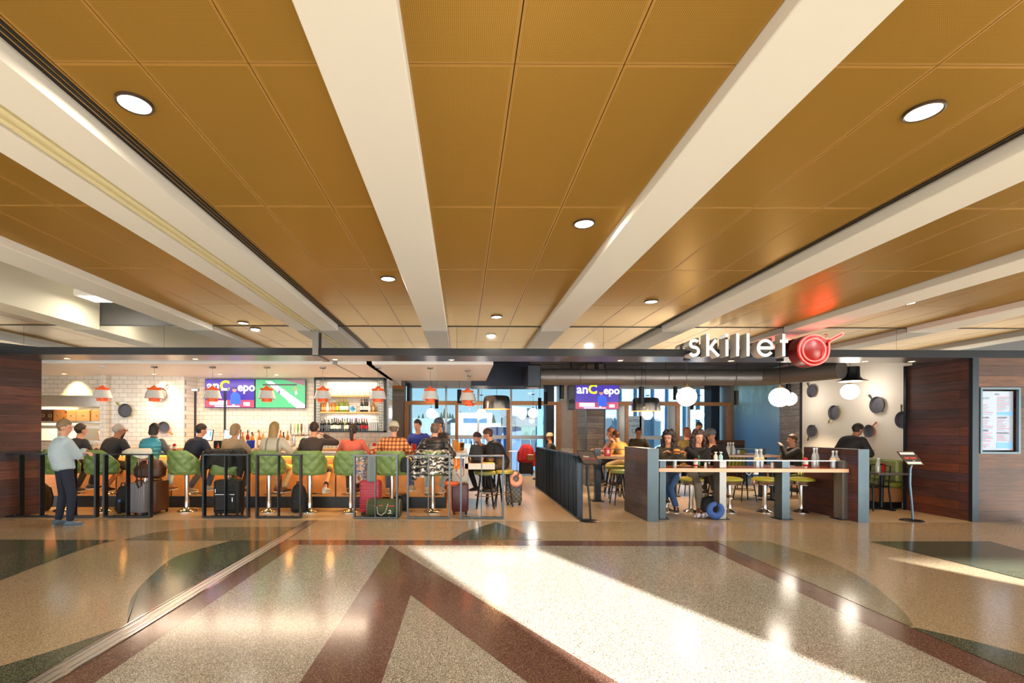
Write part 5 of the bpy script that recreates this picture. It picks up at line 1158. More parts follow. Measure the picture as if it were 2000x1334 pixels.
g=MB(); g.box(-3.5,.8,-1.0,1.0,zz-1.9,zz-.8); g.build('dark_cab',mat('bridge_dark','39424a',.5),o)
g=MB(); g.box(.8,1.5,-.5,.5,-4.2,zz+1); g.box(2.3,2.9,-.5,.5,-4.2,zz+.4); g.rod((.2,0,-4.2),(1.8,0,zz+1),.25); g.build('support_column',mat('bridge_blue','3d6fb4',.5),o)
pb=mat('bridge_panel','5a84a4',.5); pb2=mat('bridge_panel_light','7fa3ba',.5)
o=root('boarding_bridge_building',(XD(1300,26),26,-4.2)); tag(o,'pale blue ribbed boarding bridge wall filling the right window bay','boarding bridge')
g=MB(); g.box(-3.6,6,0,2,0,8.25); g.build('wall_panel',pb,o)
for k in range(12): g=MB(); xx=-3.3+k*.85+.1*math.sin(k*3); g.box(xx,xx+(.34 if k%3 else .55),-.25,0,0,8.15); g.build('rib',pb2 if k%2 else pb,o)
g=MB()
for k in range(14): g.rod((-3.5+k*.7,-.1,8.25),(-3.5+k*.7,-.1,9.4),.03,n=6)
for z in (8.6,9.0,9.4): g.rod((-3.6,-.1,z),(6,-.1,z),.03,n=6)
g.build('roof_railing',wB,o)
# window poster
o=root('window_decal',tuple(P(1238,832,17.15))); tag(o,'pale poster with dark lettering on the right window bay','poster')
g=MB(); g.box(-.36,.36,0,.004,-.45,.35); g.build('sheet',mat('poster_pale','b7d3ea',.6),o)
pi_=mat('poster_ink','2a3c6a',.6); text('BOTTLE',.13,.001,pi_,o,'lettering',T(0,-.004,.18)@Mt); text('TURKEY',.1,.001,pi_,o,'lettering',T(0,-.004,0)@Mt)
g=MB(); g.tube([(-.07,0,-.12),(.07,0,-.12),(.05,0,-.22),(0,0,-.27),(-.05,0,-.22)],.008,6,True); g.build('shield_mark',pi_,o)
# hills & trees
hl=mat('far_hill','4d6660',.9); g=MB(); vs=[];n=60
rn=random.Random(5)
for k in range(n+1):
    x_=-120+260*k/n; z_=5+3.2*math.sin(k*.35)+2*math.sin(k*.9); vs+=[(x_,330,-5),(x_,330,z_),(x_,380,z_+1),(x_,380,-5)]
fs=[]
for k in range(n): a=4*k; fs+=[(a,a+1,a+5,a+4),(a+1,a+2,a+6,a+5),(a+2,a+3,a+7,a+6)]
g.add(vs,fs); o=g.build('distant_hill',hl); tag(o,'low dark hill on the horizon beyond the airfield','hill')
tree=mat('conifer_green','1f3026',.9); tk=mat('trunk_brown','4a3a2c',.9)
for k,(px,top) in enumerate([(818,813),(826,810),(862,808),(868,801),(873,806),(879,809),(884,811),(899,806),(964,812),(1006,815),(1186,818)]):
    d=260+rn.uniform(-20,20); p=P(px,top,d); o=root('conifer_tree',(p.x,d,2)); h=p.z-2
    g=MB(); 
    for q in range(5): r=(2.6-.42*q); g.lathe([(r,0),(r*.25,h*.34),(.01,h*.36)],(0,0,h*(.08+.16*q)),n=9)
    g.build('crown',tree,o); g=MB(); g.rod((0,0,-6),(0,0,h*.3),.4,n=6); g.build('trunk',tk,o)
    tag(o,'dark conifer on the skyline through the windows, '+ORD[k]+' from the left','tree','conifers on the skyline')
o=root('apron_light_mast',(XD(1036,150),150,-4.2)); tag(o,'thin lamp mast against the sky in the left window bay','lamp post'); zz=P(1036,769,150).z+4.2; g=MB(); g.rod((0,0,0),(0,0,zz),.15,n=8); g.build('mast',bG,o); g=MB(); g.box(-1,1,-.3,.3,zz-.3,zz+.3); g.build('lamp_head',bG,o)
# ================= people =================
skinA=mat('skin_light','c98f72',.55); skinB=mat('skin_tan','a8704f',.55); eyeM=mat('eye_dark','1c1410',.3); lipM=mat('lip','9a5548',.5); soleM=mat('sole_white','d8d4cc',.6)
def bake(g,name,m,parent,vox=.009,it=4,decim=None):
    o=g.build('tmp',m); md=o.modifiers.new('r','REMESH'); md.mode='VOXEL'; md.voxel_size=vox; md.use_smooth_shade=True
    if it: sm=o.modifiers.new('s','SMOOTH'); sm.iterations=it; sm.factor=.5
    dg=bpy.context.evaluated_depsgraph_get(); me=bpy.data.meshes.new_from_object(o.evaluated_get(dg)); bpy.data.objects.remove(o)
    me.name=name; 
    if not me.materials: me.materials.append(m)
    q=bpy.data.objects.new(name,me); COL.objects.link(q); q.parent=parent; return q
def ik(a,t,l1,l2,pole):
    d=t-a; L=d.length
    if L>l1+l2-.005: t=a+d*((l1+l2-.005)/L); d=t-a; L=d.length
    L=max(L,abs(l1-l2)+.01)
    x=(l1*l1-l2*l2+L*L)/(2*L); h=math.sqrt(max(l1*l1-x*x,0)); n=d.normalized(); p=(pole-n*pole.dot(n)); 
    if p.length<1e-4: p=Vector((0,0,1))
    p.normalize(); return a+n*x+p*h,t
def limb(g,pts,rs,n=14):
    for i in range(len(pts)-1): g.rod(pts[i],pts[i+1],rs[i],rs[i+1],n)
    for p,r in zip(pts,rs): g.sph(p,r,n=n,m=8)
def person(label,loc,a=0,lean=18,s=1,ph=.86,hand=None,foot=None,skin=None,top=None,sleeve=1,tt=.016,bottom=None,leg=1,hair='short',hc='2a1c14',shoe='3a3a3c',head=(0,0),side=0,vox=.009,tgrp=None,cap=None,neckc=None,twist=0,extra=None,belly=0,poleR=None,poleL=None,curl=.5,fl=1,vest=None,specs=False):
    skin=skin or skinA
    o=root('person',(loc[0],loc[1],loc[2] if len(loc)>2 else 0)); tag(o,label,'person')
    a=math.radians(a); Fv=Vector((-math.sin(a),math.cos(a),0)); R=Vector((math.cos(a),math.sin(a),0)); U=Vector((0,0,1))
    def W(v,f=None): return R*v[0]+Fv*v[1]+U*v[2]
    L=math.radians(lean); P0=Vector((0,0,ph)); sp=(U*math.cos(L)+Fv*math.sin(L)); tf=(Fv*math.cos(L)-U*math.sin(L))
    if side: sp=(sp+R*math.sin(math.radians(side))).normalized()
    T_=.47*s; nb=P0+sp*T_
    tw=math.radians(twist); R2=(R*math.cos(tw)+tf*math.sin(tw)).normalized()
    def torso(g,e,z0=-.06,z1=1.0):
        prof=[(-.08,.10,.08),(0,.155,.112),(.25,.145,.105+belly*.5),(.45,.15,.108+belly),(.7,.172,.118+belly*.4),(.86,.18,.108),(.95,.14,.085),(1.02,.07,.06)]
        rings=[]
        for t,w_,d_ in prof:
            if t<z0-.001 and z0>0: continue
            Rr=R.lerp(R2,max(0,min(1,t))).normalized()
            back=Fv*0
            rings.append((P0+sp*(T_*t)+tf*(-.02*math.sin(PI*max(0,t))),Rr,tf,(w_*s+e),(d_*s+e)))
        g.loft(rings,24,2.4)
    sh=[nb-sp*(.055*s)+R2*(q*.165*s) for q in (-1,1)]
    hip=[P0+R*(q*.085*s)-U*.01 for q in (-1,1)]
    hand=hand or [(-.15,.38,.22),(.15,.38,.22)]
    el=[];wr=[]
    for k,q in enumerate((-1,1)):
        t=P0+W(hand[k])*1.0
        pole=(R*(q*.8)-U*.9-Fv*.5) if (poleL,poleR)[k] is None else W((poleL,poleR)[k])
        e_,t_=ik(sh[k],t,.275*s,.25*s,pole); el.append(e_); wr.append(t_)
    foot=foot or [(-.10,.26,-.47),(.10,.26,-.47)]
    kn=[];an=[]
    for k,q in enumerate((-1,1)):
        t=P0+W(foot[k]); e_,t_=ik(hip[k],t,.42*s,.41*s,(Fv*1.0+U*.35+R*q*.15)); kn.append(e_); an.append(t_)
    # head frame
    hy,hp=math.radians(head[0]),math.radians(head[1])
    hf=Fv*math.cos(hy)-R*math.sin(hy); hr=R*math.cos(hy)+Fv*math.sin(hy)
    hu=U*math.cos(hp)+hf*math.sin(hp); hf2=hf*math.cos(hp)-U*math.sin(hp)
    nk=(sp*.35+U*.65+hf*.15).normalized(); hc_=nb+nk*(.085*s)+hu*(.10*s)
    MH=Matrix.Translation(hc_)@Matrix((hr,hf2,hu)).transposed().to_4x4()@Matrix.Scale(s,4)
    # body
    g=MB(); torso(g,0)
    g.rod(nb-sp*.05,hc_-hu*.03,.062*s,.052*s,16)
    g.sph((0,-.008,.02),.076,.094,.100,20,14,MH); g.sph((0,.018,-.045),.058,.068,.068,18,12,MH); g.sph((0,.05,-.088),.026,.022,.02,12,8,MH)
    g.sph((0,.094,-.02),.013,.02,.022,10,8,MH); g.sph((0,.088,.0),.009,.012,.03,10,8,MH)
    for q in (-1,1): g.sph((q*.076,-.008,-.01),.011,.021,.031,10,8,MH)
    for k,q in enumerate((-1,1)):
        limb(g,[sh[k],el[k],wr[k]],[.052*s,.040*s,.026*s])
        fd=(wr[k]-el[k]).normalized(); 
        up_=U-fd*U.dot(fd); 
        if up_.length<.1: up_=Fv-fd*Fv.dot(fd)
        nrm=(-up_).normalized(); sd=fd.cross(nrm).normalized()*(1 if q>0 else -1)   # palm faces down, thumb inward
        if sd.dot(R)*q>0: sd=-sd
        MP=Matrix.Translation(wr[k]+fd*.045*s)@Matrix((sd,fd,nrm)).transposed().to_4x4()
        g.sph((0,0,0),.040*s,.052*s,.016*s,14,10,MP)
        for fi,(off,ln) in enumerate(((-.030,.82),(-.010,.96),(.010,1.0),(.029,.92))):
            base=wr[k]+fd*.082*s+sd*off*s; d1=fd.copy(); pts=[base-fd*.02]; c_=curl+.12*fi
            for sg_,ll in enumerate((.036,.026,.020)):
                ang=c_*(.55+.35*sg_); d1=(d1*math.cos(ang)+nrm*math.sin(ang)).normalized(); pts.append(pts[-1]+d1*(ll*ln*s+(.02 if sg_==0 else 0)))
            limb(g,pts,[.0095*s,.0092*s,.0086*s,.0078*s],8)
        tb=wr[k]+fd*.02*s+sd*.026*s; d2=(fd*.62+sd*.75+nrm*.3).normalized(); p2=tb+d2*.038*s; d3=(fd*.95+sd*.2+nrm*.45).normalized()
        limb(g,[tb,p2,p2+d3*.032*s],[.013*s,.0105*s,.009*s],8)
        limb(g,[hip[k],kn[k],an[k]],[.085*s,.056*s,.036*s])
        fdir=(Fv*1.0+R*q*.15).normalized(); 
        limb(g,[an[k]-fdir*.03*s-U*.03*s,an[k]+fdir*.12*s-U*.055*s],[.036*s,.026*s],10)
    o_b=bake(g,'body',skin,o,vox,3)
    for q in (-1,1):
        g=MB(); g.sph((q*.030,.083,.006),.0095,.006,.0065,10,6,MH); g.build('eye',eyeM,o)
    g=MB(); g.sph((0,.083,-.056),.021,.006,.006,10,6,MH); g.build('mouth',lipM,o)
    # top
    if top:
        g=MB(); torso(g,tt)
        for k in (0,1):
            if sleeve>=1: limb(g,[sh[k],el[k],wr[k]-(wr[k]-el[k]).normalized()*.01],[.056*s+tt,.043*s+tt*.9,.030*s+tt*.6])
            elif sleeve>0:
                limb(g,[sh[k],sh[k].lerp(el[k],sleeve)],[.056*s+tt,.050*s+tt])
        if neckc: g.rod(nb-sp*.03,nb+nk*(.05*s),.075*s,.066*s,16)
        q=bake(g,'jacket' if tt>.02 else 'shirt',top,o,max(vox,.010),2)
    if vest: g=MB(); torso(g,.034); bake(g,'vest',vest,o,.011,2)
    if specs:
        g=MB()
        for q in (-1,1): g.tube([MH@Vector((q*.032+.024*math.cos(t),.098,.005+.018*math.sin(t))) for t in [k*PI/7 for k in range(14)]],.0028,6,True); g.tube([MH@Vector((q*.056,.096,.008)),MH@Vector((q*.079,.0,.008))],.0028,6)
        g.build('glasses',MATS['black_paint'],o)
    if bottom:
        g=MB(); g.loft([(P0+sp*(T_*t),R,tf,w_*s+.012,d_*s+.012) for t,w_,d_ in ((-.1,.10,.085),(-.02,.155,.115),(.16,.152,.112),(.2,.14,.10))],22,2.4)
        for k in (0,1):
            if leg>=1: limb(g,[hip[k],kn[k],an[k]+(kn[k]-an[k]).normalized()*.03],[.092*s,.068*s,.052*s])
            else: limb(g,[hip[k],kn[k],kn[k].lerp(an[k],.08)],[.094*s,.075*s,.07*s])
        bake(g,'trousers' if leg>=1 else 'shorts',bottom,o,.011,2)
    shm=mat('shoe_'+shoe,shoe,.5)
    for k,q in enumerate((-1,1)):
        fdir=(Fv*1.0+R*q*.15).normalized(); rr=fdir.cross(U).normalized(); c0=an[k]-U*.055*s
        MS=Matrix.Translation(c0)@Matrix((rr,fdir,U)).transposed().to_4x4()@Matrix.Scale(s,4)
        g=MB(); g.loft([(MS@Vector(c),MS.to_3x3()@Vector((1,0,0)),MS.to_3x3()@Vector((0,0,1)),w_,h_) for c,w_,h_ in (((0,-.075,.0),.03,.03),((0,-.05,.012),.042,.05),((0,.0,.018),.044,.056),((0,.06,.0),.046,.036),((0,.13,-.008),.045,.026),((0,.17,-.012),.03,.02))],16,2.5)
        if leg<1: pass
        sh_o=g.build('shoe',shm,o)
        g=MB(); g.loft([(MS@Vector(c),MS.to_3x3()@Vector((1,0,0)),MS.to_3x3()@Vector((0,0,1)),w_,.011*s) for c,w_ in (((0,-.082,-.034),.028),((0,-.05,-.036),.046),((0,.06,-.036),.050),((0,.14,-.036),.047),((0,.178,-.034),.028))],16,3); g.build('sole',soleM,sh_o)
        if extra=='socks': g=MB(); limb(g,[an[k]-U*.02,an[k]+(kn[k]-an[k]).normalized()*.09],[.042*s,.043*s],12); g.build('sock',mat('sock_black','141416',.8),o)
    # hair
    hm=mat('hair_'+hc,hc,.6,noise=.35,nscale=60)
    if hair:
        g=MB(); vs=[];fs=[];n=28;m_=18
        for j in range(m_+1):
            for i in range(n):
                th=2*PI*i/n; f_=PI*j/m_; x_,y_,z_=math.sin(f_)*math.cos(th),math.sin(f_)*math.sin(th),-math.cos(f_)
                low=-.05 if hair in('short','cap') else -.45
                face=(y_>.15 and z_<.42) or (z_<low-.15 and True) or (hair=='bald' and z_>.18) or(hair in('short','cap','bald') and abs(x_)>.82 and z_<-.02 and y_>-.25)
                k_=.88 if face else 1.0
                jit=1+.035*math.sin(9*th+3*j)*math.sin(5*f_+i) if not face else 1
                vs.append((x_*.087*k_*jit,-.012+y_*.107*k_*jit,.022+z_*.116*k_*jit))
        for j in range(m_):
            for i in range(n): fs.append((j*n+i,j*n+(i+1)%n,(j+1)*n+(i+1)%n,(j+1)*n+i))
        fs.append(tuple(range(n))[::-1]); fs.append(tuple(m_*n+i for i in range(n)))
        g.smooth=True; g.add(vs,fs,MH); g.smooth=False
        if hair in('bob','long','curly'):
            ln={'bob':-.11,'long':-.26,'curly':-.22}[hair]; w_={'bob':.085,'long':.088,'curly':.115}[hair]
            g.loft([(MH@Vector((0,-.03,.06)),MH.to_3x3()@Vector((1,0,0)),MH.to_3x3()@Vector((0,1,0)),.080,.085),(MH@Vector((0,-.035,-.03)),MH.to_3x3()@Vector((1,0,0)),MH.to_3x3()@Vector((0,1,0)),w_,.075),(MH@Vector((0,-.05,ln*.6)),MH.to_3x3()@Vector((1,0,0)),MH.to_3x3()@Vector((0,1,0)),w_*1.02,.055),(MH@Vector((0,-.062,ln)),MH.to_3x3()@Vector((1,0,0)),MH.to_3x3()@Vector((0,1,0)),w_*.72,.035)],20,2.2)
            if hair=='curly':
                rn=random.Random(3)
                for q in range(150):
                    an_=rn.uniform(-.55,PI+.55)+PI; zz=rn.uniform(-.24,.15); front=math.sin(an_)>.1
                    w2=(.105 if zz>-.02 else .125)*(1-max(0,zz-.05)*5)
                    if front and zz>.02 and zz<.10 and abs(math.cos(an_))<.8: continue
                    g.sph((w2*math.cos(an_),-.02+w2*.8*math.sin(an_),zz),rn.uniform(.018,.034),n=8,m=6,M=MH)
                for q in range(40):
                    sd_=rn.choice((-1,1)); zz=rn.uniform(-.30,-.08); g.sph((sd_*rn.uniform(.07,.12),rn.uniform(-.02,.07),zz),rn.uniform(.018,.03),n=8,m=6,M=MH)
                for q in range(30): an_=rn.uniform(0,2*PI); g.sph((.07*math.cos(an_),-.02+.07*math.sin(an_),rn.uniform(.095,.13)),.03,n=8,m=6,M=MH)
                bake(g,'hair',hm,o,.009,1); g=None
        if hair=='ponytail':
            g.tube([MH@Vector(p) for p in ((0,-.11,.03),(0,-.15,.0),(.0,-.155,-.08),(0,-.14,-.17),(.01,-.13,-.22))],[.024,.036,.036,.028,.008],10)
        if g: g.build('hair',hm,o)
    if cap:
        cm=mat('cap_'+cap,cap,.7,noise=.15,nscale=40); g=MB()
        g.lathe([(.0001,.150),(.05,.140),(.080,.11),(.094,.06),(.096,.03),(.088,.028)],(0,-.008,.0),24,MH,cap=False,sy=1.16)
        g.loft([(MH@Vector((0,.09,.045)),MH.to_3x3()@Vector((1,0,0)),MH.to_3x3()@Vector((0,0,1)),.075,.006),(MH@Vector((0,.14,.035)),MH.to_3x3()@Vector((1,0,0)),MH.to_3x3()@Vector((0,0,1)),.066,.005),(MH@Vector((0,.175,.026)),MH.to_3x3()@Vector((1,0,0)),MH.to_3x3()@Vector((0,0,1)),.035,.003)],16,2)
        g.build('cap',cm,o)
    o['_']=0; del o['_']
    PINFO[o.name]=dict(wr=[o.location+w_ for w_ in wr],MH=MH,head=o.location+hc_)
    return o
PINFO={}
def fab(n,c,r=.8,nz=.2): return mat('fabric_'+n,c,r,noise=nz,nscale=25,bump=1.0,bscale=11)
def quilt(name,c,sz=28):
    m,nt,b=newmat(name); tc=N(nt,'ShaderNodeTexCoord'); wv=N(nt,'ShaderNodeTexWave'); wv.bands_direction='Z'; wv.inputs['Scale'].default_value=sz/6.28; wv.inputs['Distortion'].default_value=.6; nt.links.new(tc.outputs['Object'],wv.inputs['Vector'])
    b.inputs['Base Color'].default_value=rgb(c); b.inputs['Roughness'].default_value=.4; bp=N(nt,'ShaderNodeBump'); bp.inputs['Strength'].default_value=.6; bp.inputs['Distance'].default_value=.02; nt.links.new(wv.outputs['Fac'],bp.inputs['Height']); nt.links.new(bp.outputs['Normal'],b.inputs['Normal']); return m
def plaid():
    m,nt,b=newmat('plaid_flannel'); tc=N(nt,'ShaderNodeTexCoord'); cols=[]
    for d_,s_ in (('X',4.6),('Z',4.6)):
        wv=N(nt,'ShaderNodeTexWave'); wv.bands_direction=d_; wv.inputs['Scale'].default_value=s_; nt.links.new(tc.outputs['Object'],wv.inputs['Vector']); cols.append(wv)
    mx=N(nt,'ShaderNodeMixRGB'); mx.inputs[1].default_value=rgb('b8501f'); mx.inputs[2].default_value=rgb('e0b070'); nt.links.new(cols[0].outputs['Fac'],mx.inputs[0])
    m2=N(nt,'ShaderNodeMixRGB'); m2.blend_type='MULTIPLY'; r=N(nt,'ShaderNodeMapRange'); r.inputs[1].default_value=.55; r.inputs[2].default_value=.8; r.inputs[4].default_value=.75; nt.links.new(cols[1].outputs['Fac'],r.inputs[0]); nt.links.new(r.outputs[0],m2.inputs[0]); nt.links.new(mx.outputs[0],m2.inputs[1]); m2.inputs[2].default_value=rgb('8a3a1c')
    nt.links.new(m2.outputs[0],b.inputs['Base Color']); b.inputs['Roughness'].default_value=.85; return m
def stripejacket():
    m,nt,b=newmat('striped_cream'); tc=N(nt,'ShaderNodeTexCoord'); sp=N(nt,'ShaderNodeSeparateXYZ'); nt.links.new(tc.outputs['Object'],sp.inputs[0])
    a_=N(nt,'ShaderNodeMath',operation='ABSOLUTE'); o1=N(nt,'ShaderNodeMath',operation='ADD'); o1.inputs[1].default_value=.05; nt.links.new(sp.outputs['X'],o1.inputs[0]); nt.links.new(o1.outputs[0],a_.inputs[0])
    lt=N(nt,'ShaderNodeMath',operation='LESS_THAN'); lt.inputs[1].default_value=.014; nt.links.new(a_.outputs[0],lt.inputs[0])
    o2=N(nt,'ShaderNodeMath',operation='ADD'); o2.inputs[1].default_value=-.15; nt.links.new(sp.outputs['X'],o2.inputs[0]); a2=N(nt,'ShaderNodeMath',operation='ABSOLUTE'); nt.links.new(o2.outputs[0],a2.inputs[0]); l2=N(nt,'ShaderNodeMath',operation='LESS_THAN'); l2.inputs[1].default_value=.014; nt.links.new(a2.outputs[0],l2.inputs[0])
    ad=N(nt,'ShaderNodeMath',operation='MAXIMUM'); nt.links.new(lt.outputs[0],ad.inputs[0]); nt.links.new(l2.outputs[0],ad.inputs[1])
    mx=N(nt,'ShaderNodeMixRGB'); mx.inputs[1].default_value=rgb('c9bfa8'); mx.inputs[2].default_value=rgb('7c776c'); nt.links.new(ad.outputs[0],mx.inputs[0]); nt.links.new(mx.outputs[0],b.inputs['Base Color']); b.inputs['Roughness'].default_value=.7; return m
jeans=fab('jeans','34527e'); ltj=fab('light_jeans','7fa0b8'); navyF=fab('navy','141c30'); charc=fab('charcoal','25252a'); khaki=fab('khaki','b39a72')
SH=.86
def sit(i,label,**k):
    k.setdefault('foot',[(-.11,.22,-.46),(.11,.22,-.46)]); return person(label,(STX[i]+k.pop('dx',0),STY+.04+k.pop('dy',0)),ph=k.pop('ph',SH),**k)
sit(0,'seated person in dark clothes mostly hidden behind the standing man',a=-20,lean=24,s=.95,top=charc,bottom=mat('fabric_blk','18181b',.8),hc='2c2018',foot=[(-.1,.2,-.46),(.2,.25,-.40)],dx=.05)
sit(1,'bald grey-haired person in a charcoal jacket and shorts, resting chin on hand at the bar',a=-14,lean=24,s=.96,top=charc,tt=.022,bottom=mat('fabric_shorts','2c2c30',.8),leg=.5,hair='bald',hc='a8a29a',head=(-22,12),hand=[(-.02,.34,.56),(.22,.40,.20)],foot=[(-.12,.10,-.44),(.22,.18,-.44)],shoe='1c1c20',skin=skinB,belly=.02)
o=sit(2,'person with a dark bob and quilted teal vest over grey sleeves at the bar',a=-4,lean=20,s=.95,top=fab('grey_sleeve','5b5650'),tt=.014,vest=quilt('teal_quilt','3f9ab0'),bottom=ltj,hair='bob',hc='2a1c18',shoe='7a5a44',head=(8,8),foot=[(-.08,.22,-.46),(.25,.24,-.42)],neckc=1)
pi=o.name
sit(3,'person with short dark hair in a navy hoodie leaning right at the bar',a=-26,lean=26,s=.97,top=navyF,tt=.024,bottom=fab('grey_jeans','3c4656'),hair='short',hc='231a16',shoe='9a968c',head=(-14,14),hand=[(-.1,.36,.24),(.20,.42,.22)],foot=[(-.16,.14,-.46),(.18,.26,-.42)],neckc=1)
sit(4,'person with grey-blond shoulder hair in a tan jacket reading a blue menu at the bar',a=-12,lean=18,s=.94,top=fab('tan','8e7a5f'),tt=.02,bottom=fab('olive_pants','4a4438'),hair='bob',hc='8a7250',shoe='5a4a3c',head=(-12,10),hand=[(-.12,.34,.24),(.24,.38,.23)])
sit(5,'person with long blonde hair in a cream jacket with grey stripes at the bar',a=-10,lean=16,s=.98,top=stripejacket(),tt=.024,bottom=khaki,hair='long',hc='a5824e',shoe='6a4630',head=(-6,6),hand=[(-.16,.36,.25),(.26,.38,.25)],foot=[(.02,.20,-.44),(.20,.14,-.44)])
sit(6,'person with dark hair, brown t-shirt and white sneakers seated at the bar',a=0,lean=20,s=1.0,top=fab('brown_tee','3a302b'),tt=.016,bottom=mat('fabric_shorts2','3a3c40',.8),leg=.5,hair='short',hc='33221a',shoe='c9c9c6',head=(0,14),hand=[(-.12,.34,.26),(.16,.30,.50)],foot=[(-.24,.10,-.44),(.24,.10,-.44)],extra='socks',belly=.025)
sit(7,'person with a brown ponytail in a coral top at the bar',a=2,lean=16,s=.93,top=fab('coral','c9604c'),bottom=mat('fabric_dk','2a2426',.8),hair='ponytail',hc='2c1c16',shoe='3a2c26',head=(0,4),hand=[(-.14,.34,.25),(.15,.34,.25)],foot=[(-.08,.18,-.46),(.06,.2,-.46)])
sit(8,'person in a beige cap and orange plaid flannel shirt at the bar',a=0,lean=18,s=1.0,top=plaid(),tt=.026,bottom=jeans,hair='cap',hc='6a5a48',cap='c9bda0',shoe='a89878',head=(0,10),hand=[(-.2,.34,.24),(.2,.34,.24)],foot=[(-.1,.2,-.46),(.34,.12,-.40)],belly=.03)
sit(9,'person with brown-grey hair in a black quilted jacket at the end of the bar',a=-4,lean=26,s=1.0,top=quilt('black_quilt','1e2024',30),tt=.034,bottom=ltj,hair='short',hc='5f4c40',shoe='a59a90',head=(0,14),hand=[(-.18,.34,.22),(.24,.36,.2)],foot=[(-.13,.16,-.44),(.14,.16,-.44)],neckc=1,belly=.02)
# standing man
p=G(124,1026); person('standing person in a pale blue shirt and navy trousers in front of the bar railing',(p.x,p.y),a=-32,lean=-2,s=.945,ph=.865,top=fab('pale_shirt','a9bac2',.8,.1),tt=.026,bottom=navyF,hair='short',hc='7a6448',shoe='4c6272',head=(-32,10),hand=[(.10,.22,.22),(-.06,.27,.26)],poleL=(-.8,-.2,-.9),poleR=(.8,-.2,-.9),foot=[(-.13,-.02,-.80),(.15,.03,-.80)],belly=.03,neckc=1,curl=.8)
# far end of bar
bs=mat('fabric_blueshirt','2c3f9a',.7)
ls2=[]
def extra_stool(px,d,l):
    o=copy_tree(ls); o.location=(XD(px,d),d,0); tag(o,'round sage green stool '+l,'stool','black legged stools')
p=(XD(824,10.5),10.5); 
person('person in a royal blue shirt behind the bar end, leaning left',(p[0],p[1]),a=160,lean=14,side=4,s=1,ph=.93,top=bs,bottom=charc,hair='short',hc='2c221e',head=(0,10),hand=[(-.2,.3,.2),(.2,.3,.2)],foot=[(-.1,0,-.87),(.1,.02,-.87)],vox=.012)
p=(XD(868,10.35),10.35); person('person in a black shirt and dark cap standing at the bar return',(p[0],p[1]),a=120,lean=12,s=1,ph=.95,top=charc,bottom=charc,hair='short',hc='1c1816',cap='3a4858',head=(0,10),hand=[(-.2,.3,.2),(.2,.3,.2)],foot=[(-.1,0,-.89),(.1,.02,-.89)],vox=.012,skin=skinB)
# pair at lowered table
person('person with dark hair bowed over the lowered counter, facing the camera side',(XD(951,9.95),9.98),a=140,lean=34,s=.95,ph=.78,top=fab('ink','1c1e2c'),tt=.024,bottom=charc,hair='short',hc='221c2a',head=(0,26),hand=[(-.1,.36,.12),(.12,.36,.12)],foot=[(-.12,.22,-.46),(.12,.22,-.46)],vox=.011)
person('person with brown hair in a long black coat hunched at the lowered counter',(XD(983,9.4),9.42),a=72,lean=30,s=1,ph=.80,top=mat('fabric_coat','15171c',.8),tt=.034,bottom=mat('fabric_blk2','15171c',.8),hair='short',hc='4a2c22',head=(0,26),hand=[(-.1,.36,.10),(.12,.36,.10)],foot=[(-.10,.2,-.46),(.10,.2,-.46)],vox=.011,neckc=1)
extra_stool(984,9.42,'under the person in the long black coat')
person('person in a tan cap and dark jacket seated beyond the divider rails',(XD(1077,14.5),14.5),a=80,lean=4,s=1,ph=.62,top=fab('dkbrown','2c241f'),tt=.022,bottom=charc,hair='short',hc='3a2c22',cap='8a7a5c',head=(0,4),vox=.013,foot=[(-.1,.38,-.54),(.1,.38,-.54)],skin=skinB)
person('person with light brown hair in a pink-beige top seated past the wooden column',(XD(1198,11.4),11.4),a=60,lean=6,s=.95,ph=.80,top=fab('pinkbeige','b08a78'),bottom=navyF,hair='bob',hc='7a4c30',head=(0,4),vox=.012,foot=[(-.1,.28,-.5),(.1,.28,-.5)])
person('person in a mustard sweater seated behind the left partition',(XD(1222,10.9),10.9),a=30,lean=30,s=.95,ph=.80,top=fab('mustard','9a7436'),bottom=khaki,hair='short',hc='3a2418',head=(0,20),vox=.012,foot=[(-.1,.28,-.5),(.1,.28,-.5)])
person('person in an olive t-shirt facing the camera near the window',(XD(1246,13.2),13.2),a=176,lean=4,s=1,ph=.78,top=fab('olive_tee','3c3826'),bottom=charc,hair='short',hc='241a14',head=(0,6),vox=.012,foot=[(-.1,.3,-.5),(.1,.3,-.5)],skin=skinB)
# communal table people
wg=person('person with long dark curly hair and glasses eating a burger at the communal table',(XD(1302,8.95),8.88),specs=True,a=166,lean=8,s=.97,ph=.71,top=fab('olive_top','3c3a2a'),tt=.02,bottom=jeans,hair='curly',hc='241612',shoe='141416',head=(-28,4),hand=[(.00,.30,.36),(-.12,.30,.36)],foot=[(.10,.36,-.42),(-.05,.52,-.56)],curl=.9,poleL=(-.9,-.1,-.7),poleR=(.9,-.1,-.7))
cw_=person('person with curly brown hair, black top and grey trousers, legs crossed at the communal table',(XD(1360,8.8),8.80),a=178,lean=8,s=.97,ph=.72,top=mat('fabric_blk3','121216',.8),tt=.018,bottom=fab('grey_trousers','7c7468'),hair='curly',hc='33201a',shoe='6a4220',head=(0,4),hand=[(.06,.30,.22),(-.10,.26,.44)],foot=[(-.26,.50,-.30),(.12,.40,-.60)],curl=.9)
person('person in a grey cap and black shirt behind the communal table, facing left',(XD(1403,10.0),9.95),a=115,lean=26,s=1,ph=.78,top=mat('fabric_blk4','141417',.8),tt=.022,bottom=charc,hair='short',hc='2c1e16',cap='4a4c50',head=(0,16),vox=.011,skin=skinB,foot=[(-.1,.3,-.5),(.1,.3,-.5)])
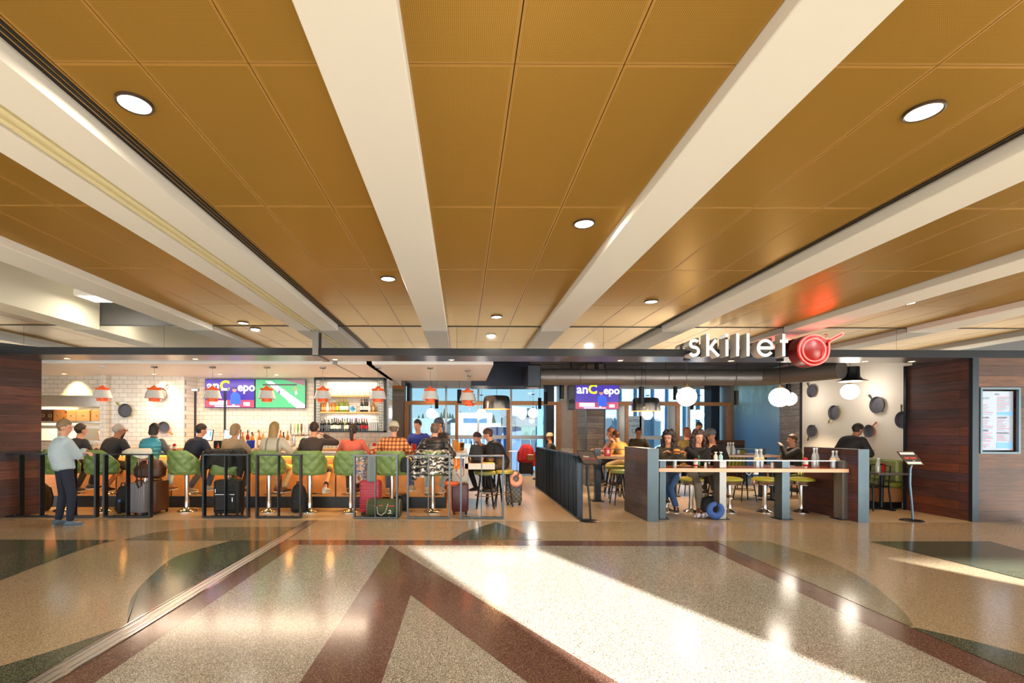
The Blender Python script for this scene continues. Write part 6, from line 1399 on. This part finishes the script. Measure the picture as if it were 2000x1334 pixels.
person('person with brown hair in an olive jacket seen from behind the curly-haired pair',(XD(1345,11.2),11.2),a=10,lean=8,s=.97,ph=.80,top=fab('olive_jkt','6a6238'),tt=.024,bottom=charc,hair='bob',hc='6a3c24',vox=.012,foot=[(-.1,.28,-.5),(.1,.28,-.5)])
person('standing waiter in a dark navy t-shirt before the right window bay',(XD(1366,13.4),13.4),a=150,lean=10,s=1.02,ph=.93,top=fab('navytee','1e2638'),tt=.018,sleeve=.6,bottom=charc,hair='short',hc='2c201a',head=(0,14),vox=.012,skin=skinB,foot=[(-.1,0,-.87),(.1,.02,-.87)],hand=[(-.2,.2,.1),(.2,.2,.1)])
person('person in a dark jacket drinking from a cup at the taupe table',(XD(1553,11.0),11.05),a=84,lean=2,s=1.0,ph=.62,top=fab('dkolive','2a2622'),tt=.026,bottom=navyF,hair='short',hc='4a2e1e',head=(0,2),vox=.01,hand=[(-.05,.28,.50),(.1,.38,.12)],foot=[(-.1,.38,-.54),(.1,.38,-.54)],poleL=(-.5,.1,-.9))
lm=person('person in a black jacket leaning forward over a phone by the white wall',(XD(1650,9.35),9.45),a=-78,lean=44,s=1.02,ph=.98,top=mat('fabric_blk5','17181c',.8),tt=.030,bottom=mat('fabric_blk6','1b1b20',.8),hair='short',hc='241a16',head=(0,26),hand=[(-.06,.60,.10),(.10,.60,.10)],foot=[(-.12,.05,-.92),(.14,.1,-.92)],skin=skinB,curl=.8)
person('kitchen worker in a royal blue shirt reaching across inside the kitchen opening',(XD(228,12.2),12.2),a=70,lean=14,s=1,ph=.93,top=mat('fabric_kblue','23337c',.7),sleeve=.5,bottom=charc,hair='short',hc='1c1614',vox=.012,skin=skinB,hand=[(-.1,.48,.42),(.2,.3,.2)],foot=[(-.1,0,-.87),(.1,.02,-.87)],poleL=(-.3,.2,-.9))
# held things
def at(o,k): return PINFO[o.name]['wr'][k]
q=(at(wg,0)+at(wg,1))/2+Vector((0,-.08,.03)); o=root('burger',tuple(q)); tag(o,'burger held with both hands by the person with glasses','burger'); g=MB(); g.sph((0,0,.02),.06,.06,.035,18,8); g.build('bun_top',mat('bun','d08c3c',.5),o); g=MB(); g.lathe([(.062,-.012),(.064,.008),(.06,.012)],n=20); g.build('filling',mat('patty','5a2c1a',.7),o); g=MB(); g.lathe([(.05,-.035),(.06,-.012)],n=20); g.build('bun_bottom',mat('bun','d08c3c',.5),o)
q=(at(lm,0)+at(lm,1))/2+Vector((.09,0,.02)); o=root('smartphone',tuple(q),.3); tag(o,'dark smartphone held by the leaning person','phone'); g=MB(); g.bbox(-.075,.075,-.037,.037,-.004,.004,.002); g.build('body',tvB,o); g=MB(); g.box(-.07,.07,-.033,.033,.004,.0045); g.build('screen',scrW,o)
for px,d,l in ((1198,11.35,'under the person in the pink-beige top'),(1222,10.87,'under the person in the mustard sweater'),(1246,13.25,'under the person in the olive t-shirt'),(1403,9.97,'under the person in the grey cap'),(1345,11.2,'under the person in the olive jacket')): extra_stool(px,d,l)
metal_chair(XD(1077,14.5),14.5,PI/2+PI/2+.2,'black metal chair under the person in the tan cap')
metal_chair(XD(1553,11.0)+.02,11.05,-PI/2,'black metal chair under the person drinking from a cup')
# ================= luggage =================
wheelM=mat('wheel_black','161616',.5)
def suitcase(name,x,y,w,d,h,m,lab,rz=0,rib=None,handle=0,hm=None,tilt=0,trim_=None,cat='suitcase'):
    o=root(name,(x,y,0),rz); tag(o,lab,cat); b_=.035
    if tilt: o.rotation_euler=(0,tilt,rz); o.location.z=abs(math.sin(tilt))*w/2*.6
    g=MB(); z0=.05
    g.loft([((0,0,z),(1,0,0),(0,1,0),w/2-i_,d/2-i_) for z,i_ in ((z0,.03),(z0+.012,.008),(z0+.04,0),(h-.04,0),(h-.012,.008),(h,.03))],40,6)
    o_s=g.build('shell',m,o)
    if rib=='v':
        g=MB(); n=9
        for k in range(n): xx=-w/2+.04+(w-.08)*k/(n-1); g.bbox(xx-.008,xx+.008,-d/2-.006,-d/2+.01,z0+.05,h-.05,.003)
        g.build('rib_panel',m,o)
    if rib=='h':
        g=MB(); n=11
        for k in range(n): zz=z0+.06+(h-z0-.12)*k/(n-1); g.bbox(-w/2-.004,w/2+.004,-d/2-.006,d/2+.006,zz-.010,zz+.010,.004)
        g.build('rib_panel',m,o)
    if rib=='p':
        g=MB(); g.bbox(-w/2+.04,w/2-.06,-d/2-.025,-d/2+.01,z0+.05,h-.22,.02); g.bbox(-w/2+.05,w/2-.1,-d/2-.02,-d/2+.01,h-.2,h-.06,.012); g.build('front_pocket',m,o)
        g=MB(); g.box(-w/2+.05,w/2-.07,-d/2-.028,-d/2-.024,h-.235,h-.23).box(w/2-.11,w/2-.10,-d/2-.032,-d/2-.024,h-.35,h-.28).box(-w/2+.055,-w/2+.062,-d/2-.03,-d/2-.02,h-.2,h-.14); g.build('zips',chrome,o)
    for a_ in (-1,1):
        for b2 in (-1,1):
            g=MB(); g.rod((a_*(w/2-.045)-.012,b2*(d/2-.035),.026),(a_*(w/2-.045)+.012,b2*(d/2-.035),.026),.026,n=14); g.box(a_*(w/2-.045)-.02,a_*(w/2-.045)+.02,b2*(d/2-.035)-.016,b2*(d/2-.035)+.016,.03,.06); g.build('wheel',wheelM if trim_ is None else trim_,o)
    g=MB(); g.tube([(-.07,0,h-.005),(-.06,0,h+.03),(.06,0,h+.03),(.07,0,h-.005)],.009,8); g.build('top_handle',wheelM,o)
    if handle:
        g=MB(); hd=d/2-.03
        for q in (-1,1): g.rod((q*.075,hd,h-.01),(q*.075,hd,h+handle),.009,n=8)
        g.bbox(-.095,.095,hd-.014,hd+.014,h+handle,h+handle+.028,.006); g.build('telescopic_handle',hm or steel,o)
    return o
def PXW(px,d): return XD(px,d)
greyS=mat('grey_shell','77757c',.35); brownL=mat('brown_leather','4a2a18',.45,noise=.2,nscale=18); blk=mat('black_nylon','16171b',.7,noise=.15,nscale=60)
rose=mat('rose_metal','c07a6a',.3,.8)
suitcase('suitcase',PXW(271,8.2),8.22,.33,.24,.56,greyS,'grey vertically ribbed suitcase with rose handle behind the second railing',rib='v',handle=.36,hm=rose)
suitcase('suitcase',PXW(299,8.3),8.42,.22,.40,.58,brownL,'brown leather suitcase right behind the grey ribbed one')
suitcase('suitcase',PXW(450,8.25),8.22,.44,.27,.61,blk,'upright black fabric suitcase with front pocket',rz=.06,rib='p')
suitcase('suitcase',PXW(727,8.45),8.35,.34,.26,.60,mat('red_shell','a8243a',.3),'red horizontally ribbed suitcase behind the green duffel',rib='h',tilt=0)
suitcase('suitcase',PXW(899,8.5),8.5,.30,.30,.54,mat('maroon_shell','4e1c26',.35),'maroon hard suitcase under a grey tote at the end of the bar',rib=None,handle=.42)
# patterned
m,nt,b=newmat('patterned_shell'); v=vecmap(nt,'xz'); mp=N(nt,'ShaderNodeMapping'); mp.inputs['Rotation'].default_value=(0,0,PI/4); mp.inputs['Scale'].default_value=(16,16,1); nt.links.new(v,mp.inputs[0]); ck=N(nt,'ShaderNodeTexBrick'); ck.offset=0; ck.inputs['Scale'].default_value=1; ck.inputs['Brick Width'].default_value=1; ck.inputs['Row Height'].default_value=1; ck.inputs['Mortar Size'].default_value=.1; ck.inputs['Color1'].default_value=rgb('6f7270'); ck.inputs['Color2'].default_value=rgb('5c5f5e'); ck.inputs['Mortar'].default_value=rgb('26292a'); nt.links.new(mp.outputs[0],ck.inputs['Vector']); nt.links.new(ck.outputs['Color'],b.inputs['Base Color']); b.inputs['Roughness'].default_value=.4
ps=suitcase('suitcase',PXW(1003,9.6),9.55,.32,.24,.62,m,'grey diamond-patterned suitcase with a pink neck pillow',handle=.42)
def neck_pillow(loc,r,t,m,lab,rot=(0,0,0)):
    g=MB(); pts=[(r*math.cos(math.radians(k)),0,r*math.sin(math.radians(k))) for k in range(-240,61,15)]; pts=[(a_,b_,c_) for a_,b_,c_ in pts]
    rs=[t*(.75+.25*math.sin(PI*i/(len(pts)-1))) for i in range(len(pts))]; g.tube(pts,rs,14); 
    for p_,r_ in ((pts[0],rs[0]),(pts[-1],rs[-1])): g.sph(p_,r_,n=14,m=8)
    o=g.build('neck_pillow',m); o.location=loc; o.rotation_euler=rot; return tag(o,lab,'pillow')
neck_pillow((PXW(1008,9.4),9.40,.52),.105,.055,mat('pink_plush','d09a8c',.9),'pink neck pillow hung on the patterned suitcase',(0,.5,0))
# red coat on far suitcase
fs_=suitcase('suitcase',PXW(1028,16),16.0,.46,.28,.66,blk,'black suitcase under a red coat by the far window')
g=MB(); g.loft([((0,0,z),(1,0,0),(0,1,0),a_,b_) for z,a_,b_ in ((.42,.26,.17),(.5,.30,.19),(.68,.25,.18),(.9,.2,.15),(1.02,.12,.1))],20,2.3); g.tube([(-.1,-.05,.98),(-.24,-.12,.75),(-.27,-.12,.48)],.06,10); g.tube([(.12,-.05,.95),(.24,-.12,.72),(.25,-.12,.3)],.06,10)
o=bake(g,'red_coat',mat('red_wool','a8141c',.8),None,.014,2); o.location=(PXW(1028,16),16.0,0); tag(o,'red coat piled over the black suitcase by the far window','coat')
o=root('crossbody_bag',(PXW(1036,15.7),15.72,.62)); tag(o,'small brown crossbody bag hanging on the red coat','bag'); g=MB(); g.bbox(-.11,.11,-.04,.04,-.12,.08,.02); g.build('pouch',mat('tan_leather','8a5a34',.5),o); g=MB(); g.tube([(-.1,0,.08),(-.12,-.02,.3),(-.02,.0,.42),(.06,0,.3),(.1,0,.08)],.008,6); g.build('strap',brownL,o)
# leather duffel over suitcases, tote etc
g=MB(); g.loft([((0,0,z),(1,0,0),(0,1,0),a_,b_) for z,a_,b_ in ((0,.20,.13),(.03,.24,.16),(.16,.25,.16),(.26,.2,.12),(.31,.16,.08))],24,3)
o=bake(g,'weekender_bag',brownL,None,.012,2); o.location=(PXW(288,8.35),8.43,.625); tag(o,'soft brown leather weekender bag stacked on the brown suitcase','bag')
g=MB(); g.loft([((0,0,z),(1,0,0),(0,1,0),a_,b_) for z,a_,b_ in ((0,.10,.05),(.1,.14,.08),(.16,.15,.09))],16,2.6); o=g.build('shopping_bag',mat('green_print','4c7a3a',.6,noise=.5,nscale=14)); o.location=(PXW(262,8.3),8.45,.95); tag(o,'green printed shopping bag on top of the leather weekender','bag')
g=MB(); g.tube([(-.04,0,0),(-.035,-.03,-.2),(-.02,-.04,-.36),(.01,-.04,-.42),(.05,-.04,-.38),(.04,-.03,-.18),(.0,0,.0)],.012,8); o=g.build('strap_bundle',blk); o.location=(PXW(272,8.1),8.12,.90); tag(o,'black strap looped over the rose luggage handle','strap')
def softbag(name,px,d,w,dp,h,m,lab,cat='bag',z=0,strap=True,rz=0,pock=True):
    o=root(name,(PXW(px,d),d,z),rz); tag(o,lab,cat)
    g=MB(); g.loft([((0,.02*math.sin(zz*3),zz*h),(1,0,0),(0,1,0),w/2*a_,dp/2*b_) for zz,a_,b_ in ((0,.72,.7),(.06,.95,.95),(.35,1,1),(.7,.92,.85),(.9,.72,.6),(1,.4,.3))],24,2.8); bake(g,'body',m,o,.01,2)
    if pock: g=MB(); g.bbox(-w*.32,w*.32,-dp/2-.03,-dp/2+.03,h*.08,h*.48,.03); g.build('pocket',m,o)
    if strap:
        for q in (-1,1): g=MB(); g.tube([(q*w*.2,-dp*.1,h*.92),(q*w*.28,dp*.45,h*.8),(q*w*.32,dp*.62,h*.45),(q*w*.3,dp*.5,h*.1)],.014,8); g.build('shoulder_strap',m,o)
        g=MB(); g.tube([(-.04,0,h*.97),(-.03,0,h+.05),(.03,0,h+.05),(.04,0,h*.97)],.01,8); g.build('grab_loop',m,o)
    return o
softbag('backpack',241,8.55,.24,.2,.46,blk,'black backpack slumped between the bald person and the ribbed suitcase')
softbag('backpack',584,8.6,.28,.2,.49,blk,'black backpack on the floor left of the stool of the brown t-shirt','bag')
o=root('water_bottle',(PXW(233,8.35),8.36,0)); tag(o,'blue-capped bottle standing by the slumped black backpack','bottle'); g=MB(); g.lathe([(.03,0),(.032,.02),(.032,.16),(.02,.19),(.018,.2)],n=14); g.build('bottle_body',blk,o); g=MB(); g.lathe([(.022,.2),(.022,.24),(.0001,.245)],n=14); g.build('cap',mat('cap_sky','2a7ac8',.4),o)
softbag('black_bag',82,8.62,.22,.25,.50,blk,'tall black bag against the left plank wall')
softbag('handbag',787,8.85,.26,.2,.30,blk,'black leather bag on the floor right of the duffel',strap=False)
# duffel
gD=mat('duffel_green','3f4a2c',.75,noise=.2,nscale=30); o=root('duffel_bag',(PXW(750,8.1),8.16,0),-.04); tag(o,'green duffel bag with grey handles and orange zip pulls','bag')
g=MB(); Mx=rotm(0,PI/2,0); pr=[(.06,-.29),(.13,-.285),(.155,-.25),(.16,0),(.155,.25),(.13,.285),(.06,.29)]; g.lathe(pr,(0,0,0),32,T(0,0,.152)@Mx,sx=.98,sy=.85); g.build('body',gD,o)
g=MB(); 
for q in (-.02,): g.tube([(-.10,-.14,.20),(-.08,-.155,.08),(-.02,-.16,.05),(.05,-.155,.10),(.09,-.14,.24)],.011,8)
g.build('handle',mat('webbing_grey','9a9684',.8),o)
g=MB(); g.box(-.16,-.12,-.145,-.13,.2,.212).box(-.06,0,-.145,-.13,.205,.215).box(.10,.2,-.146,-.13,.2,.21); g.build('zip_pulls',mat('zip_orange','e8501c',.5),o)
for q in (-.27,.27): g=MB(); g.tube([(q,.135*math.cos(t)*.85,.152+.135*math.sin(t)) for t in [k*PI/10 for k in range(20)]],.006,6,True); g.build('piping',mat('webbing_grey','9a9684',.8),o)
lw=mat('logo_white','f0f0ea',.6); Mx_=Matrix(((1,0,0,0),(0,0,-1,0),(0,1,0,0),(0,0,0,1)))
g=MB(); g.tube([(.12+.018*math.cos(t),-.142,.115+.018*math.sin(t)) for t in [k*PI/8-1.9 for k in range(13)]],.006,6); g.build('round_logo',lw,o); g=MB(); g.box(.085,.155,-.142,-.138,.078,.086); g.build('logo_line',lw,o)
# grey garment hanging, silver pouch
g=MB(); g.loft([((0,0,z),(1,0,0),(0,1,0),a_,b_) for z,a_,b_ in ((.56,.06,.02),(.6,.075,.035),(.8,.07,.03),(1.0,.055,.02))],18,2.4); o=bake(g,'grey_garment',mat('grey_cloth','7d8a8c',.85),None,.009,2); o.location=(PXW(727,8.3),8.2,.02); tag(o,'grey cloth garment draped down onto the red suitcase','garment')
# tote on maroon suitcase
o=root('tote_bag',(PXW(899,8.3),8.38,.575)); tag(o,'pale grey canvas tote with orange rope handles on the maroon suitcase','bag')
g=MB(); g.loft([((0,0,z),(1,0,0),(0,1,0),a_,b_) for z,a_,b_ in ((0,.13,.08),(.03,.15,.09),(.16,.14,.08),(.22,.12,.04))],22,3); bake(g,'body',mat('canvas_grey','b0aaa0',.85),o,.01,2)
g=MB(); g.tube([(-.06,-.07,.18),(-.07,-.09,.26),(0,-.09,.31),(.07,-.09,.25),(.06,-.08,.12),(0,-.09,.06),(-.06,-.08,.14)],.008,8); g.build('rope_handle',mat('rope_orange','b8521c',.7),o)
g=MB(); g.loft([((0,0,z),(1,0,0),(0,1,0),a_,b_) for z,a_,b_ in ((0,.08,.06),(.04,.13,.08),(.08,.1,.06))],16,2.2); o=g.build('orange_cloth',mat('orange_cloth','d8622a',.8)); o.location=(PXW(882,8.35),8.35,.50); tag(o,'orange cloth tucked beside the tote','cloth')
# bag on lowered counter with bottle
softbag('sling_backpack',931,9.05,.26,.16,.34,blk,'black sling backpack standing on the lowered counter',z=.858)
bottle(XD(921,9.2),9.32,.858,.40,.032,gB,mat('label_dark','5a6470',.5),'k','tall dark bottle standing behind the sling backpack','',)
# blue pack under communal table
o=softbag('backpack',1388,8.35,.34,.26,.34,mat('black_blue_print','14161c',.7,noise=.4,nscale=12),'black printed backpack on the floor under the communal table')
neck_pillow((PXW(1395,8.05),8.0,.16),.10,.055,mat('blue_plush','3a5a9c',.85),'blue neck pillow resting against the backpack under the communal table',(0,.3,0))
g=MB(); rn=random.Random(2)
for k in range(22): g.sph((rn.uniform(-.12,.12),rn.uniform(-.06,.06),.02+rn.uniform(0,.07)),rn.uniform(.015,.03),n=8,m=6)
o=g.build('crumpled_scarf',mat('white_purple','b8b0bc',.85,noise=.5,nscale=30)); o.location=(PXW(1365,8.1),8.06,0); tag(o,'crumpled white and lilac scarf beside the blue neck pillow','scarf')
# handbag hanging at stool end
o=softbag('hanging_bag',793,8.3,.2,.12,.26,blk,'black handbag hanging left of the silver puffer jacket',z=.74,strap=False,pock=False); g=MB(); g.tube([(.03,0,.24),(.08,.02,.34),(.14,.04,.37)],.008,6); g.build('strap',blk,o)
# ================= things on tables =================
redK=mat('ketchup_red','c01616',.3); 
def ketchup(x,y,z,lab,s=1):
    o=root('ketchup_bottle',(x,y,z)); tag(o,lab,'bottle'); g=MB(); g.lathe([(.028*s,.02*s),(.034*s,.03*s),(.036*s,.10*s),(.030*s,.13*s),(.018*s,.15*s)],n=18); g.build('body',redK,o); g=MB(); g.lathe([(.0235*s,0),(.027*s,.03*s)],n=18); g.build('cap',labW,o); g=MB(); g.lathe([(.0375*s,.05*s),(.0375*s,.10*s)],n=18,cap=False); g.build('label_wrap',labW,o)
def shaker(x,y,z,m,lab): 
    o=root('shaker',(x,y,z)); tag(o,lab,'shaker'); g=MB(); g.lathe([(.0001,0),(.021,0),(.019,.07)],n=12); g.build('glass_body',m,o); g=MB(); g.lathe([(.02,.07),(.018,.09),(.0001,.092)],n=12); g.build('metal_cap',steel,o)
carM=mat('carafe_glass','a9b2b4',.06,spec=1)
def carafe(x,y,z,lab,nap=None,h=.26):
    o=root('water_carafe',(x,y,z)); tag(o,lab,'carafe','glass water carafes'); g=MB(); g.lathe([(.0001,0),(.038,0),(.040,.12*h/.26),(.03,.17*h/.26),(.015,.20*h/.26),(.016,h)],n=16); g.build('glass_body',carM,o); g=MB(); g.lathe([(.018,h-.02),(.018,h+.008),(.0001,h+.01)],n=12); g.build('stopper',mat('stopper_pale','c8d4d8',.4),o)
    if nap: g=MB(); g.lathe([(.03,h*.62),(.055,h*.45),(.05,h*.43)],n=8,cap=False); g.build('paper_tag',mat('paper_tag','d8c09a',.7),o)
zt2=.853; TX=lambda px,d=8.25:XD(px,d)
ketchup(TX(1359,8.12),8.12,zt2,'red ketchup bottle beside the green-capped bottle on the communal table')
bottle(TX(1368,8.15),8.2,zt2,.20,.024,mat('soda_green','2a6a3a',.1),mat('label_green','2c8a4a',.5),'g','small green-capped soda bottle on the communal table','','soft')
tumbler(TX(1318,8.1),8.1,zt2,.13,.034,'glass of dark soda beside the burger on the communal table','')
o=root('dinner_plate',(TX(1338,8.2),8.25,zt2)); tag(o,'white plate of fries on the communal table','plate'); g=MB(); g.lathe([(.0001,.004),(.07,.004),(.12,.018),(.118,.022),(.07,.009),(.0001,.009)],n=32,cap=False); g.build('plate_body',mat('mug_white','f2f0ea',.3),o)
g=MB(); rn=random.Random(1)
for k in range(60): a_=rn.uniform(0,6.3); r_=rn.uniform(0,.07); c_=Vector((r_*math.cos(a_),r_*math.sin(a_),.012+rn.uniform(0,.05)*(1-r_/.08))); d_=Vector((rn.uniform(-1,1),rn.uniform(-1,1),rn.uniform(-.3,.3))).normalized()*.03; g.rod(c_-d_,c_+d_,.004,n=5)
o=g.build('french_fries',mat('fries','e0a030',.6)); o.location=(TX(1338,8.2),8.25,zt2+.008); tag(o,'heap of golden fries on the white plate','food',None,'stuff')
shaker(TX(1378,8.12),8.12,zt2,labW,'salt shaker left of the pepper shaker near the ketchup'); shaker(TX(1385,8.12),8.12,zt2,mat('pepper','3a3430',.6),'pepper shaker near the ketchup bottle')
for px,l in ((1403,'left pump bottle with pale label on the communal table shelf'),(1413,'right pump bottle with blue label on the communal table shelf')):
    o=root('pump_bottle',(TX(px,7.98),8.06,.984)); tag(o,l,'bottle'); g=MB(); g.lathe([(.03,0),(.032,.06),(.02,.09),(.01,.1),(.01,.12)],n=14); g.build('body',mat('pump_pale' if px<1410 else 'pump_blue','d8d0bc' if px<1410 else 'a9cdd4',.4),o); g=MB(); g.box(-.018,.018,-.02,.012,.12,.135); g.build('pump_head',labW,o)
for k,(px,d) in enumerate(((1479,8.15),(1487,8.2),(1477,8.3),(1485,8.34))): carafe(TX(px,d),d,zt2,'clear water carafe in the cluster of four left of the middle-right post','y' if k<2 else None,.30)
shaker(TX(1508,8.15),8.15,zt2,labW,'salt shaker right of the carafe cluster')
for k,(px,d) in enumerate(((1555,8.8),(1561,8.85))): carafe(TX(px,d)-.0,8.35+.06*k,zt2,'tall clear carafe behind the white-labelled ketchup bottle',None,.32)
ketchup(TX(1573,8.15),8.15,zt2,'ketchup bottle with a large white label, right part of the communal table',1.15)
for k,(px,d) in enumerate(((1627,8.15),(1634,8.2))): carafe(TX(px,d),d,zt2,'clear carafe with paper tag beside the right partition','y',.28)
# outlets under table
g=MB(); g.bbox(-.04,.04,-.02,.02,-.05,0,.006); o=g.build('power_outlet',labW); o.location=(TX(1476,8.1),8.1,.79); tag(o,'white power outlet under the communal table edge','outlet')
g=MB(); g.tube([(-.07,0,0),(-.07,-.01,-.03),(-.03,-.01,-.055),(.01,0,-.03),(.015,0,0)],.005,6); o=g.build('charging_cable',labW); o.location=(TX(1466,8.05),8.05,.79); tag(o,'white cable looping under the communal table','cable')
# high table bottles
for k,(px,d) in enumerate(((1422,10.7),(1427,10.8),(1432,10.7))): carafe(XD(px,d),d,.95,'clear carafe in the row of three on the far high table','' ,.26)
for k,(px,l) in enumerate(((1441,'left'),(1447,'right'))): 
    o=root('condiment_caddy',(XD(px,10.8),10.95,.95)); tag(o,'wire condiment caddy on the far high table, '+l+' one','caddy'); g=MB(); g.bbox(-.05,.05,-.04,.04,0,.1,.005); g.build('rack',mat('caddy_grey','8a8c88',.4,.5),o)
o=root('condiment_caddy',(XD(1187,10.0),10.0,.95)); tag(o,'red condiment holder on the high table left of the partition','caddy'); g=MB(); g.bbox(-.06,.06,-.04,.04,0,.17,.008); g.build('holder',redK,o); g=MB(); g.box(-.025,.025,-.042,-.04,.05,.12); g.build('label_panel',labW,o)
carafe(XD(1710,9.25),9.2,.70,'clear carafe on the bistro table, left one'); carafe(XD(1721,9.2),9.25,.70,'clear carafe on the bistro table, right one')
o=root('table_card',(XD(1730,9.25),9.3,.70)); tag(o,'small red menu card on the bistro table','card'); g=MB(); g.bbox(-.03,.03,-.01,.01,0,.16,.002); g.build('card_body',redK,o)
# bar counter things
zb_=1.045
g=MB(); g.bbox(-.075,.075,-.006,.006,0,.22,.002); o=g.build('menu_folder',mat('menu_royal','1a3fc8',.4)); o.location=(XD(486,9.15),9.2,zb_+.0); o.rotation_euler=(-.25,0,.1); tag(o,'royal blue menu held up at the bar by the person in tan','menu')
o=root('wine_glass',(XD(370,9.2),9.2,zb_)); tag(o,'wine glass of red wine right of the person in the navy hoodie','glass'); g=MB(); g.lathe([(.032,0),(.004,.006),(.004,.07),(.03,.10),(.036,.14),(.03,.17)],n=18,cap=False); g.build('bowl_and_stem',tg_,o); g=MB(); g.lathe([(.0001,.082),(.028,.1),(.033,.125),(.0001,.126)],n=16,cap=False); g.build('wine',mat('red_wine','4a1418',.2),o)
bottle(XD(426,9.15),9.15,zb_,.17,.022,mat('hot_sauce','c8502c',.2),labK,'g','orange hot sauce bottle with green cap on the bar','','soft')
for k,(px,l) in enumerate(((311,'left'),(319,'middle'),(329,'right'))): tumbler(XD(px,9.25),9.25,zb_,.12,.034,'clear glass on the bar right of the teal vest, '+l+' one of three','glasses on the bar counter')
tumbler(XD(180,9.25),9.25,zb_,.13,.034,'glass with amber drink left of the bald person','')
ketchup(XD(341,9.15),9.15,zb_,'ketchup bottle left of the navy hoodie on the bar'); ketchup(XD(541,9.2),9.2,zb_,'ketchup bottle left of the brown t-shirt on the bar'); ketchup(XD(731,9.2),9.2,zb_,'ketchup bottle left of the plaid shirt on the bar',1.15)
g=MB(); g.lathe([(.03,0),(.036,.02),(.04,.15),(.042,.155)],n=18); o=g.build('red_cup',redK); o.location=(XD(809,9.3),9.3,zb_); tag(o,'tall red cup left of the black quilted jacket','cup')
o=root('paper_sleeve',(XD(888,9.4),9.35,zb_)); tag(o,'tall kraft paper sleeve on the bar end','box'); g=MB(); g.bbox(-.05,.05,-.03,.03,0,.24,.004); g.build('sleeve_body',kraft,o)
g=MB(); g.lathe([(.03,0),(.036,.18)],n=16); o=g.build('juice_glass',mat('orange_juice','e8921c',.2)); o.location=(XD(896,9.6),9.6,zb_); tag(o,'glass of orange juice beside the kraft sleeve','glass')
g=MB(); g.lathe([(.05,0),(.11,.05),(.13,.07),(.12,.07),(.05,.01),(.0001,.01)],n=28,cap=False); o=g.build('serving_bowl',mat('wood_bowl','a5794e',.5)); o.location=(-.12,9.75,zb_); tag(o,'shallow wooden bowl on the bar return','bowl')
o=root('takeout_cup',(-.02,10.25,zb_)); tag(o,'dark paper fry cup with yellow rim on the bar return','cup'); g=MB(); g.lathe([(.04,0),(.055,.15)],n=18); g.build('cup_body',mat('cup_black','1c1c1c',.6),o); g=MB(); g.lathe([(.052,.15),(.058,.165),(.0001,.17)],n=18); g.build('rim_fill',mat('fries','e0a030',.6),o)
bottle(-.15,10.4,zb_,.22,.03,mat('soda_green','2a6a3a',.1),labW,'g','green-capped bottle behind the dark fry cup','','soft')
g=MB(); g.bbox(-.1,.1,-.006,.006,0,.19,.003); o=g.build('tablet_computer',tvB); o.location=(-.42,10.0,zb_+.0); o.rotation_euler=(.5,0,.6); tag(o,'dark tablet leaning on the bar return','tablet')
